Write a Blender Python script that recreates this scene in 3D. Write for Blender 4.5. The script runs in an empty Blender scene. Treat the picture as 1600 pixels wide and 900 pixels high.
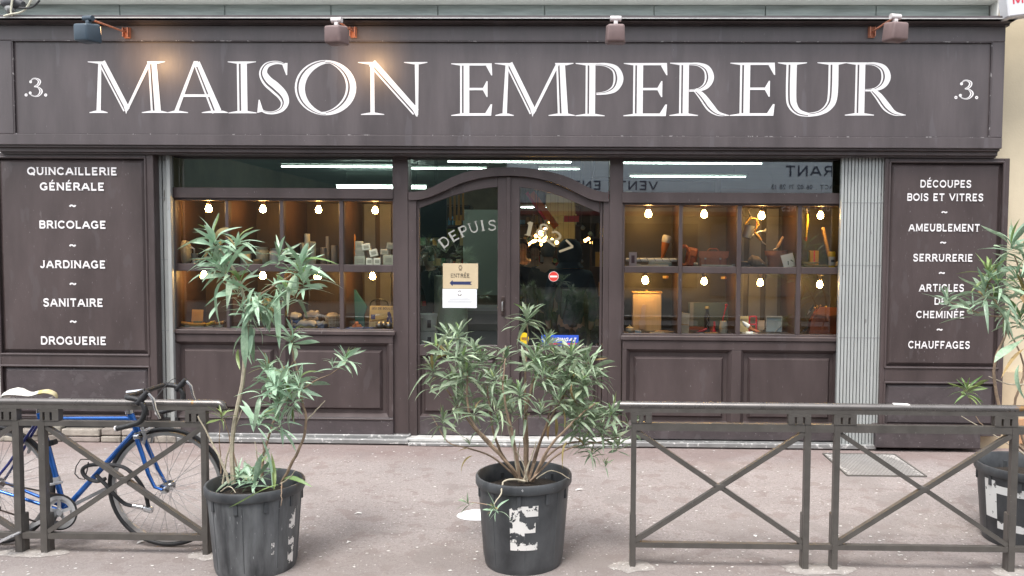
import bpy, bmesh, math, random
from mathutils import Vector, Matrix
R = math.radians
random.seed(7)
scn = bpy.context.scene
col = scn.collection

# ---------------------------------------------------------------- camera
CAM = Vector((0.0, -6.8, 1.68)); FPX = 1256.0; PXC, PYC = 900.0, 450.0
YAW, PIT, ROL = 0.019, math.atan(0.05), 0.0065
fw = Vector((-math.sin(YAW)*math.cos(PIT), math.cos(YAW)*math.cos(PIT), -math.sin(PIT)))
r0 = Vector((math.cos(YAW), math.sin(YAW), 0)); u0_ = r0.cross(fw)
RV = math.cos(ROL)*r0 + math.sin(ROL)*u0_
UV = math.cos(ROL)*u0_ - math.sin(ROL)*r0
cd = bpy.data.cameras.new('camera'); cam = bpy.data.objects.new('camera', cd); col.objects.link(cam)
cam.matrix_world = Matrix(((RV.x, UV.x, -fw.x, CAM.x), (RV.y, UV.y, -fw.y, CAM.y), (RV.z, UV.z, -fw.z, CAM.z), (0, 0, 0, 1)))
cd.sensor_width = 36; cd.lens = FPX/1600*36; cd.shift_x = -(PXC-800)/1600
cd.clip_start = 0.05; cd.clip_end = 500
scn.camera = cam

# ---------------------------------------------------------------- light
world = bpy.data.worlds.new('World'); scn.world = world; world.use_nodes = True
wn = world.node_tree; wn.nodes.clear()
sky = wn.nodes.new('ShaderNodeTexSky'); sky.sky_type = 'NISHITA'; sky.sun_disc = False
SUN_EL, SUN_AZ = R(62), R(200)
sky.sun_elevation = SUN_EL; sky.sun_rotation = SUN_AZ; sky.air_density = 1.0; sky.dust_density = 2.5
hs = wn.nodes.new('ShaderNodeHueSaturation'); hs.inputs['Saturation'].default_value = 0.30
bg = wn.nodes.new('ShaderNodeBackground'); bg.inputs['Strength'].default_value = 0.15
wo = wn.nodes.new('ShaderNodeOutputWorld')
wn.links.new(sky.outputs[0], hs.inputs['Color']); wn.links.new(hs.outputs[0], bg.inputs['Color']); wn.links.new(bg.outputs[0], wo.inputs['Surface'])
sl = bpy.data.lights.new('sun', 'SUN'); sl.energy = 1.0; sl.angle = R(18); sl.color = (1, 0.97, 0.93)
so = bpy.data.objects.new('sun', sl); col.objects.link(so)
sd = Vector((math.sin(SUN_AZ)*math.cos(SUN_EL), math.cos(SUN_AZ)*math.cos(SUN_EL), math.sin(SUN_EL)))
so.rotation_euler = (-sd).to_track_quat('-Z', 'Y').to_euler(); so.location = sd*30
scn.view_settings.view_transform = 'Standard'; scn.view_settings.look = 'None'
scn.view_settings.exposure = 1.5; scn.view_settings.gamma = 1
scn.cycles.max_bounces = 8; scn.cycles.transparent_max_bounces = 12
scn.cycles.caustics_reflective = False; scn.cycles.caustics_refractive = False
scn.cycles.sample_clamp_indirect = 4.0

# ---------------------------------------------------------------- helpers
def P(u, v, y=0.0):
    """point at depth y that the camera sees at pixel (u,v) of the photograph"""
    d = fw + RV*((u-PXC)/FPX) - UV*((v-PYC)/FPX)
    return CAM + d*((y-CAM.y)/d.y)
def G(u, v, z=0.0):
    d = fw + RV*((u-PXC)/FPX) - UV*((v-PYC)/FPX)
    return CAM + d*((z-CAM.z)/d.z)
def rect(u0, v0, u1, v1, y):
    a, b, c, d = P(u0, v0, y), P(u1, v0, y), P(u1, v1, y), P(u0, v1, y)
    return ((a.x+d.x)/2, (b.x+c.x)/2, (c.z+d.z)/2, (a.z+b.z)/2)   # x0,x1,z0,z1
def X(u, y=0.0, v=430): return P(u, v, y).x
def Z(v, y=0.0, u=800): return P(u, v, y).z

def tag(o, label=None, cat=None, group=None, kind=None):
    if label: o['label'] = label
    if cat: o['category'] = cat
    if group: o['group'] = group
    if kind: o['kind'] = kind
    return o
def empty(name, loc=(0, 0, 0), rot=(0, 0, 0), label=None, cat=None, group=None, parent=None):
    o = bpy.data.objects.new(name, None); col.objects.link(o); o.location = loc; o.rotation_euler = rot
    o.empty_display_size = 0.1
    if parent: o.parent = parent
    return tag(o, label, cat, group)
def children(o): return [c for c in bpy.data.objects if c.parent == o]
def copy_tree(o, parent=None):
    c = o.copy(); col.objects.link(c); c.parent = parent
    for ch in list(o.children): copy_tree(ch, c)
    return c

class MB:
    def __init__(s): s.v = []; s.f = []; s.sm = []
    def add(s, vs, fs, smooth=False):
        n = len(s.v); s.v += [tuple(p) for p in vs]; s.f += [tuple(i+n for i in f) for f in fs]; s.sm += [smooth]*len(fs); return s
    def box(s, x0, x1, y0, y1, z0, z1):
        if x0 > x1: x0, x1 = x1, x0
        if y0 > y1: y0, y1 = y1, y0
        if z0 > z1: z0, z1 = z1, z0
        return s.add([(x0,y0,z0),(x1,y0,z0),(x1,y1,z0),(x0,y1,z0),(x0,y0,z1),(x1,y0,z1),(x1,y1,z1),(x0,y1,z1)],
              [(0,3,2,1),(4,5,6,7),(0,1,5,4),(1,2,6,5),(2,3,7,6),(3,0,4,7)])
    def obox(s, c, sx, sy, sz, rot=None, bev=0.0):
        M = rot if rot is not None else Matrix.Identity(3)
        bm = bmesh.new(); bmesh.ops.create_cube(bm, size=1)
        for v in bm.verts: v.co = Vector((v.co.x*sx, v.co.y*sy, v.co.z*sz))
        if bev > 0: bmesh.ops.bevel(bm, geom=list(bm.edges), offset=bev, segments=2, affect='EDGES', profile=0.5)
        vs = [Vector(c) + M @ v.co for v in bm.verts]; bm.verts.index_update()
        fs = [[v.index for v in f.verts] for f in bm.faces]; bm.free()
        return s.add(vs, fs)
    def bar(s, a, b, w, h, up=(0, 0, 1)):
        a, b = Vector(a), Vector(b); d = (b-a).normalized(); upv = Vector(up)
        sx = d.cross(upv)
        if sx.length < 1e-4: sx = d.cross(Vector((0, 1, 0)))
        sx.normalize(); sz = sx.cross(d)
        vs = []
        for p in (a, b):
            for i, j in ((-1,-1),(1,-1),(1,1),(-1,1)): vs.append(p + sx*(i*w/2) + sz*(j*h/2))
        return s.add(vs, [(0,1,2,3),(7,6,5,4),(0,4,5,1),(1,5,6,2),(2,6,7,3),(3,7,4,0)])
    def tube(s, pts, r, n=8, cap=True, closed=False):
        pts = [Vector(p) for p in pts]; k = len(pts)
        rs = r if isinstance(r, (list, tuple)) else [r]*k
        vs = []; fs = []; prev = None
        for i, p in enumerate(pts):
            if closed: d = pts[(i+1) % k] - pts[i-1]
            else: d = pts[min(i+1, k-1)] - pts[max(i-1, 0)]
            d = d.normalized() if d.length > 1e-9 else Vector((0, 0, 1))
            if prev is None:
                a = d.cross(Vector((0, 0, 1)))
                if a.length < 0.05: a = d.cross(Vector((0, 1, 0)))
            else: a = prev - d*prev.dot(d)
            a.normalize(); prev = a; b = d.cross(a)
            for j in range(n):
                t = 2*math.pi*j/n; vs.append(p + (a*math.cos(t) + b*math.sin(t))*rs[i])
        m = k if closed else k-1
        for i in range(m):
            i2 = (i+1) % k
            for j in range(n):
                j2 = (j+1) % n; fs.append((i*n+j, i2*n+j, i2*n+j2, i*n+j2))
        if cap and not closed:
            fs.append(tuple(range(n))); fs.append(tuple((k-1)*n + j for j in reversed(range(n))))
        return s.add(vs, fs, True)
    def lathe(s, prof, c=(0, 0, 0), n=16, M=None, a0=0, a1=2*math.pi):
        c = Vector(c); full = abs(a1-a0-2*math.pi) < 1e-6; vs = []; fs = []
        m = n if full else n+1
        for r_, z_ in prof:
            for j in range(m):
                t = a0 + (a1-a0)*j/n; q = Vector((r_*math.cos(t), r_*math.sin(t), z_))
                vs.append(c + (M @ q if M is not None else q))
        for i in range(len(prof)-1):
            for j in range(n):
                j2 = (j+1) % m if full else j+1
                fs.append((i*m+j, i*m+j2, (i+1)*m+j2, (i+1)*m+j))
        return s.add(vs, fs, True)
    def prism(s, poly, y0, y1):
        """poly of (x,z), extruded along y"""
        n = len(poly); vs = [(x, y0, z) for x, z in poly] + [(x, y1, z) for x, z in poly]
        fs = [tuple(range(n)), tuple(reversed(range(n, 2*n)))] + [(i, (i+1) % n + 0, (i+1) % n + n, i+n) for i in range(n)]
        return s.add(vs, fs)
    def build(s, name, m, parent=None, smooth=None, recalc=True):
        me = bpy.data.meshes.new(name); me.from_pydata(s.v, [], s.f)
        me.polygons.foreach_set('use_smooth', s.sm if smooth is None else [smooth]*len(s.f))
        if recalc:
            bm = bmesh.new(); bm.from_mesh(me); bmesh.ops.recalc_face_normals(bm, faces=bm.faces); bm.to_mesh(me); bm.free()
        if any(s.sm) or smooth:
            try: me.set_sharp_from_angle(angle=R(40))
            except Exception: pass
        if m: me.materials.append(m)
        o = bpy.data.objects.new(name, me); col.objects.link(o)
        if parent: o.parent = parent
        return o
def bevel(o, w=0.004, seg=1):
    me = o.data; bm = bmesh.new(); bm.from_mesh(me)
    bmesh.ops.remove_doubles(bm, verts=bm.verts, dist=1e-5)
    ed = [e for e in bm.edges if len(e.link_faces) == 2 and e.calc_face_angle(0) > R(30)]
    bmesh.ops.bevel(bm, geom=ed, offset=w, segments=seg, affect='EDGES', profile=0.6, clamp_overlap=True)
    bm.to_mesh(me); bm.free(); return o

# ---------------------------------------------------------------- materials
def srgb(r, g, b):
    f = lambda c: (c/255/12.92 if c/255 <= 0.04045 else ((c/255+0.055)/1.055)**2.4)
    return (f(r), f(g), f(b))
def mat(name, c, rough=0.5, metal=0.0, var=0.0, scale=8, c2=None, bump=0.0, bscale=60, stretch=(1, 1, 1), coat=0.0, rvar=0.0, emit=None, estr=0,
        specks=None, objrand=0.0, spec=0.5):
    m = bpy.data.materials.new(name); m.use_nodes = True; t = m.node_tree; N = t.nodes; L = t.links
    b = N['Principled BSDF']; b.inputs['Roughness'].default_value = rough; b.inputs['Metallic'].default_value = metal
    b.inputs['Base Color'].default_value = (*c, 1); b.inputs['Coat Weight'].default_value = coat
    b.inputs['Specular IOR Level'].default_value = spec
    if emit: b.inputs['Emission Color'].default_value = (*emit, 1); b.inputs['Emission Strength'].default_value = estr
    tc = N.new('ShaderNodeTexCoord'); mp = N.new('ShaderNodeMapping'); mp.inputs['Scale'].default_value = stretch
    L.new(tc.outputs['Object'], mp.inputs['Vector'])
    out = None
    if var > 0 or c2:
        nz = N.new('ShaderNodeTexNoise'); nz.inputs['Scale'].default_value = scale; nz.inputs['Detail'].default_value = 6; nz.inputs['Roughness'].default_value = 0.62
        L.new(mp.outputs[0], nz.inputs['Vector'])
        mr = N.new('ShaderNodeMapRange'); mr.inputs['From Min'].default_value = 0.33; mr.inputs['From Max'].default_value = 0.67
        L.new(nz.outputs['Fac'], mr.inputs['Value'])
        mx = N.new('ShaderNodeMix'); mx.data_type = 'RGBA'
        ca = tuple(x*(1-var) for x in c); cb = c2 if c2 else tuple(min(1, x*(1+var)) for x in c)
        mx.inputs['A'].default_value = (*ca, 1); mx.inputs['B'].default_value = (*cb, 1)
        L.new(mr.outputs[0], mx.inputs['Factor']); out = mx.outputs['Result']
        if rvar > 0:
            rr = N.new('ShaderNodeMapRange'); rr.inputs['To Min'].default_value = max(0, rough-rvar); rr.inputs['To Max'].default_value = min(1, rough+rvar)
            L.new(nz.outputs['Fac'], rr.inputs['Value']); L.new(rr.outputs[0], b.inputs['Roughness'])
    if specks:
        for (sc_, th, cc, amt) in specks:
            vz = N.new('ShaderNodeTexNoise'); vz.inputs['Scale'].default_value = sc_; vz.inputs['Detail'].default_value = 3
            L.new(mp.outputs[0], vz.inputs['Vector'])
            gt = N.new('ShaderNodeMapRange'); gt.inputs['From Min'].default_value = th; gt.inputs['From Max'].default_value = th+0.03; gt.inputs['To Max'].default_value = amt
            L.new(vz.outputs['Fac'], gt.inputs['Value'])
            m2 = N.new('ShaderNodeMix'); m2.data_type = 'RGBA'; m2.inputs['B'].default_value = (*cc, 1)
            if out: L.new(out, m2.inputs['A'])
            else: m2.inputs['A'].default_value = (*c, 1)
            L.new(gt.outputs[0], m2.inputs['Factor']); out = m2.outputs['Result']
    if objrand > 0:
        oi = N.new('ShaderNodeObjectInfo'); h = N.new('ShaderNodeHueSaturation')
        vr = N.new('ShaderNodeMapRange'); vr.inputs['To Min'].default_value = 1-objrand; vr.inputs['To Max'].default_value = 1+objrand
        hr = N.new('ShaderNodeMapRange'); hr.inputs['To Min'].default_value = 0.47; hr.inputs['To Max'].default_value = 0.53
        wn_ = N.new('ShaderNodeMath'); wn_.operation = 'FRACT'; ml = N.new('ShaderNodeMath'); ml.operation = 'MULTIPLY'; ml.inputs[1].default_value = 37.7
        L.new(oi.outputs['Random'], ml.inputs[0]); L.new(ml.outputs[0], wn_.inputs[0]); L.new(wn_.outputs[0], hr.inputs['Value'])
        L.new(oi.outputs['Random'], vr.inputs['Value']); L.new(vr.outputs[0], h.inputs['Value']); L.new(hr.outputs[0], h.inputs['Hue'])
        if out: L.new(out, h.inputs['Color'])
        else: h.inputs['Color'].default_value = (*c, 1)
        out = h.outputs[0]
    if out: L.new(out, b.inputs['Base Color'])
    if bump > 0:
        bn = N.new('ShaderNodeTexNoise'); bn.inputs['Scale'].default_value = bscale; bn.inputs['Detail'].default_value = 5
        L.new(mp.outputs[0], bn.inputs['Vector']); bp = N.new('ShaderNodeBump'); bp.inputs['Strength'].default_value = bump; bp.inputs['Distance'].default_value = 0.01
        L.new(bn.outputs['Fac'], bp.inputs['Height']); L.new(bp.outputs[0], b.inputs['Normal'])
    return m
M = {}
M['brown'] = mat('brown_paint', (0.059,0.0435,0.0425), 0.42, var=0.22, scale=2.2, stretch=(1.6,1,0.5), bump=0.10, bscale=26, rvar=0.14,
                 specks=[(60, 0.72, (0.30,0.28,0.28), 0.6), (5.5, 0.64, (0.085,0.072,0.073), 0.35), (16, 0.72, (0.16,0.14,0.14), 0.35)])
M['fascia'] = mat('fascia_paint', (0.078,0.065,0.067), 0.40, var=0.22, scale=1.7, stretch=(2.6,1,0.45), bump=0.08, bscale=20, rvar=0.14,
                 specks=[(70, 0.74, (0.34,0.32,0.32), 0.6), (3.2, 0.66, (0.12,0.11,0.12), 0.30)])
M['brown_dirty'] = mat('worn_brown_paint', (0.058,0.046,0.048), 0.55, var=0.2, scale=5, bump=0.2, bscale=40,
                 specks=[(13, 0.60, (0.11,0.098,0.10), 0.30), (55, 0.70, (0.33,0.31,0.30), 0.6)])
M['dark'] = mat('dark_gap', (0.012,0.011,0.011), 0.7)
M['white'] = mat('white_letter_paint', (0.74,0.715,0.715), 0.5, var=0.04, scale=20)
M['offwhite'] = mat('off_white_paint', (0.62,0.62,0.60), 0.6, var=0.1, scale=6)
M['board'] = mat('green_grey_board', (0.27,0.31,0.30), 0.8, var=0.22, scale=9, stretch=(0.35,1,4), bump=0.5, bscale=40)
M['ledge'] = mat('pale_render', (0.60,0.61,0.58), 0.8, var=0.07, scale=3, bump=0.2)
M['cream'] = mat('cream_wall', (0.58,0.50,0.36), 0.85, var=0.06, scale=2, bump=0.15)
M['creambase'] = mat('beige_wall_base', (0.50,0.40,0.27), 0.85, var=0.1, scale=3, bump=0.15)
M['orange'] = mat('orange_plinth', (0.42,0.24,0.13), 0.85, var=0.12, scale=5)
M['shutter'] = mat('grey_green_metal', (0.335,0.35,0.34), 0.5, metal=0.0, var=0.12, scale=3, stretch=(1,1,0.4), specks=[(30, 0.70, (0.10,0.09,0.08), 0.6)])
M['shutter2'] = mat('grey_metal_dirty', (0.30,0.31,0.30), 0.55, metal=0.0, var=0.2, scale=4, stretch=(2,1,0.3), specks=[(14, 0.66, (0.08,0.07,0.06), 0.8)])
M['stone'] = mat('footing_stone', (0.25,0.22,0.19), 0.9, var=0.25, scale=9, bump=0.5, bscale=50, objrand=0.2)
M['strip'] = mat('threshold_metal', (0.25,0.25,0.245), 0.5, metal=0.3, var=0.18, scale=8, specks=[(25, 0.6, (0.65,0.64,0.62), 0.7)])
M['barrier'] = mat('barrier_paint', (0.080,0.073,0.066), 0.38, var=0.15, scale=12, bump=0.05, rvar=0.1, specks=[(90, 0.72, (0.30,0.29,0.27), 0.5)])
M['rail'] = mat('worn_rail', (0.16,0.148,0.14), 0.28, metal=0.6, var=0.12, scale=9, rvar=0.1, specks=[(11, 0.68, (0.32,0.17,0.05), 0.8)])
M['pot'] = mat('black_plastic_pot', (0.030,0.032,0.036), 0.45, var=0.3, scale=4.5, c2=(0.085,0.09,0.095), bump=0.15, bscale=18, stretch=(1,1,0.6), specks=[(60, 0.73, (0.4,0.4,0.4), 0.6)])
M['potdusty'] = mat('dusty_black_pot', (0.036,0.038,0.042), 0.6, var=0.3, scale=6, c2=(0.15,0.155,0.16), bump=0.15, bscale=18, stretch=(1.6,1.6,0.35), specks=[(60, 0.70, (0.4,0.4,0.4), 0.6)])
M['soil'] = mat('dark_soil', (0.030,0.022,0.016), 0.95, var=0.4, scale=40, bump=1.0, bscale=70)
M['bulb'] = mat('glowing_glass', (1,0.8,0.5), 0.3, emit=(1,0.56,0.17), estr=58)
M['silver'] = mat('dull_silver', (0.50,0.50,0.51), 0.38, metal=0.45, var=0.12, scale=40)
M['bluemetal'] = mat('blue_frame_paint', (0.018,0.12,0.44), 0.22, metal=0.5, var=0.1, scale=20, coat=0.6)
M['purple'] = mat('dark_blue_stay_paint', (0.03,0.04,0.22), 0.25, metal=0.4, coat=0.5)
M['chrome'] = mat('chrome', (0.62,0.62,0.63), 0.22, metal=1.0, var=0.1, scale=30)
M['rimalu'] = mat('aluminium_rim', (0.50,0.50,0.50), 0.35, metal=0.9)
M['rubber'] = mat('black_rubber', (0.018,0.018,0.020), 0.6, var=0.2, scale=30)
M['tape'] = mat('black_bar_tape', (0.018,0.018,0.019), 0.5, bump=0.4, bscale=90)
M['steel'] = mat('steel_ball', (0.45,0.45,0.44), 0.3, metal=0.9)
M['caseback'] = mat('warm_case_back', (0.082,0.052,0.038), 0.5, var=0.15, scale=5, stretch=(3,1,0.4))
M['caseback2'] = mat('olive_case_back', (0.078,0.066,0.052), 0.45, var=0.15, scale=4)
M['greyboard'] = mat('pale_grey_slat', (0.20,0.20,0.21), 0.6, var=0.1, scale=6)
M['casewood'] = mat('case_partition_wood', (0.070,0.036,0.024), 0.45, var=0.2, scale=6, stretch=(4,1,0.5))
M['caseshelf'] = mat('dark_shelf', (0.045,0.038,0.036), 0.4, var=0.15, scale=8)
M['sockw'] = mat('pale_socket', (0.50,0.42,0.32), 0.5)
M['copper'] = mat('copper_arm', (0.50,0.20,0.12), 0.5, metal=0.3, var=0.15, scale=30)
M['lampblue'] = mat('slate_blue_lamp', (0.040,0.062,0.085), 0.42, var=0.1, scale=12)
M['lampbrown'] = mat('faded_brown_lamp', (0.17,0.115,0.11), 0.5, var=0.12, scale=14)
M['lampwhite'] = mat('chalky_white_knuckle', (0.60,0.56,0.55), 0.6, var=0.15, scale=60)
def simple(name, c, rough=0.5, **k):
    if name not in M: M[name] = mat(name, c, rough, **k)
    return M[name]

def glass_mat(name, tint=(0.93,0.96,0.95), refl=0.10):
    m = bpy.data.materials.new(name); m.use_nodes = True; t = m.node_tree; N = t.nodes; L = t.links; N.clear()
    tr = N.new('ShaderNodeBsdfTransparent'); tr.inputs[0].default_value = (*tint, 1)
    gl = N.new('ShaderNodeBsdfGlossy'); gl.inputs['Roughness'].default_value = 0.0; gl.inputs['Color'].default_value = (0.97,1,1,1)
    fr = N.new('ShaderNodeFresnel'); fr.inputs[0].default_value = 1.5
    ad = N.new('ShaderNodeMath'); ad.operation = 'ADD'; ad.inputs[1].default_value = refl; ad.use_clamp = True
    mx = N.new('ShaderNodeMixShader'); o = N.new('ShaderNodeOutputMaterial')
    L.new(fr.outputs[0], ad.inputs[0]); L.new(ad.outputs[0], mx.inputs[0]); L.new(tr.outputs[0], mx.inputs[1]); L.new(gl.outputs[0], mx.inputs[2]); L.new(mx.outputs[0], o.inputs[0])
    return m
M['glass'] = glass_mat('window_glass', refl=0.095)
M['transomglass'] = glass_mat('transom_glass', (0.74,0.84,0.80), refl=0.27)

# ---------------------------------------------------------------- lettering
def ribbon(mb, pts, ws, f, y, o0=-0.5, o1=0.5):
    """flat band along pts; o0..o1 is the slice of the width that is laid down; f maps (x,z) to world"""
    k = len(pts); L_ = []; R_ = []
    for i in range(k):
        a = pts[max(i-1, 0)]; b = pts[min(i+1, k-1)]
        dx, dz = b[0]-a[0], b[1]-a[1]; l = math.hypot(dx, dz) or 1
        nx, nz = -dz/l, dx/l; w = ws[i]
        L_.append((pts[i][0]+nx*w*o1, pts[i][1]+nz*w*o1)); R_.append((pts[i][0]+nx*w*o0, pts[i][1]+nz*w*o0))
    vs = [f(p[0], p[1], y) for p in L_ + R_]
    mb.add(vs, [(i, i+1, k+i+1, k+i) for i in range(k-1)])
def poly(mb, pts, f, y): mb.add([f(p[0], p[1], y) for p in pts], [tuple(range(len(pts)))])
def smooth_pts(pts, n=6):
    """catmull-rom through tuples of any length"""
    out = []; k = len(pts)
    for i in range(k-1):
        p0, p1, p2, p3 = pts[max(i-1, 0)], pts[i], pts[i+1], pts[min(i+2, k-1)]
        for j in range(n):
            t = j/n
            out.append(tuple(0.5*((2*b) + (-a+c)*t + (2*a-5*b+4*c-d)*t*t + (-a+3*b-3*c+d)*t**3) for a, b, c, d in zip(p0, p1, p2, p3)))
    out.append(tuple(pts[-1])); return out
def SB(x0, x1, a, b): return [(x0,0),(x1,0),(x1,.014),(b,.045),(a,.045),(x0,.014)]
def ST(x0, x1, a, b): return [(x0,1),(x0,.986),(a,.955),(b,.955),(x1,.986),(x1,1)]
# each glyph: width, polys, strokes (points (x,z,w), inline side: 0 plain, +1/-1)
BIG = {
 'M': (1.53, [ST(0,.33,.2,.34), SB(.01,.365,.13,.26), ST(1.15,1.5,1.17,1.37), SB(1.03,1.53,1.2,1.4), [(.68,.12),(.79,.17),(.725,-.02)]],
   [([(.235,.97,.06),(.19,.02,.085)],0), ([(.27,.99,.14),(.735,.06,.14)],-1), ([(.735,.05,.05),(1.2,.98,.06)],0), ([(1.255,.97,.165),(1.305,.02,.195)],-1)]),
 'A': (1.18, [SB(0,.4,.13,.22), SB(.67,1.18,.86,1.08), [(.5,.9),(.53,1.0),(.61,1.0),(.66,.88)]],
   [([(.55,.98,.05),(.165,.02,.075)],0), ([(.585,.97,.13),(.965,.02,.19)],-1), ([(.30,.335,.05),(.84,.335,.05)],0)]),
 'I': (.56, [ST(0,.56,.18,.38), SB(0,.56,.18,.38)], [([(.28,.98,.20),(.28,.02,.20)],-1)]),
 'S': (.66, [[(.55,.97),(.60,.97),(.59,.74),(.57,.74),(.50,.93)], [(.0,.02),(.03,.27),(.05,.27),(.12,.05)]],
   [(smooth_pts([(.58,.90,.03),(.48,.965,.05),(.34,.975,.07),(.19,.92,.11),(.125,.78,.16),(.2,.63,.20),(.35,.5,.22),(.49,.36,.20),(.54,.22,.16),(.475,.09,.10),(.33,.025,.06),(.17,.03,.05),(.06,.09,.04)]),-1)]),
 'O': (1.2, [], [([(0.6+(.60-w/2)*math.cos(a), .5+(.52-w/2)*math.sin(a), w) for a in [math.pi/2+math.pi*i/20 for i in range(21)] for w in [.05+.15*abs(math.cos(a+.12))]],-1),
                 ([(0.6+(.60-w/2)*math.cos(a), .5+(.52-w/2)*math.sin(a), w) for a in [-math.pi/2+math.pi*i/20 for i in range(21)] for w in [.05+.15*abs(math.cos(a+.12))]],+1)]),
 'N': (1.34, [ST(0,.36,.2,.36), SB(.05,.5,.22,.33), ST(.89,1.34,1.08,1.19), [(1.05,.1),(1.15,.25),(1.15,-.03),(1.12,-.03)]],
   [([(.275,.96,.07),(.275,.02,.085)],0), ([(.27,.985,.155),(1.115,.05,.15)],-1), ([(1.135,.97,.075),(1.135,.0,.05)],0)]),
 'E': (.80, [ST(0,.4,.18,.36), SB(0,.4,.18,.36), [(.79,.99),(.80,.77),(.78,.77),(.68,.95)], [(.71,.66),(.69,.66),(.62,.53),(.62,.49),(.69,.36),(.71,.36)], [(.77,.22),(.80,.22),(.78,0),(.66,.04)]],
   [([(.265,.98,.18),(.265,.02,.18)],-1), ([(.2,.978,.044),(.79,.978,.044)],0), ([(.34,.51,.045),(.66,.51,.045)],0), ([(.2,.025,.05),(.78,.025,.05)],0)]),
 'P': (.92, [ST(0,.4,.19,.37), SB(0,.56,.19,.38)],
   [([(.285,.98,.185),(.285,.02,.185)],-1), (smooth_pts([(.36,.975,.04),(.58,.965,.07),(.76,.88,.14),(.82,.70,.19),(.755,.53,.14),(.60,.445,.07),(.40,.42,.04)]),-1)]),
 'R': (1.17, [ST(0,.4,.18,.37), SB(0,.56,.19,.38), [(1.0,.05),(1.1,.0),(1.17,.0),(1.17,.015)]],
   [([(.28,.98,.185),(.28,.02,.185)],-1), (smooth_pts([(.36,.975,.04),(.56,.965,.07),(.72,.88,.14),(.775,.72,.18),(.71,.57,.13),(.56,.49,.06),(.38,.475,.04)]),-1),
    (smooth_pts([(.50,.49,.08),(.64,.36,.14),(.80,.16,.16),(.95,.045,.09),(1.12,.012,.03)]),-1)]),
 'U': (1.32, [ST(0,.56,.16,.37), ST(.76,1.32,.97,1.17)],
   [(smooth_pts([(.265,.98,.20),(.265,.38,.20),(.30,.19,.18),(.42,.06,.12),(.62,.01,.07)]),-1), (smooth_pts([(.60,.01,.07),(.82,.05,.09),(.99,.17,.15),(1.065,.38,.19),(1.07,.98,.19)]),+1)]),
}
def big_letter(ch, u0, v0, u1, v1, y, parent, m):
    w, polys, strokes = BIG[ch]
    a, b, c = P(u0, v1, y), P(u1, v1, y), P(u0, v0, y)
    def f(x, z, yy): return (a.x + (b.x-a.x)*x/w, yy, a.z + (b.z-a.z)*x/w + (c.z-a.z)*z)
    mb = MB(); e = 0
    for p in polys: poly(mb, p, f, y - e); e += 0.0002
    for pts, side in strokes:
        q = [(p[0], p[1]) for p in pts]; ws = [p[2] for p in pts]
        if side == 0: ribbon(mb, q, ws, f, y-e); e += 0.0002
        elif side == -1:
            ribbon(mb, q, ws, f, y-e, -0.5, -0.30); ribbon(mb, q, ws, f, y-e, -0.12, 0.5); e += 0.0002
        else:
            ribbon(mb, q, ws, f, y-e, 0.30, 0.5); ribbon(mb, q, ws, f, y-e, -0.5, 0.12); e += 0.0002
    return mb.build('letter', m, parent, recalc=False)

def arc(cx, cy, rx, ry, a0, a1, n=12): return [(cx+rx*math.cos(R(a0+(a1-a0)*i/n)), cy+ry*math.sin(R(a0+(a1-a0)*i/n))) for i in range(n+1)]
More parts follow.
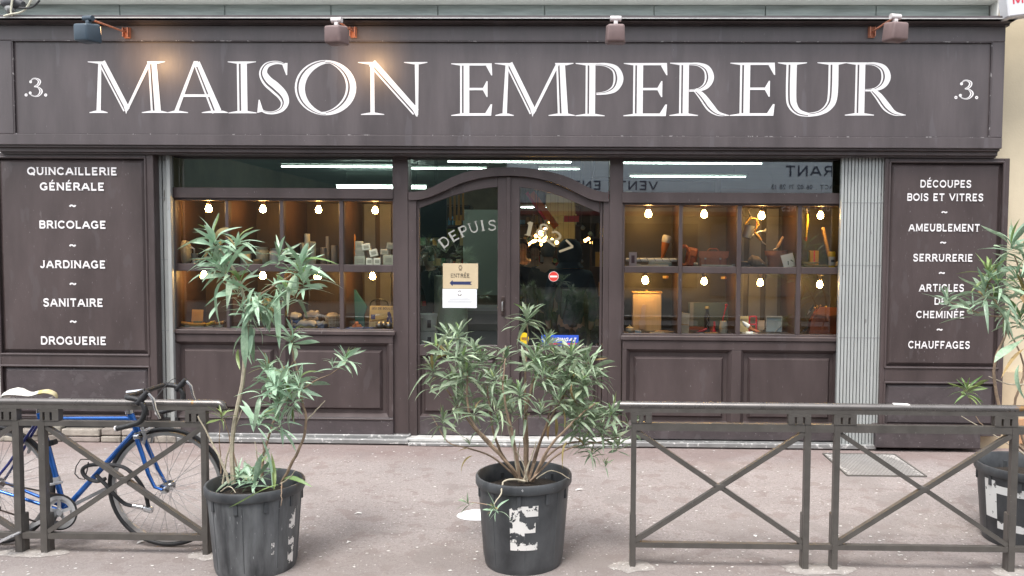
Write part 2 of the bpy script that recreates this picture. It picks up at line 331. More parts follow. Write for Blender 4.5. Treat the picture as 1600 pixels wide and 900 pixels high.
# wide capitals, stroke centre lines on a height of 1
SG = {
 'A': (1.25, [[(.10,.08),(.57,.92)],[(.68,.92),(1.15,.08)],[(.33,.34),(.92,.34)]]),
 'B': (1.02, [[(.18,0),(.18,1)],[(.18,.92)]+arc(.66,.73,.24,.19,90,-90)+[(.18,.54)],[(.6,.54)]+arc(.68,.31,.25,.23,90,-90)+[(.18,.08)]]),
 'C': (1.15, [arc(.6,.5,.5,.42,38,322,18)]),
 'D': (1.12, [[(.18,0),(.18,1)],[(.18,.92)]+arc(.6,.5,.42,.42,90,-90)+[(.18,.08)]]),
 'E': (.98, [[(.18,0),(.18,1)],[(.1,.92),(.9,.92)],[(.18,.5),(.76,.5)],[(.1,.08),(.9,.08)]]),
 'F': (.94, [[(.18,0),(.18,1)],[(.1,.92),(.88,.92)],[(.18,.48),(.74,.48)]]),
 'G': (1.2, [arc(.6,.5,.5,.42,38,300,18)+[(1.02,.16),(1.02,.44)],[(.66,.44),(1.12,.44)]]),
 'H': (1.15, [[(.18,0),(.18,1)],[(.97,0),(.97,1)],[(.18,.5),(.97,.5)]]),
 'I': (.38, [[(.19,0),(.19,1)]]),
 'J': (.85, [[(.66,1),(.66,.35)]+arc(.38,.34,.28,.26,0,-165,8)]),
 'L': (.90, [[(.18,0),(.18,1)],[(.1,.08),(.84,.08)]]),
 'M': (1.42, [[(.18,0),(.18,1)],[(.22,.95),(.71,.1)],[(.71,.1),(1.2,.95)],[(1.24,0),(1.24,1)]]),
 'N': (1.2, [[(.17,0),(.17,1)],[(.17,.95),(1.03,.05)],[(1.03,0),(1.03,1)]]),
 'O': (1.28, [arc(.64,.5,.53,.42,0,360,24)]),
 'P': (1.0, [[(.18,0),(.18,1)],[(.18,.92)]+arc(.64,.69,.26,.23,90,-90)+[(.18,.46)]]),
 'Q': (1.28, [arc(.64,.5,.53,.42,0,360,24),[(.68,.28),(1.15,-.04)]]),
 'R': (1.12, [[(.18,0),(.18,1)],[(.18,.92)]+arc(.66,.71,.26,.21,90,-90)+[(.18,.5)],[(.62,.5),(1.02,.04)]]),
 'S': (1.0, [smooth_pts([(.88,.76),(.74,.90),(.5,.93),(.24,.87),(.16,.72),(.28,.58),(.5,.52),(.74,.45),(.86,.29),(.76,.12),(.5,.06),(.24,.10),(.1,.26)],3)]),
 'T': (1.08, [[(.54,0),(.54,1)],[(.06,.92),(1.02,.92)]]),
 'U': (1.15, [[(.18,1),(.18,.4)]+arc(.575,.4,.395,.33,180,360,10)+[(.97,1)]]),
 'V': (1.2, [[(.1,.95),(.6,.08)],[(.6,.08),(1.1,.95)]]),
 'X': (1.1, [[(.1,.05),(1.0,.95)],[(.1,.95),(1.0,.05)]]),
 'Z': (1.0, [[(.1,.92),(.88,.92)],[(.88,.92),(.12,.08)],[(.1,.08),(.92,.08)]]),
 '~': (.72, [smooth_pts([(.04,.38),(.16,.56),(.34,.54),(.46,.44),(.58,.42),(.68,.60)],4)]),
 '1': (.5, [[(.1,.78),(.28,.95)],[(.28,.95),(.28,0)]]),
 '2': (.8, [smooth_pts([(.1,.72),(.2,.9),(.42,.96),(.64,.86),(.66,.66),(.5,.42),(.1,.06)],3),[(.08,.06),(.72,.06)]]),
 '3': (.7, [smooth_pts([(.08,.80),(.2,.94),(.38,.95),(.54,.82),(.5,.64),(.28,.54),(.28,.54),(.54,.44),(.62,.26),(.48,.07),(.26,.03),(.06,.16)],3)]),
 '6': (.7, [arc(.36,.28,.26,.25,0,360,16),smooth_pts([(.56,.92),(.34,.84),(.16,.6),(.1,.32)],3)]),
 '7': (.7, [[(.06,.92),(.64,.92)],[(.64,.92),(.26,.02)]]),
 '8': (.72, [arc(.36,.73,.22,.2,0,360,14),arc(.36,.27,.28,.25,0,360,14)]),
 '0': (.75, [arc(.37,.5,.28,.44,0,360,16)]),
 '.': (.3, [[(.06,.07),(.24,.07)]]), '-': (.6, [[(.1,.45),(.5,.45)]]), ' ': (.55, []),
}
TICK = {'A': [(.1,0),(1.15,0)], 'F': [(.18,0)], 'H': [(.18,0),(.18,1),(.97,0),(.97,1)], 'I': [(.19,0),(.19,1)], 'M': [(.18,0),(.18,1),(1.24,0),(1.24,1)],
        'N': [(.17,0),(.17,1),(1.03,1)], 'P': [(.18,0)], 'R': [(.18,0),(1.02,0)], 'T': [(.54,0)], 'U': [(.18,1),(.97,1)], 'V': [(.1,1),(1.1,1)], 'L': [(.18,1)], 'J': [(.66,1)], '1': [(.28,0)]}
ACC = {'É': 'E', 'È': 'E'}
def text_mesh(s, sw=0.17, gap=0.16, tick=0.30):
    """list of drawing operations in cap-height units, centred at x=0"""
    x = 0; ops = []
    for ch in s:
        g = ACC.get(ch, ch); w, st = SG[g]
        for p in st: ops.append(([(a+x, b) for a, b in p], sw if g != '~' else .2))
        for (tx, tz) in TICK.get(g, []):
            z = .03 if tz == 0 else .97
            ops.append(([(x+tx-tick/2, z), (x+tx+tick/2, z)], .06))
        if ch == 'É': ops.append(([(x+w*.42, 1.12), (x+w*.66, 1.36)], .15))
        x += w + gap
    return ops, x-gap
def put_text(s, f, y, name, m, parent, sw=0.17, gap=0.16, tick=0.30, step=-0.00012):
    ops, w = text_mesh(s, sw, gap, tick); mb = MB(); e = 0
    for pts, wd in ops:
        ribbon(mb, pts, [wd]*len(pts), lambda a, b, yy: f(a/w, b, yy), y+e); e += step
    return mb.build(name, m, parent, recalc=False)
def text_px(s, uc, v0, v1, wpx, y, name, m, parent, slope=0.006, **k):
    """word centred on uc, cap top v0, base v1, wpx wide"""
    a = P(uc-wpx/2, v1-slope*wpx/2, y); b = P(uc+wpx/2, v1+slope*wpx/2, y); h = P(uc, v0, y).z - P(uc, v1, y).z
    return put_text(s, lambda t, z, yy: (a.x+(b.x-a.x)*t, yy, a.z+(b.z-a.z)*t+h*z), y, name, m, parent, **k)
def text_at(s, x0, z0, w, h, y, name, m, parent, face=1, **k):
    """plain text; face=-1 faces +y (read from behind the camera)"""
    return put_text(s, lambda t, z, yy: ((x0+w*t) if face > 0 else (x0-w*t), yy, z0+h*z), y, name, m, parent, step=-0.0002*face, **k)
# ================================================================ SETTING
def sheet(name, x0, x1, y0, y1, z, m, kind='structure'):
    mb = MB(); mb.add([(x0,y0,z),(x1,y0,z),(x1,y1,z),(x0,y1,z)], [(0,1,2,3)]); o = mb.build(name, m); o['kind'] = kind; return o
M['asphalt'] = mat('pink_grey_asphalt', (0.275,0.243,0.232), 0.85, var=0.13, scale=1.1, bump=0.35, bscale=130,
                   specks=[(38, 0.54, (0.19,0.158,0.148), 0.5), (90, 0.55, (0.37,0.33,0.315), 0.6), (60, 0.67, (0.56,0.53,0.51), 0.75), (7, 0.57, (0.20,0.158,0.147), 0.5), (1.3, 0.56, (0.215,0.19,0.18), 0.5), (140, 0.62, (0.10,0.085,0.08), 0.6), (24, 0.72, (0.62,0.59,0.56), 0.8)])
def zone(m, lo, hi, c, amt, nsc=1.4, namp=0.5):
    # a band of differently coloured surface between object y lo..hi with a ragged edge
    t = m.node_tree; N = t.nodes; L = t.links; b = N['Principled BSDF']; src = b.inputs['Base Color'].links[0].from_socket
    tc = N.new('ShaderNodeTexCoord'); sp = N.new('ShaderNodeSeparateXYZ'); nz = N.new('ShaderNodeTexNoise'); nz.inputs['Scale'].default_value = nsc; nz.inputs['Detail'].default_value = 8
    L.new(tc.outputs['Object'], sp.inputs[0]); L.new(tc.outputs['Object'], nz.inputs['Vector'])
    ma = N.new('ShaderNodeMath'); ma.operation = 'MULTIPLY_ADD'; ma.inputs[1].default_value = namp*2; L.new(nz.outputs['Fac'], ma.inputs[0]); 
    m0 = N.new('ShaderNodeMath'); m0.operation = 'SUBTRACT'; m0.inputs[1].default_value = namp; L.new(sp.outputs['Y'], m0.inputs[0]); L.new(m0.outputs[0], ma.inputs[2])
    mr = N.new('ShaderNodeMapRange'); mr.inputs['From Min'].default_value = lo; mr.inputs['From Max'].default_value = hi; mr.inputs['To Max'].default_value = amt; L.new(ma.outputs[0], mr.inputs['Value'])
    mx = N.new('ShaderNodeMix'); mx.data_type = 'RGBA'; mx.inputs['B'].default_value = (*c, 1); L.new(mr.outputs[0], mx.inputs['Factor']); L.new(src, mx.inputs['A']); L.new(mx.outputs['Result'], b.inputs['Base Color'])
zone(M['asphalt'], -0.75, -0.25, (0.205,0.140,0.125), 0.55)  # worn reddish strip along the shopfront
zone(M['asphalt'], -2.15, -2.55, (0.165,0.140,0.130), 0.50, 2.2, 0.45)  # darker brown towards the kerb
zone(M['asphalt'], -2.75, -2.95, (0.30,0.27,0.25), 0.45, 3, 0.3)
M['road'] = mat('road_asphalt', (0.06,0.06,0.062), 0.9, var=0.2, scale=3, bump=0.4, bscale=120)
M['kerb'] = mat('kerb_granite', (0.30,0.29,0.28), 0.8, var=0.2, scale=30, bump=0.3)
KY = -3.25
sheet('ground', -150, 150, -150, 150, -0.16, M['road'])
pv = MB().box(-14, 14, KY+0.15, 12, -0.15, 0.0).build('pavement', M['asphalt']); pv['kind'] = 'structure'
kb = MB()
for i in range(28):
    kb.box(-14+i, -14+i+0.99, KY, KY+0.146, -0.15, 0.006)
kb = kb.build('kerb', M['kerb']); kb['kind'] = 'structure'
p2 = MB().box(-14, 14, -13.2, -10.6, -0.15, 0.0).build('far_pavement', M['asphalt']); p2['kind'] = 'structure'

# patches of pale cement where posts go into the ground
M['cement'] = mat('pale_cement', (0.30,0.275,0.255), 0.9, var=0.2, scale=20, bump=0.5, specks=[(60, 0.62, (0.6,0.58,0.55), 0.6)])

# ---------------------------------------------------------------- shopfront
shop = empty('shopfront', (0, 0, 0), label='dark brown painted wooden shopfront with white inline lettering and arched double door', cat='shopfront')
FY = -0.22          # fascia front
zt, zb = Z(40, FY), Z(229, FY)
zm1, zm0 = Z(64, FY), Z(212, FY)
xl, xr = X(-14, FY, 130), X(1569, FY, 130)
xi0, xi1 = X(19, FY, 130), X(1550, FY, 130)
sb = MB().box(xi0-0.01, xi1+0.01, FY+0.022, 0.12, zm0-0.01, zm1+0.01).build('sign_board', M['fascia'], shop)
def frame_piece(nm, x0, x1, z0, z1, y0, y1, m, par, bv=0.004):
    return bevel(MB().box(x0, x1, y0, y1, z0, z1).build(nm, m, par), bv)
frame_piece('sign_rail', xl, xr, zm1, zt, FY, 0.12, M['fascia'], shop)
frame_piece('sign_rail', xl, xr, zb, zm0, FY, 0.12, M['fascia'], shop)
frame_piece('sign_stile', xl, xi0, zm0+0.001, zm1-0.001, FY+0.001, 0.12, M['fascia'], shop)
frame_piece('sign_stile', xi1, xr, zm0+0.001, zm1-0.001, FY+0.001, 0.12, M['fascia'], shop)
# bead round the recess
bd = MB()
for a, b in (((xi0,zm0),(xi1,zm0)), ((xi0,zm1),(xi1,zm1)), ((xi0,zm0),(xi0,zm1)), ((xi1,zm0),(xi1,zm1))):
    bd.bar((a[0],FY+0.012,a[1]), (b[0],FY+0.012,b[1]), 0.02, 0.012, up=(0,0,1) if a[1]==b[1] else (0,1,0))
bd.build('sign_bead', mat('chipped_bead_paint', (0.060,0.048,0.050), .45, var=.2, scale=6, specks=[(34, 0.62, (0.30,0.285,0.28), .7)]), shop)
# cornice moulding, profile in (y,z) swept along x
def sweep_x(prof, x0, x1, nm, m, par):
    n = len(prof); vs = [(x0,y,z) for y, z in prof] + [(x1,y,z) for y, z in prof]
    fs = [tuple(range(n)), tuple(reversed(range(n, 2*n)))] + [(i, i+n, (i+1) % n + n, (i+1) % n) for i in range(n)]
    return MB().add(vs, fs).build(nm, m, par)
zc = Z(28.5, FY-0.11); xc1 = X(1587, FY-0.1, 35)
sweep_x([(0.13,zt+.001),(FY-0.012,zt+.001),(FY-0.012,zt+0.014),(FY-0.05,zt+0.02),(FY-0.075,zt+0.045),(FY-0.11,zt+0.05),(FY-0.11,zc-0.004),(0.13,zc-0.004)], xl-0.08, xc1, 'cornice', M['fascia'], shop)
sweep_x([(0.13,zc-.004),(FY-0.118,zc-.004),(FY-0.118,zc+.004),(0.13,zc+.012)], xl-0.09, xc1+0.01, 'cornice_flashing', simple('pale_flashing', (0.42,0.42,0.41), 0.5, var=0.2, scale=12), shop)
# moulded beam below the fascia
zbb = Z(243, -0.16)
sweep_x([(0.12,zb-.001),(FY+0.02,zb-.001),(FY+0.02,zb-0.016),(FY+0.05,zb-0.02),(FY+0.05,zb-0.05),(FY+0.075,zb-0.055),(FY+0.075,zbb),(0.12,zbb)], xl+0.01, xr-0.01, 'lower_moulding', M['brown'], shop)

# big letters
YL = FY+0.022-0.002
for ch, u0, v0, u1, v1 in (('M',139,96,262,176.5),('A',262,95.5,356,176.5),('I',357,96,401,177),('S',402,96,455,178),('O',461,95.5,557,178.5),('N',560,97,668,179.5),
     ('E',705,99,769,181),('M',773,98.5,898,181),('P',899,98.5,974,181.5),('E',974,98.5,1042,181.5),('R',1046,98,1139,181),('E',1140,98,1210,181),('U',1214,97.5,1321,180.5),('R',1320,97.5,1415,180.5)):
    big_letter(ch, u0, v0, u1, v1, YL, sb, M['white'])
def numeral(uc, v0, v1):
    a = P(uc-20, v1, YL); b = P(uc+20, v1, YL); h = P(uc, v0, YL).z - a.z; s_ = h
    f = lambda x, z, yy: (a.x+(b.x-a.x)/2+(x-0.5)*s_, yy, a.z+z*s_)
    mb = MB()
    pts = smooth_pts([(.22,.84,.05),(.34,.96,.06),(.52,.97,.08),(.70,.84,.17),(.62,.64,.14),(.40,.54,.05)])
    pts2 = smooth_pts([(.40,.54,.05),(.62,.50,.08),(.78,.30,.19),(.66,.09,.12),(.46,.02,.06),(.26,.07,.05),(.17,.18,.05)])
    for q, ee in ((pts,0),(pts2,.0002)):
        ribbon(mb, [(p[0],p[1]) for p in q], [p[2] for p in q], f, YL-ee, -0.5, -0.12); ribbon(mb, [(p[0],p[1]) for p in q], [p[2] for p in q], f, YL-ee, 0.12, 0.5)
    for cx, cz in ((.22,.80),(.18,.20)): ribbon(mb, arc(cx,cz,.045,.045,0,360,10), [.07]*11, f, YL-.0004)
    for cx in (-.05, 1.03): ribbon(mb, arc(cx,.09,.055,.055,0,360,12), [.06]*13, f, YL-.0004)
    mb.build('numeral', M['white'], sb, recalc=False)
numeral(56.5, 122, 151); numeral(1510, 125, 155)

def raised_panel(nm, x0, x1, z0, z1, y, h, bw, m, par):
    """fielded panel: a bevelled slab standing h proud of y (towards the street)"""
    vs = [(x0,y,z0),(x1,y,z0),(x1,y,z1),(x0,y,z1),(x0+bw,y-h,z0+bw),(x1-bw,y-h,z0+bw),(x1-bw,y-h,z1-bw),(x0+bw,y-h,z1-bw)]
    return MB().add(vs, [(4,5,6,7),(0,1,5,4),(1,2,6,5),(2,3,7,6),(3,0,4,7)]).build(nm, m, par)
def sunk_field(nm, x0, x1, z0, z1, yf, yb, bw, m, par):
    """sloping sides from the frame face yf back to yb, then a flat field"""
    vs = [(x0,yf,z0),(x1,yf,z0),(x1,yf,z1),(x0,yf,z1),(x0+bw,yb,z0+bw),(x1-bw,yb,z0+bw),(x1-bw,yb,z1-bw),(x0+bw,yb,z1-bw)]
    return MB().add(vs, [(4,5,6,7),(0,1,5,4),(1,2,6,5),(2,3,7,6),(3,0,4,7)]).build(nm, m, par, recalc=False)

# ---- side panels with the trades painted on them
def side_panel(u0, v0, u1, v1, fields, y, zbot, slab_label):
    x0, x1, z0, z1 = rect(u0, v0, u1, v1, y); z0 = zbot
    pil = empty('pilaster', (0,0,0), parent=shop); pil['label'] = slab_label
    xs = []
    MB().box(x0, x1, y+0.03, 0.12, z0, z1).build('backing', M['brown'], pil)
    zz = [z1]
    fx0, fx1 = None, None
    rs = [rect(*f, y) for f in fields]
    fx0 = min(r[0] for r in rs); fx1 = max(r[1] for r in rs)
    frame_piece('stile', x0, fx0, z0, z1, y, y+0.03, M['brown'], pil); frame_piece('stile', fx1, x1, z0, z1, y, y+0.03, M['brown'], pil)
    zc_ = z1
    for k, r in enumerate(rs):
        frame_piece('rail', fx0+.0005, fx1-.0005, r[3], zc_, y+.001, y+0.03, M['brown'], pil, 0.003)
        zc_ = r[2]
    if zc_ - z0 > 0.01: frame_piece('rail', fx0+.0005, fx1-.0005, z0, zc_, y+.001, y+0.03, M['brown_dirty'], pil, 0.003)
    out = []
    for k, r in enumerate(rs):
        bd = MB(); b = 0.010
        for a, c in (((fx0,r[2]),(fx1,r[2])), ((fx0,r[3]),(fx1,r[3])), ((fx0,r[2]),(fx0,r[3])), ((fx1,r[2]),(fx1,r[3]))):
            bd.tube([(a[0],y,a[1]),(c[0],y,c[1])], b, 8)
        bd.build('moulding', M['brown'], pil)
        p_ = raised_panel('panel', fx0+0.012, fx1-0.012, r[2]+0.012, r[3]-0.012, y+0.029, 0.02, 0.03, M['brown'] if k == 0 else M['brown_dirty'], pil)
        out.append(p_)
    return pil, out
PY = -0.12
pl, ps = side_panel(-4, 239, 243, 672, [(4,246,230,554),(3,572,229,650)], PY, Z(655,PY,120), 'left panel listing hardware, garden and plumbing trades')
pr_, ps2 = side_panel(1378, 247, 1571, 700, [(1391,253,1564,575),(1381,598,1548,668)], PY, Z(681,PY,1470), 'right panel listing cutting, locksmith and heating trades')
TY = PY+0.029-0.02-0.0025
for s, uc, v0, v1, w in (('QUINCAILLERIE',113,261.5,273.5,141),('GÉNÉRALE',113,285.5,297.5,101),('~',113.5,316,327,10),('BRICOLAGE',113.5,345,357,105),('~',113.5,378,389,10),('JARDINAGE',114,407,419,103),
     ('~',114,438,449,10),('SANITAIRE',114.5,466.5,479,94),('~',114.5,497,508,10),('DROGUERIE',115,526,538.5,103)):
    text_px(s, uc, v0, v1, w, TY, 'lettering', M['white'], pl, sw=0.225, tick=.38)
for s, uc, v0, v1, w in (('DÉCOUPES',1477.5,281.5,293,80),('BOIS ET VITRES',1476.5,302.5,314,119),('~',1475.5,327,336,9),('AMEUBLEMENT',1475,350,361.5,111),('~',1473.5,374.5,383.5,9),('SERRURERIE',1473,397,408.5,93),
     ('~',1471.5,422,431,9),('ARTICLES',1471,444,455.5,70),('DE',1469,465,476,19),('CHEMINÉE',1469,486,497,75),('~',1468,510.5,519.5,9),('CHAUFFAGES',1467,533,544.5,96)):
    text_px(s, uc, v0, v1, w, TY, 'lettering', M['white'], pr_, sw=0.205, tick=.38)
# plinth below the right panel
x0, x1, z0, z1 = rect(1368, 668, 1532, 700, PY-0.015)
frame_piece('plinth', x0, x1, 0.035, z1, PY-0.02, 0.1, M['brown_dirty'], shop, 0.006)
x0, x1, _, _ = rect(1366, 668, 1535, 700, PY-0.04)
frame_piece('plinth_cap', x0, x1, z1, z1+0.022, PY-0.045, 0.1, M['brown'], shop, 0.004)

# ---- folding metal grilles
def grille(u0, u1, vt, vb, y, nfold, m, label, cat='folding shutter', flat_u=None):
    x0, x1, z0, z1 = rect(u0, vt, u1, vb, y); z0 = 0.03
    g = empty('folding_grille', ((x0+x1)/2, y, z0), label=label, cat=cat)
    cx = (x0+x1)/2; mb = MB()
    xs0 = x0 if flat_u is None else X(flat_u, y)
    n = nfold*2; pts = []
    for i in range(n+1):
        xx = xs0 + (x1-xs0)*i/n - cx; yy = (0 if i % 2 else 0.035); pts.append((xx, yy))
    for i in range(n):
        a, b = pts[i], pts[i+1]
        if i % 2: continue
        wd = (x1-xs0)/nfold
        MB().box(a[0]+wd*.12, a[0]+wd*.84, 0, .03, 0, z1-z0).build('slat', m, g)
    MB().box(xs0-cx, x1-cx, .032, .036, 0.001, z1-z0-.001).build('fold_shade_backing', simple('fold_shadow_metal',(0.13,0.14,0.14),0.6), g)  # dark colour stands for the shade between the folds
    if flat_u is not None:
        st = MB().box(x0-cx, xs0-cx-.002, -0.01, 0.04, 0, z1-z0); st.build('end_post', m, g)
    for fz in (0.115, 0.38, 0.63, 0.845): MB().box(xs0-cx+.01, x1-cx-.01, -0.002, 0.001, fz*(z1-z0), fz*(z1-z0)+0.005).build('link_bar', simple('grille_link', (0.22,0.23,0.23), 0.5), g)
    return g
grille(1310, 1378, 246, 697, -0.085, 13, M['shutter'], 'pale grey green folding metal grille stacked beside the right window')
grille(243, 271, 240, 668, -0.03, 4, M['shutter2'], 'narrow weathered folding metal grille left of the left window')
x0, x1, z0, z1 = rect(264, 241, 271, 668, -0.05)
tag(frame_piece('grille_channel', x0+.004, x1, 0.05, z1, -0.07, -0.032, M['shutter2'], None, 0.003), 'scratched pale metal upright channel at the left window edge', 'metal channel')

# ---- window joinery
GY = 0.05  # glass plane
WY = 0.0   # frame face
def jamb(u0, u1, v0, v1, nm='post', y=WY, y1=0.14, z0=None, m='brown'):
    a, b, c, d = rect(u0, v0, u1, v1, y)
    return frame_piece(nm, a, b, c if z0 is None else z0, d, y, y1, M[m], shop, 0.004)
zhead = Z(243, WY)+0.03
jamb(271, 1316, 236, 248, 'head_beam', y=0.01, m='dark')
zsill = Z(520, WY); zfloor = 0.06
jamb(614, 638, 243, 668, z0=zfloor); jamb(951, 972, 245, 680, z0=zfloor)
# lintel bars between transoms and windows
jamb(269, 614, 293.5, 310, 'lintel', y=-0.012); jamb(972, 1316, 301, 318, 'lintel', y=-0.012)
# transom glass
def pane(u0, v0, u1, v1, y, par, m='glass', nm='pane'):
    a, b, c, d = rect(u0, v0, u1, v1, y)
    return MB().add([(a,y,c),(b,y,c),(b,y,d),(a,y,d)], [(0,1,2,3)]).build(nm, M[m], par)
pane(271, 244, 624, 297, GY, shop, 'transomglass', 'transom_glazing'); pane(960, 244, 1316, 305, GY, shop, 'transomglass', 'transom_glazing')

BULBS = []
def display_window(us, vtop, vmid0, vmid1, vbot, u0, u1, v0, v1, label):
    """us: list of pane (left,right)"""
    w = empty('window', (0,0,0), parent=shop); w['label'] = label
    a, b, c, d = rect(u0, v0, u1, v1, WY+0.012); y0, y1 = WY+0.012, 0.075
    pt = rect(us[0][0], vtop, us[-1][1], vbot, y0)
    frame_piece('frame', a, b, pt[3], d, y0, y1, M['brown'], w, .003); frame_piece('frame', a, b, c, pt[2], y0, y1, M['brown'], w, .003)
    frame_piece('frame', a, pt[0], pt[2]+.0005, pt[3]-.0005, y0+.0005, y1, M['brown'], w, .003); frame_piece('frame', pt[1], b, pt[2]+.0005, pt[3]-.0005, y0+.0005, y1, M['brown'], w, .003)
    zm = (Z(vmid0, y0, (u0+u1)/2), Z(vmid1, y0, (u0+u1)/2))
    cells = []
    for i, (l, r) in enumerate(us):
        q = rect(l, vtop, r, vbot, y0)
        if i < len(us)-1:
            q2 = rect(us[i+1][0], vtop, us[i+1][1], vbot, y0)
            frame_piece('muntin', q[1], q2[0], pt[2]+.001, pt[3]-.001, y0+0.002, y1-0.002, M['brown'], w, .003)
        frame_piece('shelf_rail', q[0]+.0005, q[1]-.0005, zm[1], zm[0], y0+0.004, y1-0.004, M['brown'], w, .003)
        xe0, xe1 = q[0], q[1]
        for zlo, zhi in ((zm[0], pt[3]), (pt[2], zm[1])):
            MB().add([(xe0-.002,GY,zlo-.002),(xe1+.002,GY,zlo-.002),(xe1+.002,GY,zhi+.002),(xe0-.002,GY,zhi+.002)], [(0,1,2,3)]).build('pane', M['glass'], w)
        cells.append((xe0, xe1))
    return w, cells, pt, zm
LW = display_window([(275,352.5),(357.5,437.5),(443.5,530),(536.5,614.5)], 313.5, 413, 424.5, 513.5, 269, 619, 309, 519, 'left display window with brown muntins and lit cases')
RW = display_window([(975.5,1060),(1066,1151),(1158,1245),(1252,1314)], 321, 417, 427.5, 522.5, 970, 1318, 317, 527, 'right display window with brown muntins and lit cases')

# ---- cases behind the panes
CD = 0.52
def cases(W, backm, slat_cols, name_label):
    w, cells, pt, zm = W
    cs = empty('display_case', ((pt[0]+pt[1])/2, 0.3, pt[2]), label=name_label, cat='display case')
    ox, oy, oz = cs.location
    x0, x1 = pt[0]-0.03, pt[1]+(0.03 if W is LW else 0.16)
    zt_, zb_ = pt[3]+0.01, pt[2]-0.01
    def b(nm, a0, a1, b0, b1, c0, c1, m): return MB().box(a0-ox, a1-ox, b0-oy, b1-oy, c0-oz, c1-oz).build(nm, m, cs)
    b('back_board', x0, x1, 0.08+CD, 0.10+CD, zb_, zt_, backm)
    b('top_board', x0, x1, 0.08, 0.08+CD-.001, zt_, zt_+0.02, M['casewood']); b('floor_board', x0, x1, 0.077, 0.08+CD-.001, zb_-0.02, zb_, M['caseshelf'])
    b('side_board', x0-0.02, x0-.001, 0.08, 0.08+CD, zb_-.02, zt_+.02, M['casewood']); b('side_board', x1+.001, x1+0.02, 0.08, 0.08+CD, zb_-.02, zt_+.02, M['casewood'])
    xp = [(cells[i][1]+cells[i+1][0])/2 for i in range(len(cells)-1)]
    for xx in xp: b('partition', xx-0.012, xx+0.012, 0.077, 0.08+CD-.002, zb_+.001, zt_-.001, M['casewood'])
    edges = [x0]+xp+[x1]
    for i in range(len(edges)-1):
        b('shelf', edges[i]+0.013, edges[i+1]-0.013, 0.072, 0.08+CD-.003, zm[1]+0.006, zm[0]-0.004, M['caseshelf'])
    for i in slat_cols:
        e0, e1 = edges[i]+.02, edges[i+1]-.02; n = 3
        for k in range(n):
            a0 = e0+(e1-e0)*(k+0.12)/n; a1 = e0+(e1-e0)*(k+0.82)/n
            for c0, c1 in ((zm[0], zt_-.005), (zb_+.005, zm[1])): b('slat', a0, a1, 0.08+CD-.02, 0.08+CD-.004, c0, c1, M['greyboard'])
    return cs, edges
cases(LW, M['caseback'], [3], 'brown wooden display case behind the left window')
cases(RW, M['caseback2'], [2], 'olive brown display case behind the right window')
ZSH_L, ZFL_L = LW[3][0]-0.004, LW[2][2]-0.01
ZSH_R, ZFL_R = RW[3][0]-0.004, RW[2][2]-0.01

# ---- window sills and panelled bulkheads
for (ua, ub, v0, v1, vv) in ((269, 617, 516, 523, 0), (970, 1318, 526, 533, 0)):
    a, b, c, d = rect(ua, v0, ub, v1, -0.04)
    frame_piece('sill', a, b, c, d, -0.045, 0.06, M['brown'], shop, 0.006)
def bulkhead(u0, u1, v0, v1, fields, y):
    a, b, c, d = rect(u0, v0, u1, v1, y)
    bk = empty('stall_riser', (0,0,0), parent=shop)
    MB().box(a, b, y+0.05, 0.12, 0.06, d).build('backing', M['brown'], bk)
    rs = [rect(*f, y) for f in fields]
    zt_ = sum(r[3] for r in rs)/len(rs); zb_ = sum(r[2] for r in rs)/len(rs)
    frame_piece('rail', a, b, zt_, d, y, y+0.05, M['brown'], bk); frame_piece('rail', a, b, 0.06, zb_, y, y+0.05, M['brown_dirty'], bk)
    xs = [a] + [x for r in rs for x in (r[0], r[1])] + [b]
    for i in range(0, len(xs), 2): 
        if xs[i+1]-xs[i] > .004: frame_piece('stile', xs[i], xs[i+1], zb_+.0005, zt_-.0005, y+.001, y+0.05, M['brown'], bk)
    for r in rs:
        sunk_field('cavetto', r[0], r[1], zb_, zt_, y+.002, y+0.045, 0.03, M['brown'], bk)
        raised_panel('panel', r[0]+0.06, r[1]-0.06, zb_+0.06, zt_-0.06, y+0.044, 0.028, 0.02, M['brown'], bk)
    frame_piece('skirting', a, b, zb_-0.022, zb_-0.008, y-0.008, y-.0005, M['brown'], bk, 0.003)
    return bk
bulkhead(271, 614, 523, 668, [(274,535,436,650),(447,536,607,652)], -0.03)
bulkhead(972, 1312, 533, 682, [(979,546,1142,664),(1158,549,1309,667)], -0.03)

# ---- arched head and double door
oz = [(638,300),(648,299.5),(660,298),(670,294.5),(680,290),(692,283.5),(705,277),(722,270.5),(740,266),(758,263),(777,261.6),(797,261.3),(817,262),(836,264),(854,267),(872,271.5),(890,277.5),(903,284),(916,291),(928,296.5),(940,299.5),(951,301.5)]
iz = [(650,312.5),(660,311),(672,307.5),(685,302),(700,295.5),(716,288),(732,282.5),(750,278),(770,275.2),(797,274.2),(820,275.5),(842,279),(860,283.5),(878,290),(894,297.5),(908,305),(920,310.5),(932,313.5),(942,315)]
def band(nm, A, B, y0, y1, m, par):
    """solid between two polylines of pixels (same count) at depth y0, thickness to y1"""
    k = len(A); a = [P(u, v, y0) for u, v in A]; b = [P(u, v, y0) for u, v in B]
    vs = [(p.x,y0,p.z) for p in a]+[(p.x,y0,p.z) for p in b]+[(p.x,y1,p.z) for p in a]+[(p.x,y1,p.z) for p in b]; fs = []
    for i in range(k-1):
        fs += [(i,i+1,k+i+1,k+i),(2*k+i+1,2*k+i,3*k+i,3*k+i+1),(i+1,i,2*k+i,2*k+i+1),(k+i,k+i+1,3*k+i+1,3*k+i)]
    fs += [(0,k,3*k,2*k),(k-1,3*k-1,4*k-1,2*k-1)]
    return MB().add(vs, fs).build(nm, m, par)
def interp(T, u):
    if u <= T[0][0]: return T[0][1]
    for (a, b), (c, d) in zip(T, T[1:]):
        if u <= c: return b+(d-b)*(u-a)/(c-a)
    return T[-1][1]
us_ = [638+ (951-638)*i/48 for i in range(49)]
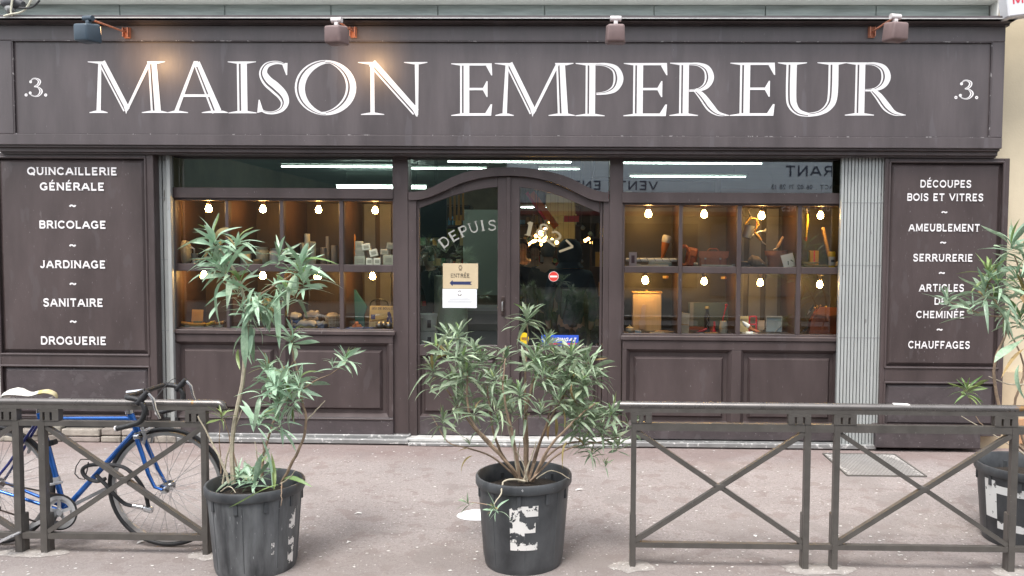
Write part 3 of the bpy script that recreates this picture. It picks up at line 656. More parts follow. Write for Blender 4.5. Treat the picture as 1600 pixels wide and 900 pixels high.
band('arch', [(u, interp(oz, u)) for u in us_], [(u, interp(iz, u)) for u in us_], -0.012, 0.12, M['brown'], shop)
# transom glass over the arch
A_ = [(u, 243) for u in us_]; B_ = [(u, interp(oz, u)+2) for u in us_]
k = len(us_); mb = MB(); vs = [tuple(P(u, v, GY)) for u, v in A_]+[tuple(P(u, v, GY)) for u, v in B_]
mb.add([(x, GY, z) for x, _, z in vs], [(i,k+i,k+i+1,i+1) for i in range(k-1)]).build('transom_glazing', M['transomglass'], shop)
jamb(638, 651, 312, 672, 'door_jamb', y=0.008, z0=0.05); jamb(941.5, 951, 312, 680, 'door_jamb', y=0.008, z0=0.05)
DY = 0.03
def door(ul, ur, gl, gr, top, lab, hinge_left):
    dr = empty('door', (0,0,0), parent=shop); dr['label'] = lab
    n = 16; us2 = [ul+(ur-ul)*i/n for i in range(n+1)]
    zbot = 0.065; zg = Z(540, DY); zl = Z(557, DY)
    # stiles and curved top rail
    xs = [X(ul, DY), X(gl, DY), X(gr, DY), X(ur, DY)]
    def stile(a, b, ua, ub, nm):
        va, vb = interp(iz, ua)+1, interp(iz, ub)+1
        z_a, z_b = P(ua, va, DY).z, P(ub, vb, DY).z
        vs = [(a,DY,zbot),(b,DY,zbot),(b,DY,z_b),(a,DY,z_a)]; vs += [(x, DY+0.05, z) for x, _, z in vs]
        bevel(MB().add(vs, [(0,1,2,3),(7,6,5,4),(0,4,5,1),(1,5,6,2),(2,6,7,3),(3,7,4,0)]).build(nm, M['brown'], dr), .003)
    stile(xs[0], xs[1], ul, gl, 'stile'); stile(xs[2], xs[3], gr, ur, 'stile')
    us3 = [gl+(gr-gl)*i/n for i in range(n+1)]
    band('top_rail', [(u, interp(iz, u)+1) for u in us3], [(u, interp(top, u)) for u in us3], DY+.0015, DY+0.048, M['brown'], dr)
    frame_piece('middle_rail', xs[1], xs[2], zl, zg, DY+.0015, DY+0.048, M['brown'], dr, .003)
    zk = Z(652, DY)
    frame_piece('bottom_rail', xs[1], xs[2], zbot, zk, DY+.0015, DY+0.048, M['brown_dirty'], dr, .003)
    sunk_field('cavetto', xs[1], xs[2], zk, zl, DY+.003, DY+0.035, 0.015, M['brown'], dr)
    raised_panel('door_panel', xs[1]+0.03, xs[2]-0.03, zk+0.03, zl-0.03, DY+0.034, 0.022, 0.02, M['brown'], dr)
    kk = n+1; a = [P(u, interp(top, u)-1, DY+0.03) for u in us3]
    MB().add([(p.x, DY+0.03, p.z) for p in a]+[(p.x, DY+0.03, zg-.004) for p in a], [(i,kk+i,kk+i+1,i+1) for i in range(n)]).build('door_glazing', M['glass'], dr)
    return dr, xs
dl, dlx = door(651.5, 793.5, 655, 777.5, [(655,325),(665,321),(680,315.5),(700,308),(720,302),(740,297),(760,293.5),(778,291.8)], 'left door leaf with an arched pane and paper notices', True)
drr, drx = door(795.5, 941, 811.5, 937, [(811,292),(830,294.5),(850,298.5),(870,304.5),(890,312),(905,318.5),(920,325),(937,332)], 'right door leaf with an arched pane and painted date', False)
# astragal, small latch plate, keyhole
frame_piece('astragal', X(791,DY-.012), X(797.5,DY-.012), 0.07, P(795,276,DY-.012).z, DY-0.014, DY-.0005, M['brown'], shop, .004)
lk = P(786, 478, DY)
MB().obox((lk.x, DY-0.006, lk.z), 0.03, 0.012, 0.16, bev=.003).build('handle_plate', simple('worn_dark_bronze',(0.07,0.05,0.045),0.4,metal=0.6,var=.3,scale=40), dl)
h_ = MB(); h_.tube([(lk.x,DY-0.012,lk.z+0.04),(lk.x,DY-0.05,lk.z+0.035),(lk.x,DY-0.055,lk.z),(lk.x,DY-0.05,lk.z-0.035),(lk.x,DY-0.012,lk.z-0.04)], 0.006, 8); h_.build('pull_handle', M['steel'], dl)
# threshold and metal tracks at the foot
a, b, c, d = rect(636, 669, 990, 679, -0.05)
frame_piece('threshold', a, b, 0.03, 0.058, -0.09, 0.14, simple('pale_threshold_stone',(0.46,0.45,0.43),0.7,var=.25,scale=9), shop, .005)
x0, x1 = X(271,-.06,690), X(640,-.06,690)
frame_piece('foot_track', x0, x1, 0.012, 0.05, -0.11, 0.10, M['strip'], shop, .004)
frame_piece('foot_track', X(640,-.06,690)+.002, X(972,-.06,690), 0.004, 0.0295, -0.13, 0.10, M['strip'], shop, .004)
frame_piece('foot_track', X(972,-.06,690)+.002, X(1366,-.06,690), 0.012, 0.05, -0.11, 0.10, M['strip'], shop, .004)
frame_piece('base_rail', x0, x1-.002, 0.05, 0.075, -0.05, 0.1, M['strip'], shop, .003)
# painted words on the door glass
M['gilt'] = mat('grey_gilt_lettering', (0.30,0.30,0.27), 0.45); M['gilt2'] = mat('dull_gilt_lettering', (0.26,0.22,0.14), 0.4)
def door_word(chars, name, par, w=0.80, sw=.23, m='gilt'):
    mb = MB(); e = 0; y = DY+0.028
    for ch, u, v, ang, h, sc in chars:
        c0 = P(u, v, y); hh = h/1256*6.83
        ops, ww = text_mesh(ch, sw*.72, .1, .46); ca, sa = math.cos(R(ang)), math.sin(R(ang))
        def f(a, b, yy):
            a = (a-ww/2)*w*hh*sc; b = (b-.5)*hh; return (c0.x+a*ca-b*sa, yy, c0.z+a*sa+b*ca)
        for k2, (pts, wd) in enumerate(ops): ribbon(mb, pts, [wd*(1.35 if (len(pts)==2 and abs(pts[0][0]-pts[1][0])<.02) else .8)]*len(pts), f, y-e); e += .00015
    return mb.build(name, M[m], par, recalc=False)
door_word([('D',694,378,38,17,1),('E',709,368.5,31,17,1),('P',724,361,25,17,1),('U',740,355.5,18,17,1),('I',754,352.5,10,17,1),('S',769,352,3,17,1)], 'lettering', dl)
door_word([('1',827,357,-12,23,1),('8',848,360,-24,22,1),('2',866,372,-34,22,1),('7',883,387,-44,23,1)], 'lettering', drr, w=1.15, sw=.24, m='gilt2')

# ---------------------------------------------------------------- footing stones
ft = empty('stone_footing', (X(120),0,0), label='rough pale stone footing under the left pilaster and grille', cat='footing')
xx = X(-60, PY); k = 0
while xx < X(268, PY)-.05:
    w_ = random.uniform(0.16, 0.34); z = 0.0
    for h_k in (random.uniform(.05,.075), random.uniform(.05,.07)):
        o = MB().obox((xx+w_/2-ft.location.x, PY+0.13+random.uniform(-.012,.012), z+h_k/2), w_-.012, 0.26, h_k-.006, bev=.01).build('stone', M['stone'], ft); z += h_k
    xx += w_
MB().box(X(-60,PY)-ft.location.x, X(268,PY)-ft.location.x, PY+0.06, 0.3, 0.0, Z(654,PY,120)).build('mortar', M['dark'], ft)
#ft2 = empty('stone_footing', (X(460),0,0), label='low stone footing course under the left display window', cat='footing')
# ---------------------------------------------------------------- wall above, neighbours
aw = empty('upper_wall', (0,0.05,zc), label='weathered grey green boarding and pale ledge above the shop cornice', cat='wall')
yb = 0.02
bx = X(-120, yb, 18); joints = [X(u, yb, 18) for u in (-120, -30, 187, 351, 517, 684, 851, 1022, 1196, 1369, 1546)]
for i in range(len(joints)-1):
    for (v0, v1, dz) in ((7.5, 40, 0),):
        z1_, z0_ = Z(7.5, yb), Z(44, yb)
        o = bevel(MB().box(joints[i]+.003, joints[i+1]-.003, yb-0.05, 0.1-0.05, z0_-zc, z1_-zc).build('board', M['board'], aw), .004); 
MB().box(-8, joints[-1], 0.0, 0.09, Z(44,yb)-zc-.05, 4.4-zc).build('backing_wall', M['ledge'], aw)
frame_piece('ledge', -8, joints[-1]+0.01, Z(7.3,yb)-zc, Z(7.3,yb)-zc+0.045, -0.16, 0.0, M['ledge'], aw, .005)
frame_piece('ledge', -8, joints[-1]+0.01, Z(7.3,yb)-zc+.047, Z(7.3,yb)-zc+0.5, -0.10, 0.0, M['ledge'], aw, .005)
x0, x1 = joints[-1]+.012, X(1563, -.1, 10)
frame_piece('end_pier', x0, x1, -0.02+Z(26,yb)-zc, 0.9, -0.14, 0.1, M['offwhite'], aw, .008)
nb = empty('cream_building', (X(1700), 0.1, 0), label='cream rendered wall of the neighbouring building at the right edge', cat='building')
o0 = nb.location
x0 = X(1560, 0.0, 300)
zs = Z(582, 0.0, 1580); zo = Z(655, 0, 1590)
MB().box(x0-o0.x, 12-o0.x, -0.02, 0.5, zs, 7.5).build('wall', M['cream'], nb)
MB().box(X(1530,0,650)-o0.x-.2, 12-o0.x, -0.07, 0.5, 0.0, zs-.001).build('wall_base', M['creambase'], nb)
MB().box(X(1583,0,650)-o0.x, 12-o0.x, -0.10, 0.5, 0.05, zo-.001).build('plinth', M['orange'], nb)
ln = empty('left_building', (X(-60), 0.1, 0), label='pale wall of the building beyond the left pilaster', cat='building')
MB().box(-12-ln.location.x, xl-.02-ln.location.x, 0.0, 0.5, 0.0, 7.5).build('wall', M['ledge'], ln)
uf = MB().box(xl-.01, X(1560), 0.12, 0.6, 4.3, 7.5).build('upper_facade', M['ledge']); tag(uf, 'pale rendered upper storey above the boards over the shop', 'wall')

# projecting shop sign at the top right corner
sg = empty('projecting_sign', tuple(P(1564, 20, -0.35)), label='white projecting sign box with red letters at the top right corner', cat='sign')
o0 = sg.location
bevel(MB().obox((0.55, 0.0, 0.20), 1.1, 0.14, 0.37, rot=Matrix.Rotation(R(-7),3,'Y')).build('box', simple('sign_white',(0.62,0.62,0.64),0.5), sg), .01)
ca, sa = math.cos(R(7)), math.sin(R(7))
put_text('MEUBLES', lambda t, z, yy: (0.050+0.55*t*ca-0.075*z*sa, yy, 0.045+0.55*t*sa+0.075*z*ca), -0.0725, 'lettering', simple('sign_red',(0.55,0.03,0.06),0.5), sg, sw=.2, gap=.2, tick=0)
# ================================================================ SPOTLIGHTS ON THE SIGN
def spot(ub, vb, uh, vh, hm, km, lit, label, yaw=0, hy=-0.80, roll=0):
    B = P(ub, vb, FY); Hh = P(uh, vh, hy)
    t = empty('sign_spotlight', tuple(B), label=label, cat='spotlight', group='projecting spotlights along the top of the sign')
    L0 = lambda q: (Vector(q)-B)
    MB().obox((0,-0.006,0), 0.05, 0.012, 0.085).build('wall_plate', M['copper'], t)
    mb = MB(); mb.obox((-0.02,-0.025,0), 0.006, 0.04, 0.075); mb.obox((0.02,-0.025,0), 0.006, 0.04, 0.075); mb.build('bracket', M['copper'], t)
    top = Hh + Vector((0, 0.02, 0.115))
    MB().tube([(0,-0.03,0.0), L0(top)], 0.0075, 8).build('arm', M['copper'], t)
    rz = Matrix.Rotation(R(yaw), 3, 'Z') @ Matrix.Rotation(R(roll), 3, 'Y')
    k = MB(); k.tube([L0(top)+rz@Vector((-0.04,0,0)), L0(top)+rz@Vector((0.04,0,0))], 0.021, 14); k.obox(L0(top)+Vector((0,0,-0.03)), 0.03, 0.03, 0.03, rz, .004); k.build('knuckle', km, t)
    # head: tapered rounded box, wide towards the wall
    bm = bmesh.new(); bmesh.ops.create_cube(bm, size=1)
    for v in bm.verts:
        f = 1.0 if v.co.y > 0 else 0.86
        g = 1.0 if v.co.z < 0 else 0.9
        v.co = Vector((v.co.x*0.155*f*g, v.co.y*0.13, v.co.z*0.145*f))
    bmesh.ops.bevel(bm, geom=list(bm.edges), offset=0.016, segments=3, affect='EDGES', profile=.5)
    me = bpy.data.meshes.new('housing'); 
    rt = rz @ Matrix.Rotation(R(6), 3, 'X')
    for v in bm.verts: v.co = L0(Hh) + rt @ v.co
    for f_ in bm.faces: f_.smooth = True
    bm.to_mesh(me); bm.free(); me.materials.append(hm); o = bpy.data.objects.new('housing', me); col.objects.link(o); o.parent = t
    try: me.set_sharp_from_angle(angle=R(50))
    except Exception: pass
    lens = MB(); c = [L0(Hh)+rt@Vector((sx*.062, .0665, sz*.055)) for sx, sz in ((-1,-1),(1,-1),(1,1),(-1,1))]
    lens.add(c, [(0,1,2,3)]); lens.build('lens', simple('lens_lit',(1,.7,.4),.3,emit=(1,.55,.25),estr=3) if lit else simple('lens_off',(.3,.3,.32),.1), t)
    if lit:
        ld = bpy.data.lights.new('spot_lamp', 'SPOT'); ld.energy = 5; ld.color = (1,0.62,0.32); ld.spot_size = R(78); ld.spot_blend = 1.0; ld.shadow_soft_size = 0.03
        lo = bpy.data.objects.new('lamp_light', ld); col.objects.link(lo); lo.parent = t
        lo.location = L0(Hh) + rt@Vector((0,.085,0)); tgt = L0(P(lit[0], lit[1], FY+.02)); lo.rotation_euler = (tgt-Vector(lo.location)).to_track_quat('-Z','Y').to_euler()
    return t
spot(200, 52, 136, 52, M['lampblue'], M['lampblue'], (238, 88), 'slate blue spotlight on a copper arm above the first M', yaw=-14, roll=2)
spot(553, 51, 525, 55, M['lampbrown'], M['lampwhite'], (575, 95), 'faded brown spotlight above the letter O with a chalky knuckle', yaw=-10)
spot(964, 52, 962, 53, M['lampbrown'], M['lampwhite'], None, 'faded brown spotlight seen square on above the P and E', yaw=2)
spot(1361, 51, 1400, 50, M['lampbrown'], M['lampwhite'], None, 'faded brown spotlight above the last letter R', yaw=14)
# cable tangle and dark camera housing, top left
cb = empty('cable_bundle', tuple(P(30, 22, -0.25)), label='loose pale cables with a dark fitting above the cornice at the top left corner', cat='cables')
o0 = cb.location
q = lambda u, v, y=-0.28: P(u, v, y)-o0
MB().tube([q(5,6),q(14,4),q(28,5),q(36,8)], [.03,.045,.05,.03], 12).build('fitting', simple('dark_fitting',(.05,.05,.055),.5), cb)
MB().tube([q(10,12,-.3),q(16,16,-.3),q(22,14,-.3)], [.02,.04,.02], 10).build('fitting', M['offwhite'] if False else simple('grey_fitting',(.2,.2,.2),.6), cb)
for i, pts in enumerate(([(20,-6),(18,8),(17,18),(19,25)], [(50,-2),(40,14),(30,20),(18,22),(6,25)], [(62,0),(58,5),(48,12),(30,12)])):
    MB().tube([q(a, b_, -.34-.01*i) for a, b_ in smooth_pts(pts, 4)], .007, 6).build('cable', simple('cable_pale',(.55,.53,.42),.5) if i < 2 else M['rubber'], cb)

# ================================================================ BULBS
def make_bulb(loc, label):
    t = empty('hanging_bulb', loc, label=label, cat='light bulb', group='bare bulbs glowing in the display cases')
    MB().lathe([(0,.066),(.03,.066),(.03,.060),(.014,.056),(.016,.03),(.019,.026),(.019,.008),(0,.008)], n=14).build('socket', M['sockw'], t)
    MB().lathe([(0.013,.010),(.015,.0),(.023,-.012),(.0275,-.028),(.0255,-.043),(.016,-.054),(0,-.058)], n=14).build('globe', M['bulb'], t)
    return t
BU = [(326,327,'L','upper',1),(411,328,'L','upper',2),(498,329,'L','upper',3),(586,330,'L','upper',4),(319,431,'L','lower',1),(411,432,'L','lower',2),(496,433,'L','lower',3),(582,433,'L','lower',4),
      (1013,335,'R','upper',1),(1100,336,'R','upper',2),(1190,338,'R','upper',3),(1282,338,'R','upper',4),(1008,439,'R','lower',1),(1100,441,'R','lower',2),(1188,443,'R','lower',3),(1281,446,'R','lower',4)]
ORD = {1:'leftmost', 2:'second', 3:'third', 4:'rightmost'}
proto = None
for u, v, s, row, k in BU:
    lab = f"glowing bare bulb in the {row} row of the {'left' if s=='L' else 'right'} window, {ORD[k]} bay" if k in (1,4) else f"glowing bare bulb in the {row} row of the {'left' if s=='L' else 'right'} window, {ORD[k]} bay from the left"
    p = P(u, v, 0.165); loc = (p.x, 0.165, p.z+0.033)
    if proto is None: proto = make_bulb(loc, lab); o = proto
    else: o = copy_tree(proto); o.location = loc; o['label'] = lab; sc_ = 1+.05*math.sin(u*.7+v); o.scale = (sc_,sc_,sc_); o.rotation_euler = (.06*math.sin(u), .06*math.cos(u*1.3), 0)

# ================================================================ GOODS IN THE CASES
def item(name, label, cat, u, y, zb, group=None):
    p = P(u, 400, y); return empty(name, (p.x, y, zb), label=label, cat=cat, group=group)
def U(px, y=0.25): return px/1256*(6.8+y)
def lath(t, nm, prof, m, n=14, c=(0,0,0), Mx=None): return MB().lathe([(r_, z_) for r_, z_ in prof], c=c, n=n, M=Mx).build(nm, m, t)
wood = mat('pale_wood', (0.50,0.33,0.17), 0.5, var=0.12, scale=14, stretch=(3,3,.4)); wood2 = mat('honey_wood', (0.55,0.32,0.10), 0.5, var=0.12, scale=14)
cream = simple('cream_ceramic', (0.62,0.57,0.45), 0.35); soap = mat('grey_soap', (0.36,0.35,0.27), 0.6, var=.1, scale=20, objrand=.15); soapw = simple('ivory_soap', (0.62,0.60,0.48), 0.6)
leather = mat('tan_leather', (0.36,0.12,0.05), 0.45, var=.15, scale=20, bump=.2); leather2 = mat('red_brown_leather', (0.26,0.07,0.035), 0.5, var=.15, scale=18, bump=.2)
terra = mat('terracotta', (0.45,0.20,0.12), 0.8, var=.12, scale=20); zinc = simple('zinc', (0.42,0.44,0.44), 0.4, metal=.5); red = simple('red_plastic', (0.60,0.03,0.05), 0.35)
yellow = simple('yellow_plastic', (0.75,0.50,0.02), 0.4); blue = simple('blue_cloth', (0.04,0.12,0.42), 0.8); whitec = simple('white_cloth', (0.62,0.62,0.62), 0.8); card = mat('printed_card', (0.55,0.46,0.24), 0.6, var=.08, scale=12)
black = simple('black_plastic', (0.02,0.02,0.02), 0.4); steel = M['steel']; navy = simple('navy', (0.02,0.03,0.10), 0.5); grn = simple('bottle_green', (0.05,0.16,0.12), 0.3); whitep = simple('white_plastic', (0.70,0.70,0.66), 0.4)
zs = ZSH_L
# left upper shelf
t = item('enamel_jug', 'tall rounded cream vessel at the far left of the upper shelf', 'vessel', 287, .22, zs)
lath(t, 'body', [(0,0),(.045,.005),(.062,.03),(.066,.10),(.062,.16),(.045,.195),(.02,.205),(0,.205)], cream, 18)
MB().tube([(.06,0,.15),(.095,0,.13),(.095,0,.07),(.06,0,.05)], .007, 8).build('handle', steel, t)
t = item('meat_mincer', 'small metal grinder beside the cream vessel', 'grinder', 304, .24, zs)
lath(t, 'body', [(0,0),(.03,0),(.02,.02),(.022,.05),(.03,.07),(.032,.09),(0,.09)], zinc); MB().tube([(.02,0,.05),(.05,-.01,.05),(.05,-.01,.02)], .006, 8).build('crank', steel, t)
def bottle(u, y, r_, h, m, capm, lab, nm='bottle', zb=None, cat='bottle'):
    t = item(nm, lab, cat, u, y, zs if zb is None else zb)
    lath(t, 'body', [(0,0),(r_,0),(r_,h*.5),(r_*.8,h*.62),(r_*.42,h*.70),(r_*.42,h*.8),(0,h*.8)], m); lath(t, 'cap', [(0,h*.8),(r_*.55,h*.8),(r_*.55,h),(0,h)], capm); return t
bottle(345, .3, .03, .21, whitep, yellow, 'white bottle half hidden by leaves on the upper shelf'); bottle(364, .22, .034, .16, cream, cream, 'cream stoppered bottle left of the lidded jars')
def jar(u, y, r_, h, m, lidm, lab, nm='jar', zb=None):
    t = item(nm, lab, 'jar', u, y, zs if zb is None else zb)
    lath(t, 'body', [(0,0),(r_,0),(r_*1.04,h*.1),(r_*1.04,h*.75),(r_*.85,h*.86),(0,h*.86)], m, 16); lath(t, 'lid', [(0,h*.86),(r_*.92,h*.86),(r_*.92,h),(0,h)], lidm, 16); return t
jar(384, .28, .045, .10, cream, cream, 'low cream jar at the start of the second upper bay'); jar(410, .26, .052, .15, simple('sage_ceramic',(.42,.42,.33),.4), simple('sage_lid',(.34,.36,.30),.4), 'sage green lidded jar in the second upper bay')
jar(402, .16, .038, .045, wood, card, 'round wooden tub in front of the sage jar'); jar(430, .22, .045, .14, whitep, steel, 'white jar with a metal lid in the second upper bay')
for i, (u, y, w, h) in enumerate(((474,.34,.052,.19),(480.5,.24,.050,.27),(489,.20,.050,.20),(462,.42,.055,.24),(505,.40,.05,.15),(512,.44,.034,.25),(522,.38,.055,.17))):
    t = item('pillar_candle', ['short ivory pillar candle left of the tall one','tall ivory pillar candle in the third upper bay','medium ivory pillar candle right of the tall one','dim grey candle behind at the left','short grey candle behind to the right','thin grey candle behind to the right','squat grey candle near the third muntin'][i], 'candle', u, y, zs, 'pillar candles on the upper shelf')
    m_ = soapw if i < 3 else simple('grey_wax', (.27,.25,.24), .6)
    lath(t, 'body', [(0,0),(w/2,0),(w/2,h-.004),(w/2-.005,h),(0,h-.006)], m_, 14); MB().tube([(0,0,h-.006),(.001,0,h+.012)], .0015, 5).build('wick', black, t)
def block(u, v, w, h, rot, m, lab, y=.2, zb=None, d=None):
    p = P(u, v, y); t = empty('soap_block', (p.x, y, p.z if zb is None else zb+h/2), label=lab, cat='soap block', group='soap cubes piled in the upper left window')
    MB().obox((0,0,0), w, d or w, h, Matrix.Rotation(R(rot),3,'Y') @ Matrix.Rotation(R(12),3,'Z'), .006).build('cube', m, t)
    MB().obox((0,0,0), w*.62, (d or w)+.004, h*.5, Matrix.Rotation(R(rot),3,'Y') @ Matrix.Rotation(R(12),3,'Z'), .004).build('stamp', simple('stamped_soap',(.30,.29,.22),.7), t)
    return t
s_ = lambda px: U(px, .2)
h1 = s_(13.5)
block(560, 0, s_(17), h1, 0, soap, 'bottom cube of the left soap column', .22, zs); block(560, 0, s_(15), s_(12), 0, soap, 'middle cube of the left soap column', .22, zs+h1); block(559, 0, s_(12.5), s_(11.5), 0, soap, 'top cube of the left soap column', .22, zs+h1+s_(12))
hs2 = s_(11)
block(575, 0, s_(10.5), hs2, 0, soapw, 'small ivory cube at the foot of the soap pile', .17, zs); block(587, 0, s_(11), hs2, 0, soapw, 'second ivory cube at the foot of the soap pile', .17, zs); block(605, 0, s_(16), s_(16), 0, soap, 'large grey cube at the foot of the right soap column', .24, zs)
block(584, 395.5, s_(12.5), s_(11.5), -14, soapw, 'tilted ivory cube leaning on the pile', .17); block(572.5, 386, s_(13), s_(10.5), -9, soapw, 'tilted ivory cube topmost in the middle of the pile', .19)
block(599, 0, s_(13), s_(9), 0, soap, 'middle cube of the right soap column', .26, zs+s_(16)); block(608, 0, s_(11), s_(10), 4, soap, 'tilted top cube of the right soap column', .25, zs+s_(25))
t = item('carved_figure', 'tall carved orange wooden object behind the soap cubes', 'ornament', 553, .36, zs)
MB().tube([(0,0,0),(.005,0,.1),(-.012,0,.18),(.006,0,.24),(-.004,0,.285)], [.03,.028,.022,.016,.006], 10).build('body', simple('orange_wood',(.55,.22,.04),.4), t)
for k in range(3): MB().obox((-.02,-.01,.10+.05*k), .03, .02, .022, Matrix.Rotation(R(20*k-20),3,'Y'), .005).build('notch', leather2, t)
# left lower floor
zf = ZFL_L
t = item('display_card', 'small yellow card standing at the back of the first lower bay', 'card', 307, .26, zf)
MB().obox((0,0,.085), U(18), .012, .125, Matrix.Rotation(R(-8),3,'X'), .002).build('card', wood2, t); MB().obox((.01,-.012,.03), U(14), .01, .03).build('strip', grn, t)
for i, (u, y, l, a, lab) in enumerate(((291,.16,.13,-6,'ochre bread brush at the far left of the lower floor'),(307,.10,.14,0,'orange scrubbing brush second from the left on the lower floor'),(324,.13,.12,22,'bright yellow brush with angled handle'),(338,.18,.14,14,'ochre brush under the first muntin'))):
    t = item('scrubbing_brush', lab, 'brush', u, y, zf, 'yellow brushes laid on the window floor')
    MB().obox((0,0,.032), l, .045, .026, Matrix.Rotation(R(-a),3,'Y'), .010).build('handle', [wood2,simple('amber_wood',(.62,.33,.03),.4),yellow,wood2][i], t); MB().obox((0,0,.010), l*.8, .038, .018, None, .003).build('bristles', cream, t)
bottle(367, .24, .024, .18, simple('dark_glass',(.04,.035,.03),.15), black, 'dark glass bottle in the second lower bay', zb=zf); bottle(376, .3, .026, .13, simple('smoke_glass',(.12,.11,.10),.2), black, 'smoky glass bottle in the second lower bay', zb=zf)
st = item('display_riser', 'dark riser block carrying two patterned pots', 'riser', 400, .34, zf); MB().obox((0,0,.085), U(75,.34), .12, .17, None, .004).build('block', M['caseshelf'], st)
for u, lab in ((384,'patterned yellow cup left on the dark riser'),(418,'patterned cream cup right on the dark riser')):
    t = item('patterned_cup', lab, 'cup', u, .32, zf+.172); lath(t, 'body', [(0,0),(.034,0),(.038,.01),(.038,.075),(.033,.075),(.033,.01),(0,.01)], mat('patterned_glaze',(.60,.50,.30),.3,c2=(.25,.22,.10),scale=60), 16); MB().tube([(.036,0,.06),(.06,0,.05),(.06,0,.025),(.036,0,.018)], .004, 6).build('handle', cream, t)
t = item('salt_cellar', 'small white figurine near the second muntin', 'figurine', 432, .28, zf+.172); lath(t, 'body', [(0,0),(.024,0),(.018,.03),(.022,.05),(.012,.07),(.018,.085),(0,.10)], whitep)
# folded cloths: soft stacked slabs
def cloth(lab, u, y, w, h, d, zb, m, tw=0, nm='folded_towel', cat='towel', n=3, m2=None):
    t = item(nm, lab, cat, u, y, zb, 'folded linen in the third lower bay')
    for k in range(n):
        bm = bmesh.new(); bmesh.ops.create_grid(bm, x_segments=10, y_segments=6, size=.5)
        for v in bm.verts:
            x_, y_ = v.co.x, v.co.y; e = max(abs(x_), abs(y_))*2
            v.co = Vector((x_*w, y_*d, h*(k+1)/n - (h/n)*.85*max(0, e-.72)/.28 + .006*math.sin(x_*14+k+tw)+.004*math.sin(y_*9+tw)))
        ex = bmesh.ops.extrude_face_region(bm, geom=list(bm.faces)); 
        for v in [g for g in ex['geom'] if isinstance(g, bmesh.types.BMVert)]: v.co.z = max(0.0, v.co.z - h/n*.9)
        bmesh.ops.recalc_face_normals(bm, faces=bm.faces)
        me = bpy.data.meshes.new('fold'); 
        for f_ in bm.faces: f_.smooth = True
        bm.to_mesh(me); bm.free(); me.materials.append(m if (k % 2 == 0 or not m2) else m2); o = bpy.data.objects.new('fold', me); col.objects.link(o); o.parent = t
        o.rotation_euler = (0, 0, R(tw*(k-1)))
    return t
cloth('blue and white folded towel at the left of the pile', 457, .22, .12, .13, .12, zf, blue, 4, n=4, m2=whitec); cloth('white towel with a yellow stripe in front of the pile', 480, .12, .17, .07, .10, zf, whitec, -3, n=3, m2=simple('straw_cloth',(.62,.52,.26),.8))
cloth('beige napkins folded behind the white towel', 487, .30, .13, .14, .1, zf, simple('beige_cloth',(.42,.34,.26),.9), 6, n=4, m2=simple('grey_cloth',(.34,.33,.35),.9)); cloth('pale blue towel in front of the basket', 499, .16, .10, .06, .09, zf, simple('pale_blue_cloth',(.36,.44,.62),.8), 2, n=3)
t = item('wire_basket', 'round pale wire basket holding linen by the third muntin', 'basket', 519, .26, zf)
mb = MB()
for k in range(4): mb.tube([(.055*(1+k*.06)*math.cos(a), .055*(1+k*.06)*math.sin(a), .01+k*.032) for a in [2*math.pi*i/18 for i in range(18)]], .003, 5, closed=True)
for i in range(14): a = 2*math.pi*i/14; mb.tube([(.055*math.cos(a),.055*math.sin(a),.0),(.066*math.cos(a),.066*math.sin(a),.108)], .0022, 4)
mb.build('basket_wire', cream, t); lath(t, 'linen', [(0,.02),(.048,.02),(.056,.10),(.035,.128),(0,.135)], simple('beige_cloth2',(.45,.37,.28),.9), 16)
# boules set
t = item('boules_box', 'yellow printed boules game box with a navy figure behind the steel balls', 'box', 598, .24, zf)
rx = Matrix.Rotation(R(-10), 3, 'X'); bw, bh = U(43,.24), U(34,.24)
MB().obox((0,0,bh/2+.004), bw, .014, bh, rx, .002).build('board', card, t)
fb = lambda a, b_, yy: tuple(Vector((0,0,bh/2+.004)) + rx @ Vector((a*bw, -.0085+yy, b_*bh)))
put_text('JEU DE BOULES', lambda a, b_, yy: fb(a*.82-.42, b_*.10+.33, yy), 0, 'lettering', navy, t, sw=.2, tick=0)
mb = MB(); mb.add([fb(*p, 0) for p in ((-.44,.10),(-.28,.10),(-.28,-.12),(-.44,-.12))], [(0,1,2,3)]); mb.add([fb(*p, -.0003) for p in ((.16,.2),(.24,.24),(.30,.12),(.36,-.3),(.28,-.32),(.24,-.08),(.20,-.3),(.12,-.3),(.18,.02))], [tuple(range(9))])
mb.build('print', simple('print_navy',(.06,.06,.20),.6), t)
mb = MB(); mb.add([fb(*p, -.0001) for p in ((-.46,-.2),(.48,.0),(.48,-.06),(-.46,-.26))], [(0,1,2,3)]); mb.add([fb(*p, -.0002) for p in ((-.2,-.28),(.02,-.28),(.02,-.36),(-.2,-.36))], [(0,1,2,3)]); mb.build('print', simple('print_ochre',(.34,.24,.10),.6), t)
for i, (u, y, lab) in enumerate(((592,.15,'left polished steel boule'),(599,.20,'middle steel boule half hidden between the other two'),(607,.14,'right polished steel boule by the window post'))):
    r_ = .033; t = item('steel_boule', lab, 'boule', u, y, zf, 'steel boules in front of the game box')
    lath(t, 'ball', [(r_*math.sin(R(a)), r_-r_*math.cos(R(a))) for a in range(0,181,15)], steel, 20)
t = item('soap_dish', 'white saucer with orange balls of soap beside the boules', 'saucer', 556, .14, zf)
lath(t, 'dish', [(0,.008),(.045,.008),(.062,.018),(.062,.014),(.045,.0),(0,.0)], whitep, 20)
for dx, dy, dz in ((-.02,0,.022),(.012,-.01,.022),(.0,.012,.026),(.028,.008,.022),(.004,0,.048)): MB().lathe([(.018*math.sin(R(a)), -.018*math.cos(R(a))) for a in range(0,181,30)], c=(dx,dy,dz), n=10).build('ball', simple('orange_soap',(.70,.28,.12),.5), t)
t = item('teal_apron', 'folded teal fan shaped cloth leaning by a wooden stick', 'cloth', 560, .34, zf)
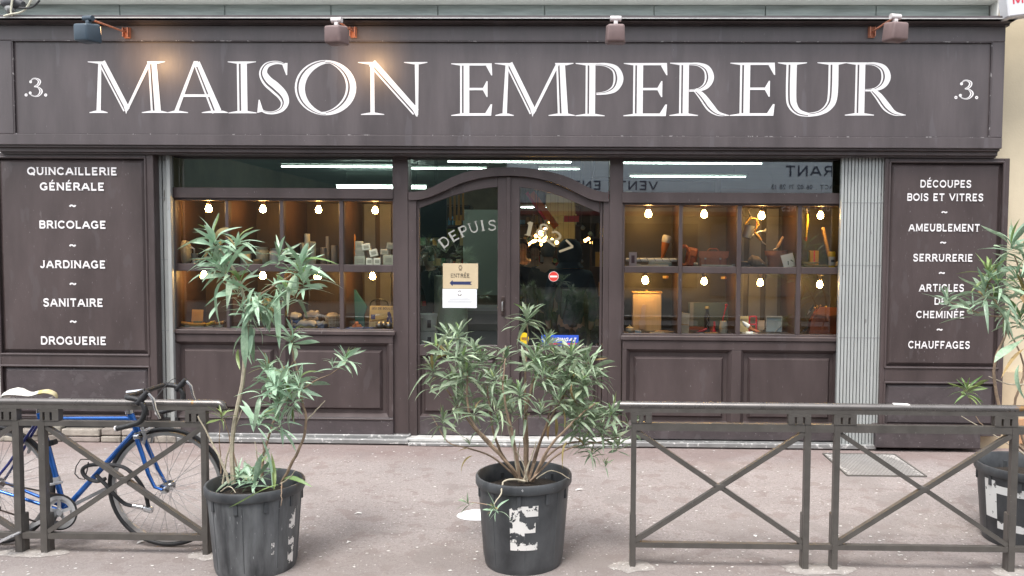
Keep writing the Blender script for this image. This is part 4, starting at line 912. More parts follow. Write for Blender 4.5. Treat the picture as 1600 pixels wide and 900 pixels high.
MB().prism([(-.035,0),(.05,0),(.045,.10),(.075,.18),(-.03,.33),(-.04,.33)], 0, .02).build('fan', simple('teal_cloth',(.06,.20,.24),.7), t); MB().bar((-.045,-.01,0),(-.055,-.01,.36), .014, .014).build('stick', wood2, t)
t = item('black_bottle', 'dark squat bottle behind the boules bay at left', 'bottle', 546, .40, zf); lath(t, 'body', [(0,0),(.04,0),(.04,.14),(.018,.18),(.018,.22),(0,.22)], black)
t = item('wire_handle_bag', 'curved black wire carrier behind the game box', 'carrier', 592, .32, zf); MB().tube([(.08*math.cos(a), 0, .20+.05*math.sin(a)) for a in [math.pi*i/12 for i in range(13)]], .005, 6).build('handle', black, t)
MB().tube([(-.08,0,.2),(-.085,0,.0)], .004, 6).build('leg', black, t); MB().tube([(.08,0,.2),(.085,0,.0)], .004, 6).build('leg', black, t)
# right upper shelf
zs = ZSH_R
t = item('picture_card', 'small pink card with a dark motif at the left of the rolling pin', 'card', 989, .10, zs)
MB().obox((0,0,U(11)), U(12,.1), .008, U(22,.1), Matrix.Rotation(R(-6),3,'X')).build('card', simple('pinkish_card',(.55,.42,.42),.6), t); MB().obox((.0,-.008,U(11)), U(5,.1), .006, U(12,.1), Matrix.Rotation(R(-6),3,'X')).build('print', simple('card_print',(.14,.06,.07),.6), t)
t = item('striped_rod', 'white and grey spiral striped rod lying across the first bay', 'rod', 1018, .20, zs+.055)
L_ = U(80,.2); mb = MB(); mb.tube([(-L_/2,0,.0),(L_/2,0,0)], .018, 14); mb.build('rod', whitep, t)
for k in range(7):
    x_ = -L_/2+.03+k*L_/7; MB().tube([(x_+.004*j, .0188*math.cos(R(j*22)), .0188*math.sin(R(j*22))) for j in range(17)], .003, 4).build('stripe', simple('grey_stripe',(.20,.21,.22),.5), t)
for sx in (-.35, .35): MB().obox((L_*sx, 0, -.036), .02, .05, .036, None, .003).build('rest', zinc, t)
t = item('glass_butter_dish', 'pale grey box under the striped rod', 'box', 1031, .15, zs); MB().obox((0,0,.02), U(36), .06, .038, None, .008).build('box', simple('grey_glass',(.30,.33,.30),.2), t); MB().obox((0,0,.042), U(30), .05, .008, None, .003).build('lid', zinc, t)
t = item('long_brush', 'flat pale wooden strip along the front of the shelf', 'strip', 1019, .105, zs); MB().obox((0,0,.008), U(50), .03, .014, None, .004).build('handle', cream, t); MB().obox((-U(20),0,.018), .03, .02, .006, None, .002).build('ferrule', steel, t)
t = item('shaving_brush', 'orange tapered handle with a cream top standing at a tilt', 'brush', 1034, .28, zs+.05)
mr_ = Matrix.Rotation(R(12), 3, 'Y'); 
lath(t, 'handle', [(0,0),(.010,.005),(.016,.05),(.030,.11),(.034,.15),(.036,.16)], simple('amber_handle',(.50,.15,.03),.3), Mx=mr_); lath(t, 'cap', [(.036,.16),(.040,.17),(.040,.215),(.032,.225),(0,.225)], cream, Mx=mr_); MB().obox((0,0,-.02), .06, .04, .05, None, .005).build('stand', zinc, t)
t = item('leather_strap', 'coiled tan leather belt left of the satchel', 'belt', 1069, .30, zs)
MB().tube([(.055*math.cos(a)*.8, 0, .095+.085*math.sin(a)) for a in [2*math.pi*i/20 for i in range(20)]], .014, 8, closed=True).build('strap', leather, t)
for k in range(4): a = R(20+30*k); MB().obox((.055*math.cos(a)*.8, -.012, .095+.085*math.sin(a)), .03, .008, .008, Matrix.Rotation(-a,3,'Y')).build('keeper', leather2, t)
t = item('leather_pouch', 'upright tan leather pouch behind the belt', 'pouch', 1080, .36, zs); MB().obox((0,0,.08), .10, .04, .17, Matrix.Rotation(R(10),3,'Y'), .015).build('body', leather2, t); MB().obox((0,-.022,.12), .09, .01, .06, Matrix.Rotation(R(10),3,'Y'), .004).build('flap', leather, t)
t = item('leather_satchel', 'wide tan leather case with a buckled strap', 'satchel', 1114, .24, zs)
w = U(46,.24); h = U(24,.24); MB().obox((0,0,h*.48), w*.92, .06, h*.92, None, .012).build('body', leather, t)
MB().prism([(-w*.5,h),(w*.52,h),(w*.49,h*.62),(w*.40,h*.52),(-w*.42,h*.50),(-w*.50,h*.62)], -.040, -.030).build('flap', leather, t)
for sx in (-.28, .22): MB().obox((w*sx,-.046,h*.30), .014, .006, h*.5, None, .002).build('strap', leather2, t); MB().obox((w*sx,-.05,h*.52), .016, .005, .014).build('buckle', steel, t)
MB().tube([(-.05,0,h),(-.03,0,h+.022),(.03,0,h+.022),(.05,0,h)], .005, 6).build('handle', leather2, t)
t = item('wrench', 'long cream handled wrench lying in front of the satchel', 'wrench', 1123, .12, zs); MB().bar((-U(26),0,.014),(U(20),0,.012), .02, .012).build('handle', cream, t)
MB().prism([(U(20),.004),(U(27),.0),(U(29),.010),(U(25),.013),(U(29),.022),(U(26),.028),(U(20),.020)], -.006, .006).build('jaw', steel, t)
t = item('shell_knob', 'small pale knobbly object beside the wrench', 'knob', 1087, .12, zs); lath(t, 'base', [(0,0),(.022,.0),(.026,.012),(0,.012)], steel); lath(t, 'knob', [(.012,.012),(.022,.022),(.018,.036),(0,.04)], cream)
# hanging watering can
t = empty('watering_can', tuple(P(1167, 370, .26)), label='small zinc watering can hanging tilted from a wire', cat='watering can'); rm = Matrix.Rotation(R(14), 3, 'Y')
tf = lambda q_: tuple(rm @ Vector(q_))
MB().lathe([(0,-.01),(.038,-.008),(.040,0),(.046,.095),(.048,.10),(.044,.10),(.042,.09),(0,.085)], n=16, M=rm).build('body', zinc, t)
MB().tube([tf((.04,0,.02)),tf((.10,0,.075)),tf((.135,0,.085))], [.010,.008,.007], 8).build('spout', zinc, t); MB().lathe([(.008,0),(.022,.02),(0,.022)], c=tf((.13,0,.083)), n=10, M=Matrix.Rotation(R(80),3,'Y')).build('rose', zinc, t)
MB().tube([tf((-.045,0,.10)),tf((-.02,0,.16)),tf((.04,0,.175)),tf((.075,0,.13)),tf((.05,0,.07))], .006, 8).build('handle', simple('brass_handle',(.55,.36,.10),.35,metal=.5), t)
MB().tube([tf((.0,0,.168)),(0.01,0,.235)], .002, 5).build('wire', steel, t)
t = empty('hand_trowel', tuple(P(1187, 372, .22)), label='wooden handled planting tool hanging beside the watering can', cat='trowel')
MB().tube([(-.045,0,.05),(-.02,0,.02),(.012,0,-.02)], [.011,.015,.011], 10).build('handle', wood2, t); MB().tube([(.012,0,-.02),(.025,0,-.04),(.055,0,-.055)], [.004,.009,.003], 8).build('blade', steel, t); MB().tube([(-.045,0,.05),(-.03,0,.10),(-.02,0,.17)], .002, 5).build('loop', leather, t)
t = item('terracotta_pot', 'terracotta flower pot with a rim on the third upper shelf', 'flower pot', 1212, .30, zs)
lath(t, 'body', [(0,0),(.058,0),(.078,.10),(.078,.105)], terra, 20); lath(t, 'rim', [(.078,.10),(.092,.10),(.097,.142),(.088,.142),(.084,.11),(.0,.11)], terra, 20)
t = item('hand_fork', 'wooden handled hand fork stuck upright in the terracotta pot', 'hand fork', 1218, .30, zs+.11)
MB().tube([(-.02,0,.06),(-.005,0,.09),(.03,0,.155)], [.010,.014,.011], 10).build('handle', wood, t); MB().tube([(-.02,0,.06),(-.05,0,.045),(-.055,0,.0)], .004, 6).build('tine', steel, t)
t = item('leaflet', 'tilted white leaflet with a black knife picture leaning on the pot', 'leaflet', 1232, .12, zs); rl = Matrix.Rotation(R(-14),3,'Y') @ Matrix.Rotation(R(-14),3,'X')
lc = Vector((0,0,.058)); MB().obox(lc, U(19), .003, U(21), rl).build('sheet', simple('paper_white',(.78,.78,.75),.6), t)
for dx, dz, l, a in ((-.008,-.02,.034,12),(.028,-.008,.025,-40)): MB().obox(lc+rl@Vector((dx,-.0035,dz)), .008, .002, l, rl@Matrix.Rotation(R(a),3,'Y')).build('print', black, t)
t = item('jute_sack', 'rumpled grey brown sack lying in the third upper bay', 'sack', 1180, .22, zs)
MB().tube([(-.06,0,.045),(-.03,0,.055),(.02,0,.045),(.06,0,.028),(.09,0,.02)], [.018,.050,.046,.026,.012], 12).build('sack', mat('sacking',(.22,.17,.12),.9,var=.25,scale=30,bump=.6), t); MB().tube([(.055,.0,.06),(.06,.03,.03),(.06,-.03,.03),(.055,0,.06)], .004, 5).build('tie', cream, t)
t = item('grey_pebble_dish', 'dim grey dish at the left of the third upper bay', 'dish', 1163, .30, zs); lath(t, 'dish', [(0,0),(.04,0),(.055,.04),(.05,.05),(0,.04)], simple('dim_dish',(.16,.13,.11),.6))
t = empty('yellow_file', tuple(P(1260, 355, .24)), label='yellow handled tool with a red tip hanging in the last upper bay', cat='tool')
MB().tube([(.002,0,.115),(.004,0,.06),(.0,0,-.03),(-.002,0,-.085)], [.012,.017,.011,.010], 10).build('handle', simple('old_yellow',(.55,.38,.03),.5), t); MB().tube([(-.002,0,-.085),(-.003,0,-.12)], [.013,.010], 10).build('tip', simple('old_red',(.40,.07,.03),.5), t); MB().tube([(.002,0,.115),(.002,0,.165)], .002, 5).build('cord', cream, t)
t = item('wooden_stick', 'slanted wooden handle leaning behind the yellow can', 'stick', 1296, .30, zs); a_ = P(1286,357,.30)-Vector(t.location); MB().tube([(0.02,0,0), tuple(a_)], [.013,.016], 10).build('handle', wood2, t); MB().tube([tuple(a_), tuple(a_+Vector((-.002,0,.01)))], [.016,.010], 10).build('end_cap', wood, t)
t = item('yellow_can', 'yellow and white aerosol can at the right end of the upper shelf', 'can', 1300, .14, zs)
r_ = U(5.2,.14); hh = U(25,.14); lath(t, 'base', [(0,0),(r_,0),(r_,hh*.14),(0,hh*.14)], yellow, 18); lath(t, 'label', [(r_*.99,hh*.14),(r_*.99,hh*.68)], whitep, 18); lath(t, 'cap', [(0,hh*.68),(r_,hh*.68),(r_,hh*.94),(r_*.85,hh),(0,hh)], yellow, 18)
MB().obox((0,-r_-.001,hh*.42), .03, .003, .02).build('print', simple('grey_print',(.12,.12,.13),.6), t)
t = item('seed_box', 'amber box with a red band at the back of the last upper bay', 'box', 1271, .34, zs); MB().obox((0,0,.08), U(14,.34), .05, .13, None, .004).build('box', simple('amber_box',(.45,.25,.03),.5), t); MB().obox((0,-.027,.08), .012, .004, .13).build('band', red, t)
for i, (u, y, zb, w, lab) in enumerate(((1270,.18,0,U(32),'lower of two stacked wooden trays in the last upper bay'),(1264,.18,.026,U(27),'upper of two stacked wooden trays in the last upper bay'),(1291,.24,0,U(18),'single wooden paddle behind the yellow can'))):
    t = item('wooden_tray', lab, 'tray', u, y, zs+zb); lath(t, 'dish', [(0,.0),(w*.36,.0),(w*.5,.018),(w*.5,.022),(w*.34,.008),(0,.008)], wood, 20, Mx=Matrix.Diagonal((1,.45,1))); MB().obox((w*.5,0,.018), w*.14, .03, .006, None, .002).build('handle', wood, t)
t = item('paper_bag', 'crumpled pale paper at the far right of the upper shelf', 'paper', 1311, .24, zs); MB().obox((0,0,.02), .07, .06, .04, Matrix.Rotation(R(14),3,'Y'), .012).build('bag', cream, t); MB().obox((.0,0,.045), .04, .04, .02, Matrix.Rotation(R(-20),3,'Y'), .006).build('fold', cream, t)
# right lower floor
zf = ZFL_R
t = item('wooden_bread_box', 'large pale wooden box with a lid at the back of the first lower bay', 'box', 1011, .34, zf)
w = U(47,.34); h = U(60,.34); bevel(MB().obox((0,0,h/2), w*.96, .14, h, None).build('body', mat('birch_ply',(.62,.42,.20),.5,var=.08,scale=8,stretch=(5,1,.4)), t), .006); MB().obox((0,0,h+.006), w, .16, .012, None, .003).build('lid', wood2, t); MB().lathe([(.0,h+.012),(.010,h+.012),(.012,h+.022),(0,h+.026)], n=10).build('knob', wood2, t)
t = item('shoe_horn', 'pale wooden shoe sole shape leaning on the wooden box', 'wooden sole', 1004, .235, zf+.03)
sh = smooth_pts([(-.016,.0),(-.030,.045),(-.022,.085),(-.014,.13),(-.020,.18),(-.008,.21),(.012,.208),(.022,.18),(.016,.13),(.020,.085),(.030,.045),(.016,.002),(-.016,.0)],3)[:-1]
MB().prism([(x_+z_*.07,z_) for x_, z_ in sh], -.006, .006).build('sole', simple('pink_wood',(.62,.42,.27),.5), t); MB().obox((.0,.012,.03), .02, .02, .08).build('stand', wood2, t)
t = item('round_pot', 'small round pale pot at the left of the first lower bay', 'pot', 985, .20, zf); lath(t, 'body', [(0,0),(.025,.0),(.040,.02),(.036,.042),(.015,.052),(.0,.052)], cream, 16); lath(t, 'knob', [(.006,.052),(.010,.06),(0,.066)], cream, 10)
t = item('white_eraser_box', 'small pale blue box in front of the wooden box', 'box', 998, .12, zf); MB().obox((0,0,.012), U(10), .03, .024, None, .003).build('box', simple('ice_blue',(.50,.56,.60),.5), t); MB().obox((0,0,.026), U(8), .025, .004).build('lid', whitep, t)
t = item('boxwood_strip', 'short pale wooden piece at the far left of the floor', 'wood piece', 977, .12, zf); MB().obox((0,0,.006), U(10), .025, .012, None, .003).build('strip', wood, t); MB().obox((.01,0,.014), .02, .02, .005).build('clip', steel, t)
for i, (u, a, lab) in enumerate(((1028,8,'cream wooden plank laid flat at the front'),(1036,-5,'second wooden plank laid behind the first'))):
    t = item('wooden_paddle', lab, 'paddle', u, .10+.06*i, zf+.0); mr2 = Matrix.Rotation(R(a),3,'Z'); MB().obox((0,0,.010+.004*i), U(22), .045, .016, mr2, .006).build('blade', cream if i == 0 else wood, t); MB().obox(mr2@Vector((U(14),0,.010+.004*i)), U(8), .018, .012, mr2, .004).build('handle', wood, t)
t = item('wood_block', 'pale upright wooden knife block at the left of the second lower bay', 'block', 1070, .22, zf); w = U(16,.22); h = U(32,.22)
MB().prism([(-w*.55,0),(w*.45,0),(w*.52,h*.95),(-w*.55,h)], -.03, .03).build('block', cream, t); MB().prism([(-w*.5,h*.4),(w*.46,h*.36),(w*.46,h*.42),(-w*.5,h*.46)], -.032, -.0305).build('groove', wood, t)
t = item('corkscrew_bottle', 'tall dark bottle with a brass stopper in the second lower bay', 'bottle', 1106, .26, zf); lath(t, 'body', [(0,0),(.024,0),(.024,.15),(.012,.18),(.012,.205),(0,.205)], black); lath(t, 'stopper', [(.014,.205),(.02,.212),(.016,.228),(0,.23)], simple('brass',(.6,.42,.14),.3,metal=.8))
MB().tube([(.002+.006*math.sin(i*1.3),-.028,.16-.012*i) for i in range(12)], .003, 5).build('chain', steel, t)
t = item('dark_board', 'dark slate board standing behind the bottle', 'board', 1108, .46, zf); MB().obox((0,0,.13), U(62,.46), .02, .24, None, .003).build('board', simple('slate_teal',(.09,.12,.12),.4), t); MB().obox((-U(26,.46),-.014,.13), .03, .006, .24).build('edge', simple('slate_edge',(.22,.22,.22),.5), t)
t = item('red_screwdriver', 'long red tool leaning to the right in the second lower bay', 'tool', 1128, .26, zf); a_ = P(1135,477,.26)-Vector(t.location); MB().tube([(-.01,0,0), tuple(a_)], [.006,.006], 8).build('shaft', red, t); MB().lathe([(.0,-.014),(.012,-.008),(.014,.004),(.006,.012),(0,.014)], c=tuple(a_), n=10).build('knob', red, t)
t = item('red_peg', 'short upright red stick beside the long red tool', 'tool', 1118, .28, zf); MB().tube([(0,0,0),(0,0,.095)], [.010,.008], 8).build('shaft', red, t); MB().tube([(0,0,0),(0,0,.02)], [.016,.014], 8).build('foot', red, t)
t = item('red_pliers', 'red handled pliers lying flat in the second lower bay', 'pliers', 1098, .15, zf); MB().tube([(.045,0,.045),(.015,0,.03),(-.02,0,.018),(-.05,0,.006)], [.008,.012,.008,.005], 8).build('handle', red, t); MB().bar((-.05,-.01,.01),(.06,-.02,.012), .012, .008).build('jaw', steel, t)
t = item('wooden_mallet', 'small cream wooden barrel on the right of the second lower bay', 'mallet head', 1132, .16, zf); r_ = U(6.5,.16); lath(t, 'barrel', [(0,0),(r_*.8,0),(r_,.035),(r_,.07),(r_*.82,U(19.5)),(0,U(19.5))], cream, 18); lath(t, 'hoop', [(r_*1.0,.045),(r_*1.03,.047),(r_*1.0,.049)], wood, 18)
t = item('cheese_board', 'flat pale wooden board at the front of the second lower bay', 'board', 1113, .10, zf); MB().obox((0,0,.010), U(20), .04, .016, None, .004).build('board', wood, t); MB().obox((-U(13),0,.008), U(8), .014, .008, None, .002).build('handle', steel, t)
t = item('wood_rail_stand', 'low brown wooden rail behind the pliers', 'rail', 1095, .30, zf); MB().obox((0,0,.03), U(44,.3), .03, .03, None, .003).build('rail', leather2, t); MB().obox((-U(18,.3),0,.008), .02, .04, .016).build('foot', leather2, t); MB().obox((U(18,.3),0,.008), .02, .04, .016).build('foot', leather2, t)
t = item('guide_book', 'cream book with dark lettering beside a red frame', 'book', 1163, .26, zf); MB().obox((0,0,.075), U(16,.26), .012, .14, Matrix.Rotation(R(-5),3,'X'), .001).build('cover', card, t)
put_text('MODE', lambda a, b_, yy: (a*.07-.034, yy, .105+b_*.018), -.018, 'lettering', navy, t, sw=.2, tick=0)
t = item('red_stand', 'small red frame standing behind the cream book', 'frame', 1178, .30, zf); mb = MB()
for a_, b_ in (((-.03,0,.0),(-.03,0,.14)),((.03,0,0),(.03,0,.14)),((-.03,0,.14),(.03,0,.14)),((-.03,0,.07),(.03,0,.07))): mb.bar(a_, b_, .012, .012)
mb.build('frame', red, t)
t = item('basting_brush', 'white bristled brush with a wooden handle on a saucer', 'brush', 1170, .14, zf+.012); MB().tube([(-.045,0,.10),(-.02,0,.075),(.01,0,.055)], [.004,.018,.019], 12).build('bristles', whitep, t); MB().tube([(.01,0,.055),(.03,0,.035),(.10,0,.01)], [.019,.013,.008], 10).build('handle', leather, t)
t = item('cream_saucer', 'pale yellow saucer under the white brush', 'saucer', 1174, .13, zf); lath(t, 'dish', [(0,.0),(.04,.0),(.066,.010),(.066,.012),(.04,.006),(0,.006)], cream, 20); MB().obox((-.01,-.02,.016), .06, .02, .018, None, .003).build('tag', whitep, t)
t = item('small_cream_card', 'small beige card standing in the third lower bay', 'card', 1191, .34, zf); MB().obox((0,0,.06), .06, .01, .085, None, .001).build('card', simple('beige_card',(.42,.33,.24),.6), t); MB().obox((0,.02,.02), .03, .03, .04).build('stand', wood, t)
t = item('blue_reflection_panel', 'blue grey framed picture standing in for a reflection, with a white diagonal in the third lower bay', 'picture', 1211, .32, zf); w = U(24,.32)
MB().obox((0,0,.07), w, .012, .13, Matrix.Rotation(R(-6),3,'X'), .001).build('picture', simple('blue_grey_reflection',(.20,.25,.28),.5), t); mb = MB(); mb.bar((-w/2,-.012,.14),(w/2,-.012,.14), .006,.008); mb.bar((-w/2,-.005,.0),(-w/2,-.012,.14), .006,.006); mb.bar((w/2,-.005,.0),(w/2,-.012,.14), .006,.006); mb.bar((w*.05,-.014,.005),(w*.45,-.014,.06), .006,.006); mb.build('frame', zinc, t)  # reflection in the pane, built as a coloured panel
t = item('leather_apron', 'dark red leather bag with a tan flap at the far right of the lower floor', 'bag', 1292, .26, zf)
MB().prism([(-U(27),0),(U(27),0),(U(27),U(38)),(-U(14),U(38)),(-U(24),U(20))], -.04, .04).build('body', leather2, t); MB().prism([(-U(20),U(31)),(-U(2),U(27)),(U(27),U(31)),(U(27),U(41)),(-U(12),U(42))], -.055, -.045).build('flap', leather, t); MB().obox((0,-.06,U(25)), .016, .006, .05).build('strap', leather, t)
for i, (u, v, a, s_, lab) in enumerate(((1266,485,35,1,'black and steel pocket knife leaning on the leather bag'),(1257,516,50,.8,'open pocket knife lying at the front of the last bay'))):
    p = P(u, v, .15); t = empty('pocket_knife', tuple(p), label=lab, cat='knife'); d = Vector((math.sin(R(a)),0,math.cos(R(a))))
    MB().tube([tuple(d*-.005), tuple(d*.05*s_)], [.010,.008], 8).build('handle', black, t); MB().tube([tuple(d*-.005), tuple(d*-.045*s_)], [.009,.002], 6).build('blade', steel, t)
t = item('brass_trinkets', 'small brass fittings lying on top of the leather bag', 'fittings', 1283, .25, zf+U(38)); 
for k in range(5): MB().lathe([(.004,-.006),(.011,0),(.004,.006)], c=(-.05+.024*k, -.02+.01*(k%2), .012+.010*(k%3)), n=8, M=Matrix.Rotation(R(70*k),3,'X')).build('ring', simple('brass',(.6,.42,.14),.3), t)
# gold price tags under the shelf
for u, v, lab in ((553,423,'left window lower row gold tag'),(1040,433,'first bay gold price tag'),(1131,434,'second bay gold price tag')):
    p = P(u, v, .30); t = empty('price_tag', tuple(p), label='small '+lab+' hanging under the shelf', cat='tag'); MB().obox((0,0,0), .05, .004, .022, None).build('tag', simple('gold_tag',(.55,.38,.14),.4), t); MB().obox((.012,-.004,0), .008, .003, .02).build('print', leather2, t)

# ================================================================ NOTICES ON THE DOORS
NY = DY+0.026
def plate(nm, lab, cat, u0, v0, u1, v1, m, y=NY, th=.003):
    a, b, c, d = rect(u0, v0, u1, v1, y); t = empty(nm, ((a+b)/2, y, (c+d)/2), label=lab, cat=cat)
    MB().obox((0,0,0), b-a, th, d-c, None).build('sheet', m, t); return t, b-a, d-c
t, w, h = plate('entrance_notice', 'buff ENTRÉE notice with a black arrow on the left door', 'notice', 692, 411.5, 747, 451, mat('buff_paper',(.52,.42,.27),.6,var=.05,scale=6))
put_text('ENTRÉE', lambda a, b_, yy: (a*w*.54-w*.28, yy, -.005+h*(b_*.155-.04)+a*.002), -.0022, 'lettering', black, t, sw=.13, tick=.45, gap=.12)
MB().add([(x_*w, -.0024, z_*h) for x_, z_ in ((-.31,-.28),(-.22,-.16),(-.22,-.22),(.33,-.215),(.28,-.28),(.33,-.345),(-.22,-.34),(-.22,-.40))], [tuple(range(8))]).build('arrow', navy, t, recalc=False)
mb = MB(); ribbon(mb, arc(0,.33,.045,.06,0,360,14), [.02]*15, lambda a,b_,yy: (a*w,yy,b_*h), -.0022); ribbon(mb, arc(0,.24,.03,.02,0,360,10), [.02]*11, lambda a,b_,yy: (a*w,yy,b_*h), -.0024); ribbon(mb, [(-.03,.42),(.03,.42)], [.02]*2, lambda a,b_,yy: (a*w,yy,b_*h), -.0026); mb.build('emblem', simple('brown_ink',(.12,.09,.06),.6), t, recalc=False)
t, w, h = plate('information_sheet', 'white paper with faint lines taped under the entrance notice', 'paper', 691.5, 451.5, 745, 481, mat('white_paper',(.72,.73,.74),.6,var=.03,scale=9,bump=.3,bscale=14))
mb = MB()
for k, (zz, l) in enumerate(((.02,.5),(-.06,.6),(-.14,.72),(-.20,.7))): ribbon(mb, [(-l/2,zz),(l/2,zz)], [.022]*2, lambda a,b_,yy: (a*w,yy,b_*h), -.0022)
mb.build('print', simple('faint_ink',(.40,.41,.42),.6), t, recalc=False); mb = MB(); ribbon(mb, arc(0,.26,.05,.12,200,340,8), [.03]*9, lambda a,b_,yy: (a*w,yy,b_*h), -.0022); ribbon(mb, arc(0,.34,.04,.06,20,160,8), [.03]*9, lambda a,b_,yy: (a*w,yy,b_*h), -.0024); mb.build('emblem', simple('brown_ink',(.12,.09,.06),.6), t, recalc=False)
p = P(865, 432, NY); t = empty('no_entry_sticker', tuple(p), label='round red no entry sticker with a white bar on the right door', cat='sticker'); ry = Matrix.Rotation(R(90),3,'X'); r_ = 7.9/1256*6.83
MB().lathe([(0,0),(r_,0)], n=28, M=ry).build('rim', whitep, t, recalc=False).location.y = 0; MB().lathe([(0,0),(r_*.93,0)], c=(0,-.0008,0), n=28, M=ry).build('disc', simple('sign_red2',(.62,.04,.03),.5), t, recalc=False)
MB().obox((0,-.0016,0), r_*1.45, .0008, r_*.36, None).build('bar', whitep, t)
t, w, h = plate('brand_sticker', 'blue gas brand sticker with white italic letters at the foot of the right door', 'sticker', 846, 523.5, 904, 539.5, simple('sticker_blue',(.03,.09,.50),.45))
put_text('CAMPINGAZ', lambda a, b_, yy: (a*w*.88-w*.46+b_*h*.12, yy, h*(b_*.34-.10)), -.0022, 'lettering', M['white'], t, sw=.26, tick=0); MB().obox((0.02,-.0018,-h*.34), w*.8, .0008, h*.16).build('stripe', simple('sticker_red',(.5,.05,.12),.5), t)
p = P(819.5, 529, NY); t = empty('yellow_sticker', tuple(p), label='yellow oval sticker low on the right door', cat='sticker'); r_ = 8/1256*6.83
MB().lathe([(0,0),(r_,0)], n=24, M=Matrix.Diagonal((.85,1,1.2))@ry).build('disc', yellow, t, recalc=False); MB().obox((0,-.001,.0), r_*1.1, .0008, r_*.5).build('print', simple('brown_print',(.25,.13,.03),.6), t)

# ================================================================ INSIDE THE SHOP
rm_ = mat('shop_wall', (0.20,0.16,0.11), 0.7, var=.2, scale=2)
X0, X1, Y0, Y1, ZC = -6.2, 5.6, 0.66, 13.0, 3.15
fl = MB().box(X0, X1, Y0-.5, Y1, 0.0, 0.055).build('shop_floor', mat('shop_floor_tiles',(.10,.09,.08),.4,var=.2,scale=3)); fl['kind'] = 'structure'
wl = MB(); wl.box(X0, X1, Y1, Y1+.1, 0, ZC+.6); wl.box(X0-.1, X0, 0.12, Y1, 0, ZC+.6); wl.box(X1, X1+.1, 0.12, Y1, 0, ZC+.6)
# partitions beside the entrance lobby, behind the display cases
wl.box(X0, X(636,.6), 0.63, 0.68, 0, LW[2][3]-.02); wl.box(X(955,.6), X1, 0.63, 0.68, 0, RW[2][3]-.02)
o = wl.build('shop_wall', rm_); o['kind'] = 'structure'
cl = MB().box(X0-.1, X1+.1, 0.13, Y1+.1, ZC, ZC+.1); o = cl.build('shop_ceiling', mat('green_grey_ceiling',(.10,.125,.115),.5,var=.3,scale=2,stretch=(.3,1,1))); o['kind'] = 'structure'
tube_e = simple('fluorescent_glow', (.9,1,.95), .5, emit=(.84,1,.90), estr=11)
def fluo(xc, y, z, L, lab, rad):
    t = empty('fluorescent_lamp', (xc, y, z), label=lab, cat='ceiling light', group='fluorescent tubes on the shop ceiling')
    MB().box(-L/2-.03, L/2+.03, -.03, .03, .03, .06).build('fitting', simple('lamp_fitting',(.3,.32,.3),.5), t)
    for sx in (-.4,.4): MB().tube([(sx*L,0,.06),(sx*L,0,ZC-z)], .004, 5).build('hanger', black, t)
    MB().tube([(-L/2,0,0),(L/2,0,0)], rad, 10).build('tube', tube_e, t)
    return t
def fluo_px(u0, u1, v, y, lab, rad=.008):
    a, b = P(u0, v, y), P(u1, v, y); return fluo((a.x+b.x)/2, y, a.z, abs(b.x-a.x), lab, rad)
fluo_px(527, 665, 291.5, 9.0, 'bright low fluorescent tube crossing the post left of the door', .035)
fluo_px(440, 628, 260, 2.8, 'long fluorescent tube seen through the left transom')
fluo_px(700, 892, 252.5, 2.3, 'fluorescent tube behind the arch top')
fluo_px(960, 1190, 254.5, 2.8, 'upper fluorescent tube seen through the right transom'); fluo_px(985, 1165, 275.5, 7.0, 'lower fluorescent tube seen through the right transom')
fluo_px(640, 760, 263, 5.6, 'fluorescent tube seen over the left slope of the arch'); fluo_px(840, 905, 264, 6.2, 'short fluorescent tube over the right slope of the arch')
fluo_px(814, 884, 324, 9.4, 'fluorescent tube seen through the top of the right door')
# counters and shelving
def shelf_unit(x0, x1, y0, y1, z1, n, lab, m, face):
    t = empty('shelving_unit', ((x0+x1)/2, (y0+y1)/2, .055), label=lab, cat='shelves'); ox, oy = t.location.x, t.location.y
    def b(nm, *q): return MB().box(q[0]-ox, q[1]-ox, q[2]-oy, q[3]-oy, q[4]-.055, q[5]-.055).build(nm, m, t)
    for k in range(n+1):
        z = .055+(z1-.055)*k/n; b('shelf', x0, x1, y0, y1, z, z+.025)
    b('upright', x0-.03, x0-.001, y0, y1, .055, z1); b('upright', x1+.001, x1+.03, y0, y1, .055, z1)
    if face == 'x': b('back', x0, x1, y1-.02, y1, .055, z1)
    return [(.055+(z1-.055)*k/n+.025) for k in range(n)]
cols = [(.45,.05,.04),(.5,.42,.2),(.08,.2,.3),(.5,.5,.45),(.25,.14,.06),(.1,.25,.12),(.55,.3,.05),(.3,.3,.3),(.6,.55,.35)]
cm = [simple('stock_%d' % i, c, .4) for i, c in enumerate(cols)]
def stock(x0, x1, y, zl, dens, grp, lab, seed):
    rnd = random.Random(seed)
    for z in zl:
        x = x0+.04
        while x < x1-.08:
            w = rnd.uniform(.05,.15); h = rnd.uniform(.08,.24)
            if rnd.random() < dens:
                o = (MB().obox((0,0,h/2), w*.85, .12, h, None, .004) if rnd.random() < .6 else MB().lathe([(0,0),(w*.42,0),(w*.42,h*.8),(w*.2,h),(0,h)], n=10)).build(rnd.choice(['carton','tin']), rnd.choice(cm))
                o.location = (x+w/2, y+rnd.uniform(-.04,.04), z); tag(o, lab, 'goods', grp)
            x += w
zl = shelf_unit(X(925,5.2), X(1120,5.2), 5.1, 5.5, 2.7, 6, 'shelving with small goods seen at the right edge of the right door', M['casewood'], 'x'); stock(X(925,5.2), X(1000,5.2), 5.2, zl, .85, 'stock on the right hand shelves', 'small item among the stock on the shelves at the right edge of the door view', 3)
zl = shelf_unit(X(800,11.5), X(905,11.5), 11.3, 11.7, 2.6, 6, 'tall shelving at the back of the shop', M['casewood'], 'x'); stock(X(800,11.5), X(905,11.5), 11.4, zl, .85, 'stock on the back shelves', 'small item among the stock on the shelves at the back of the shop', 5)
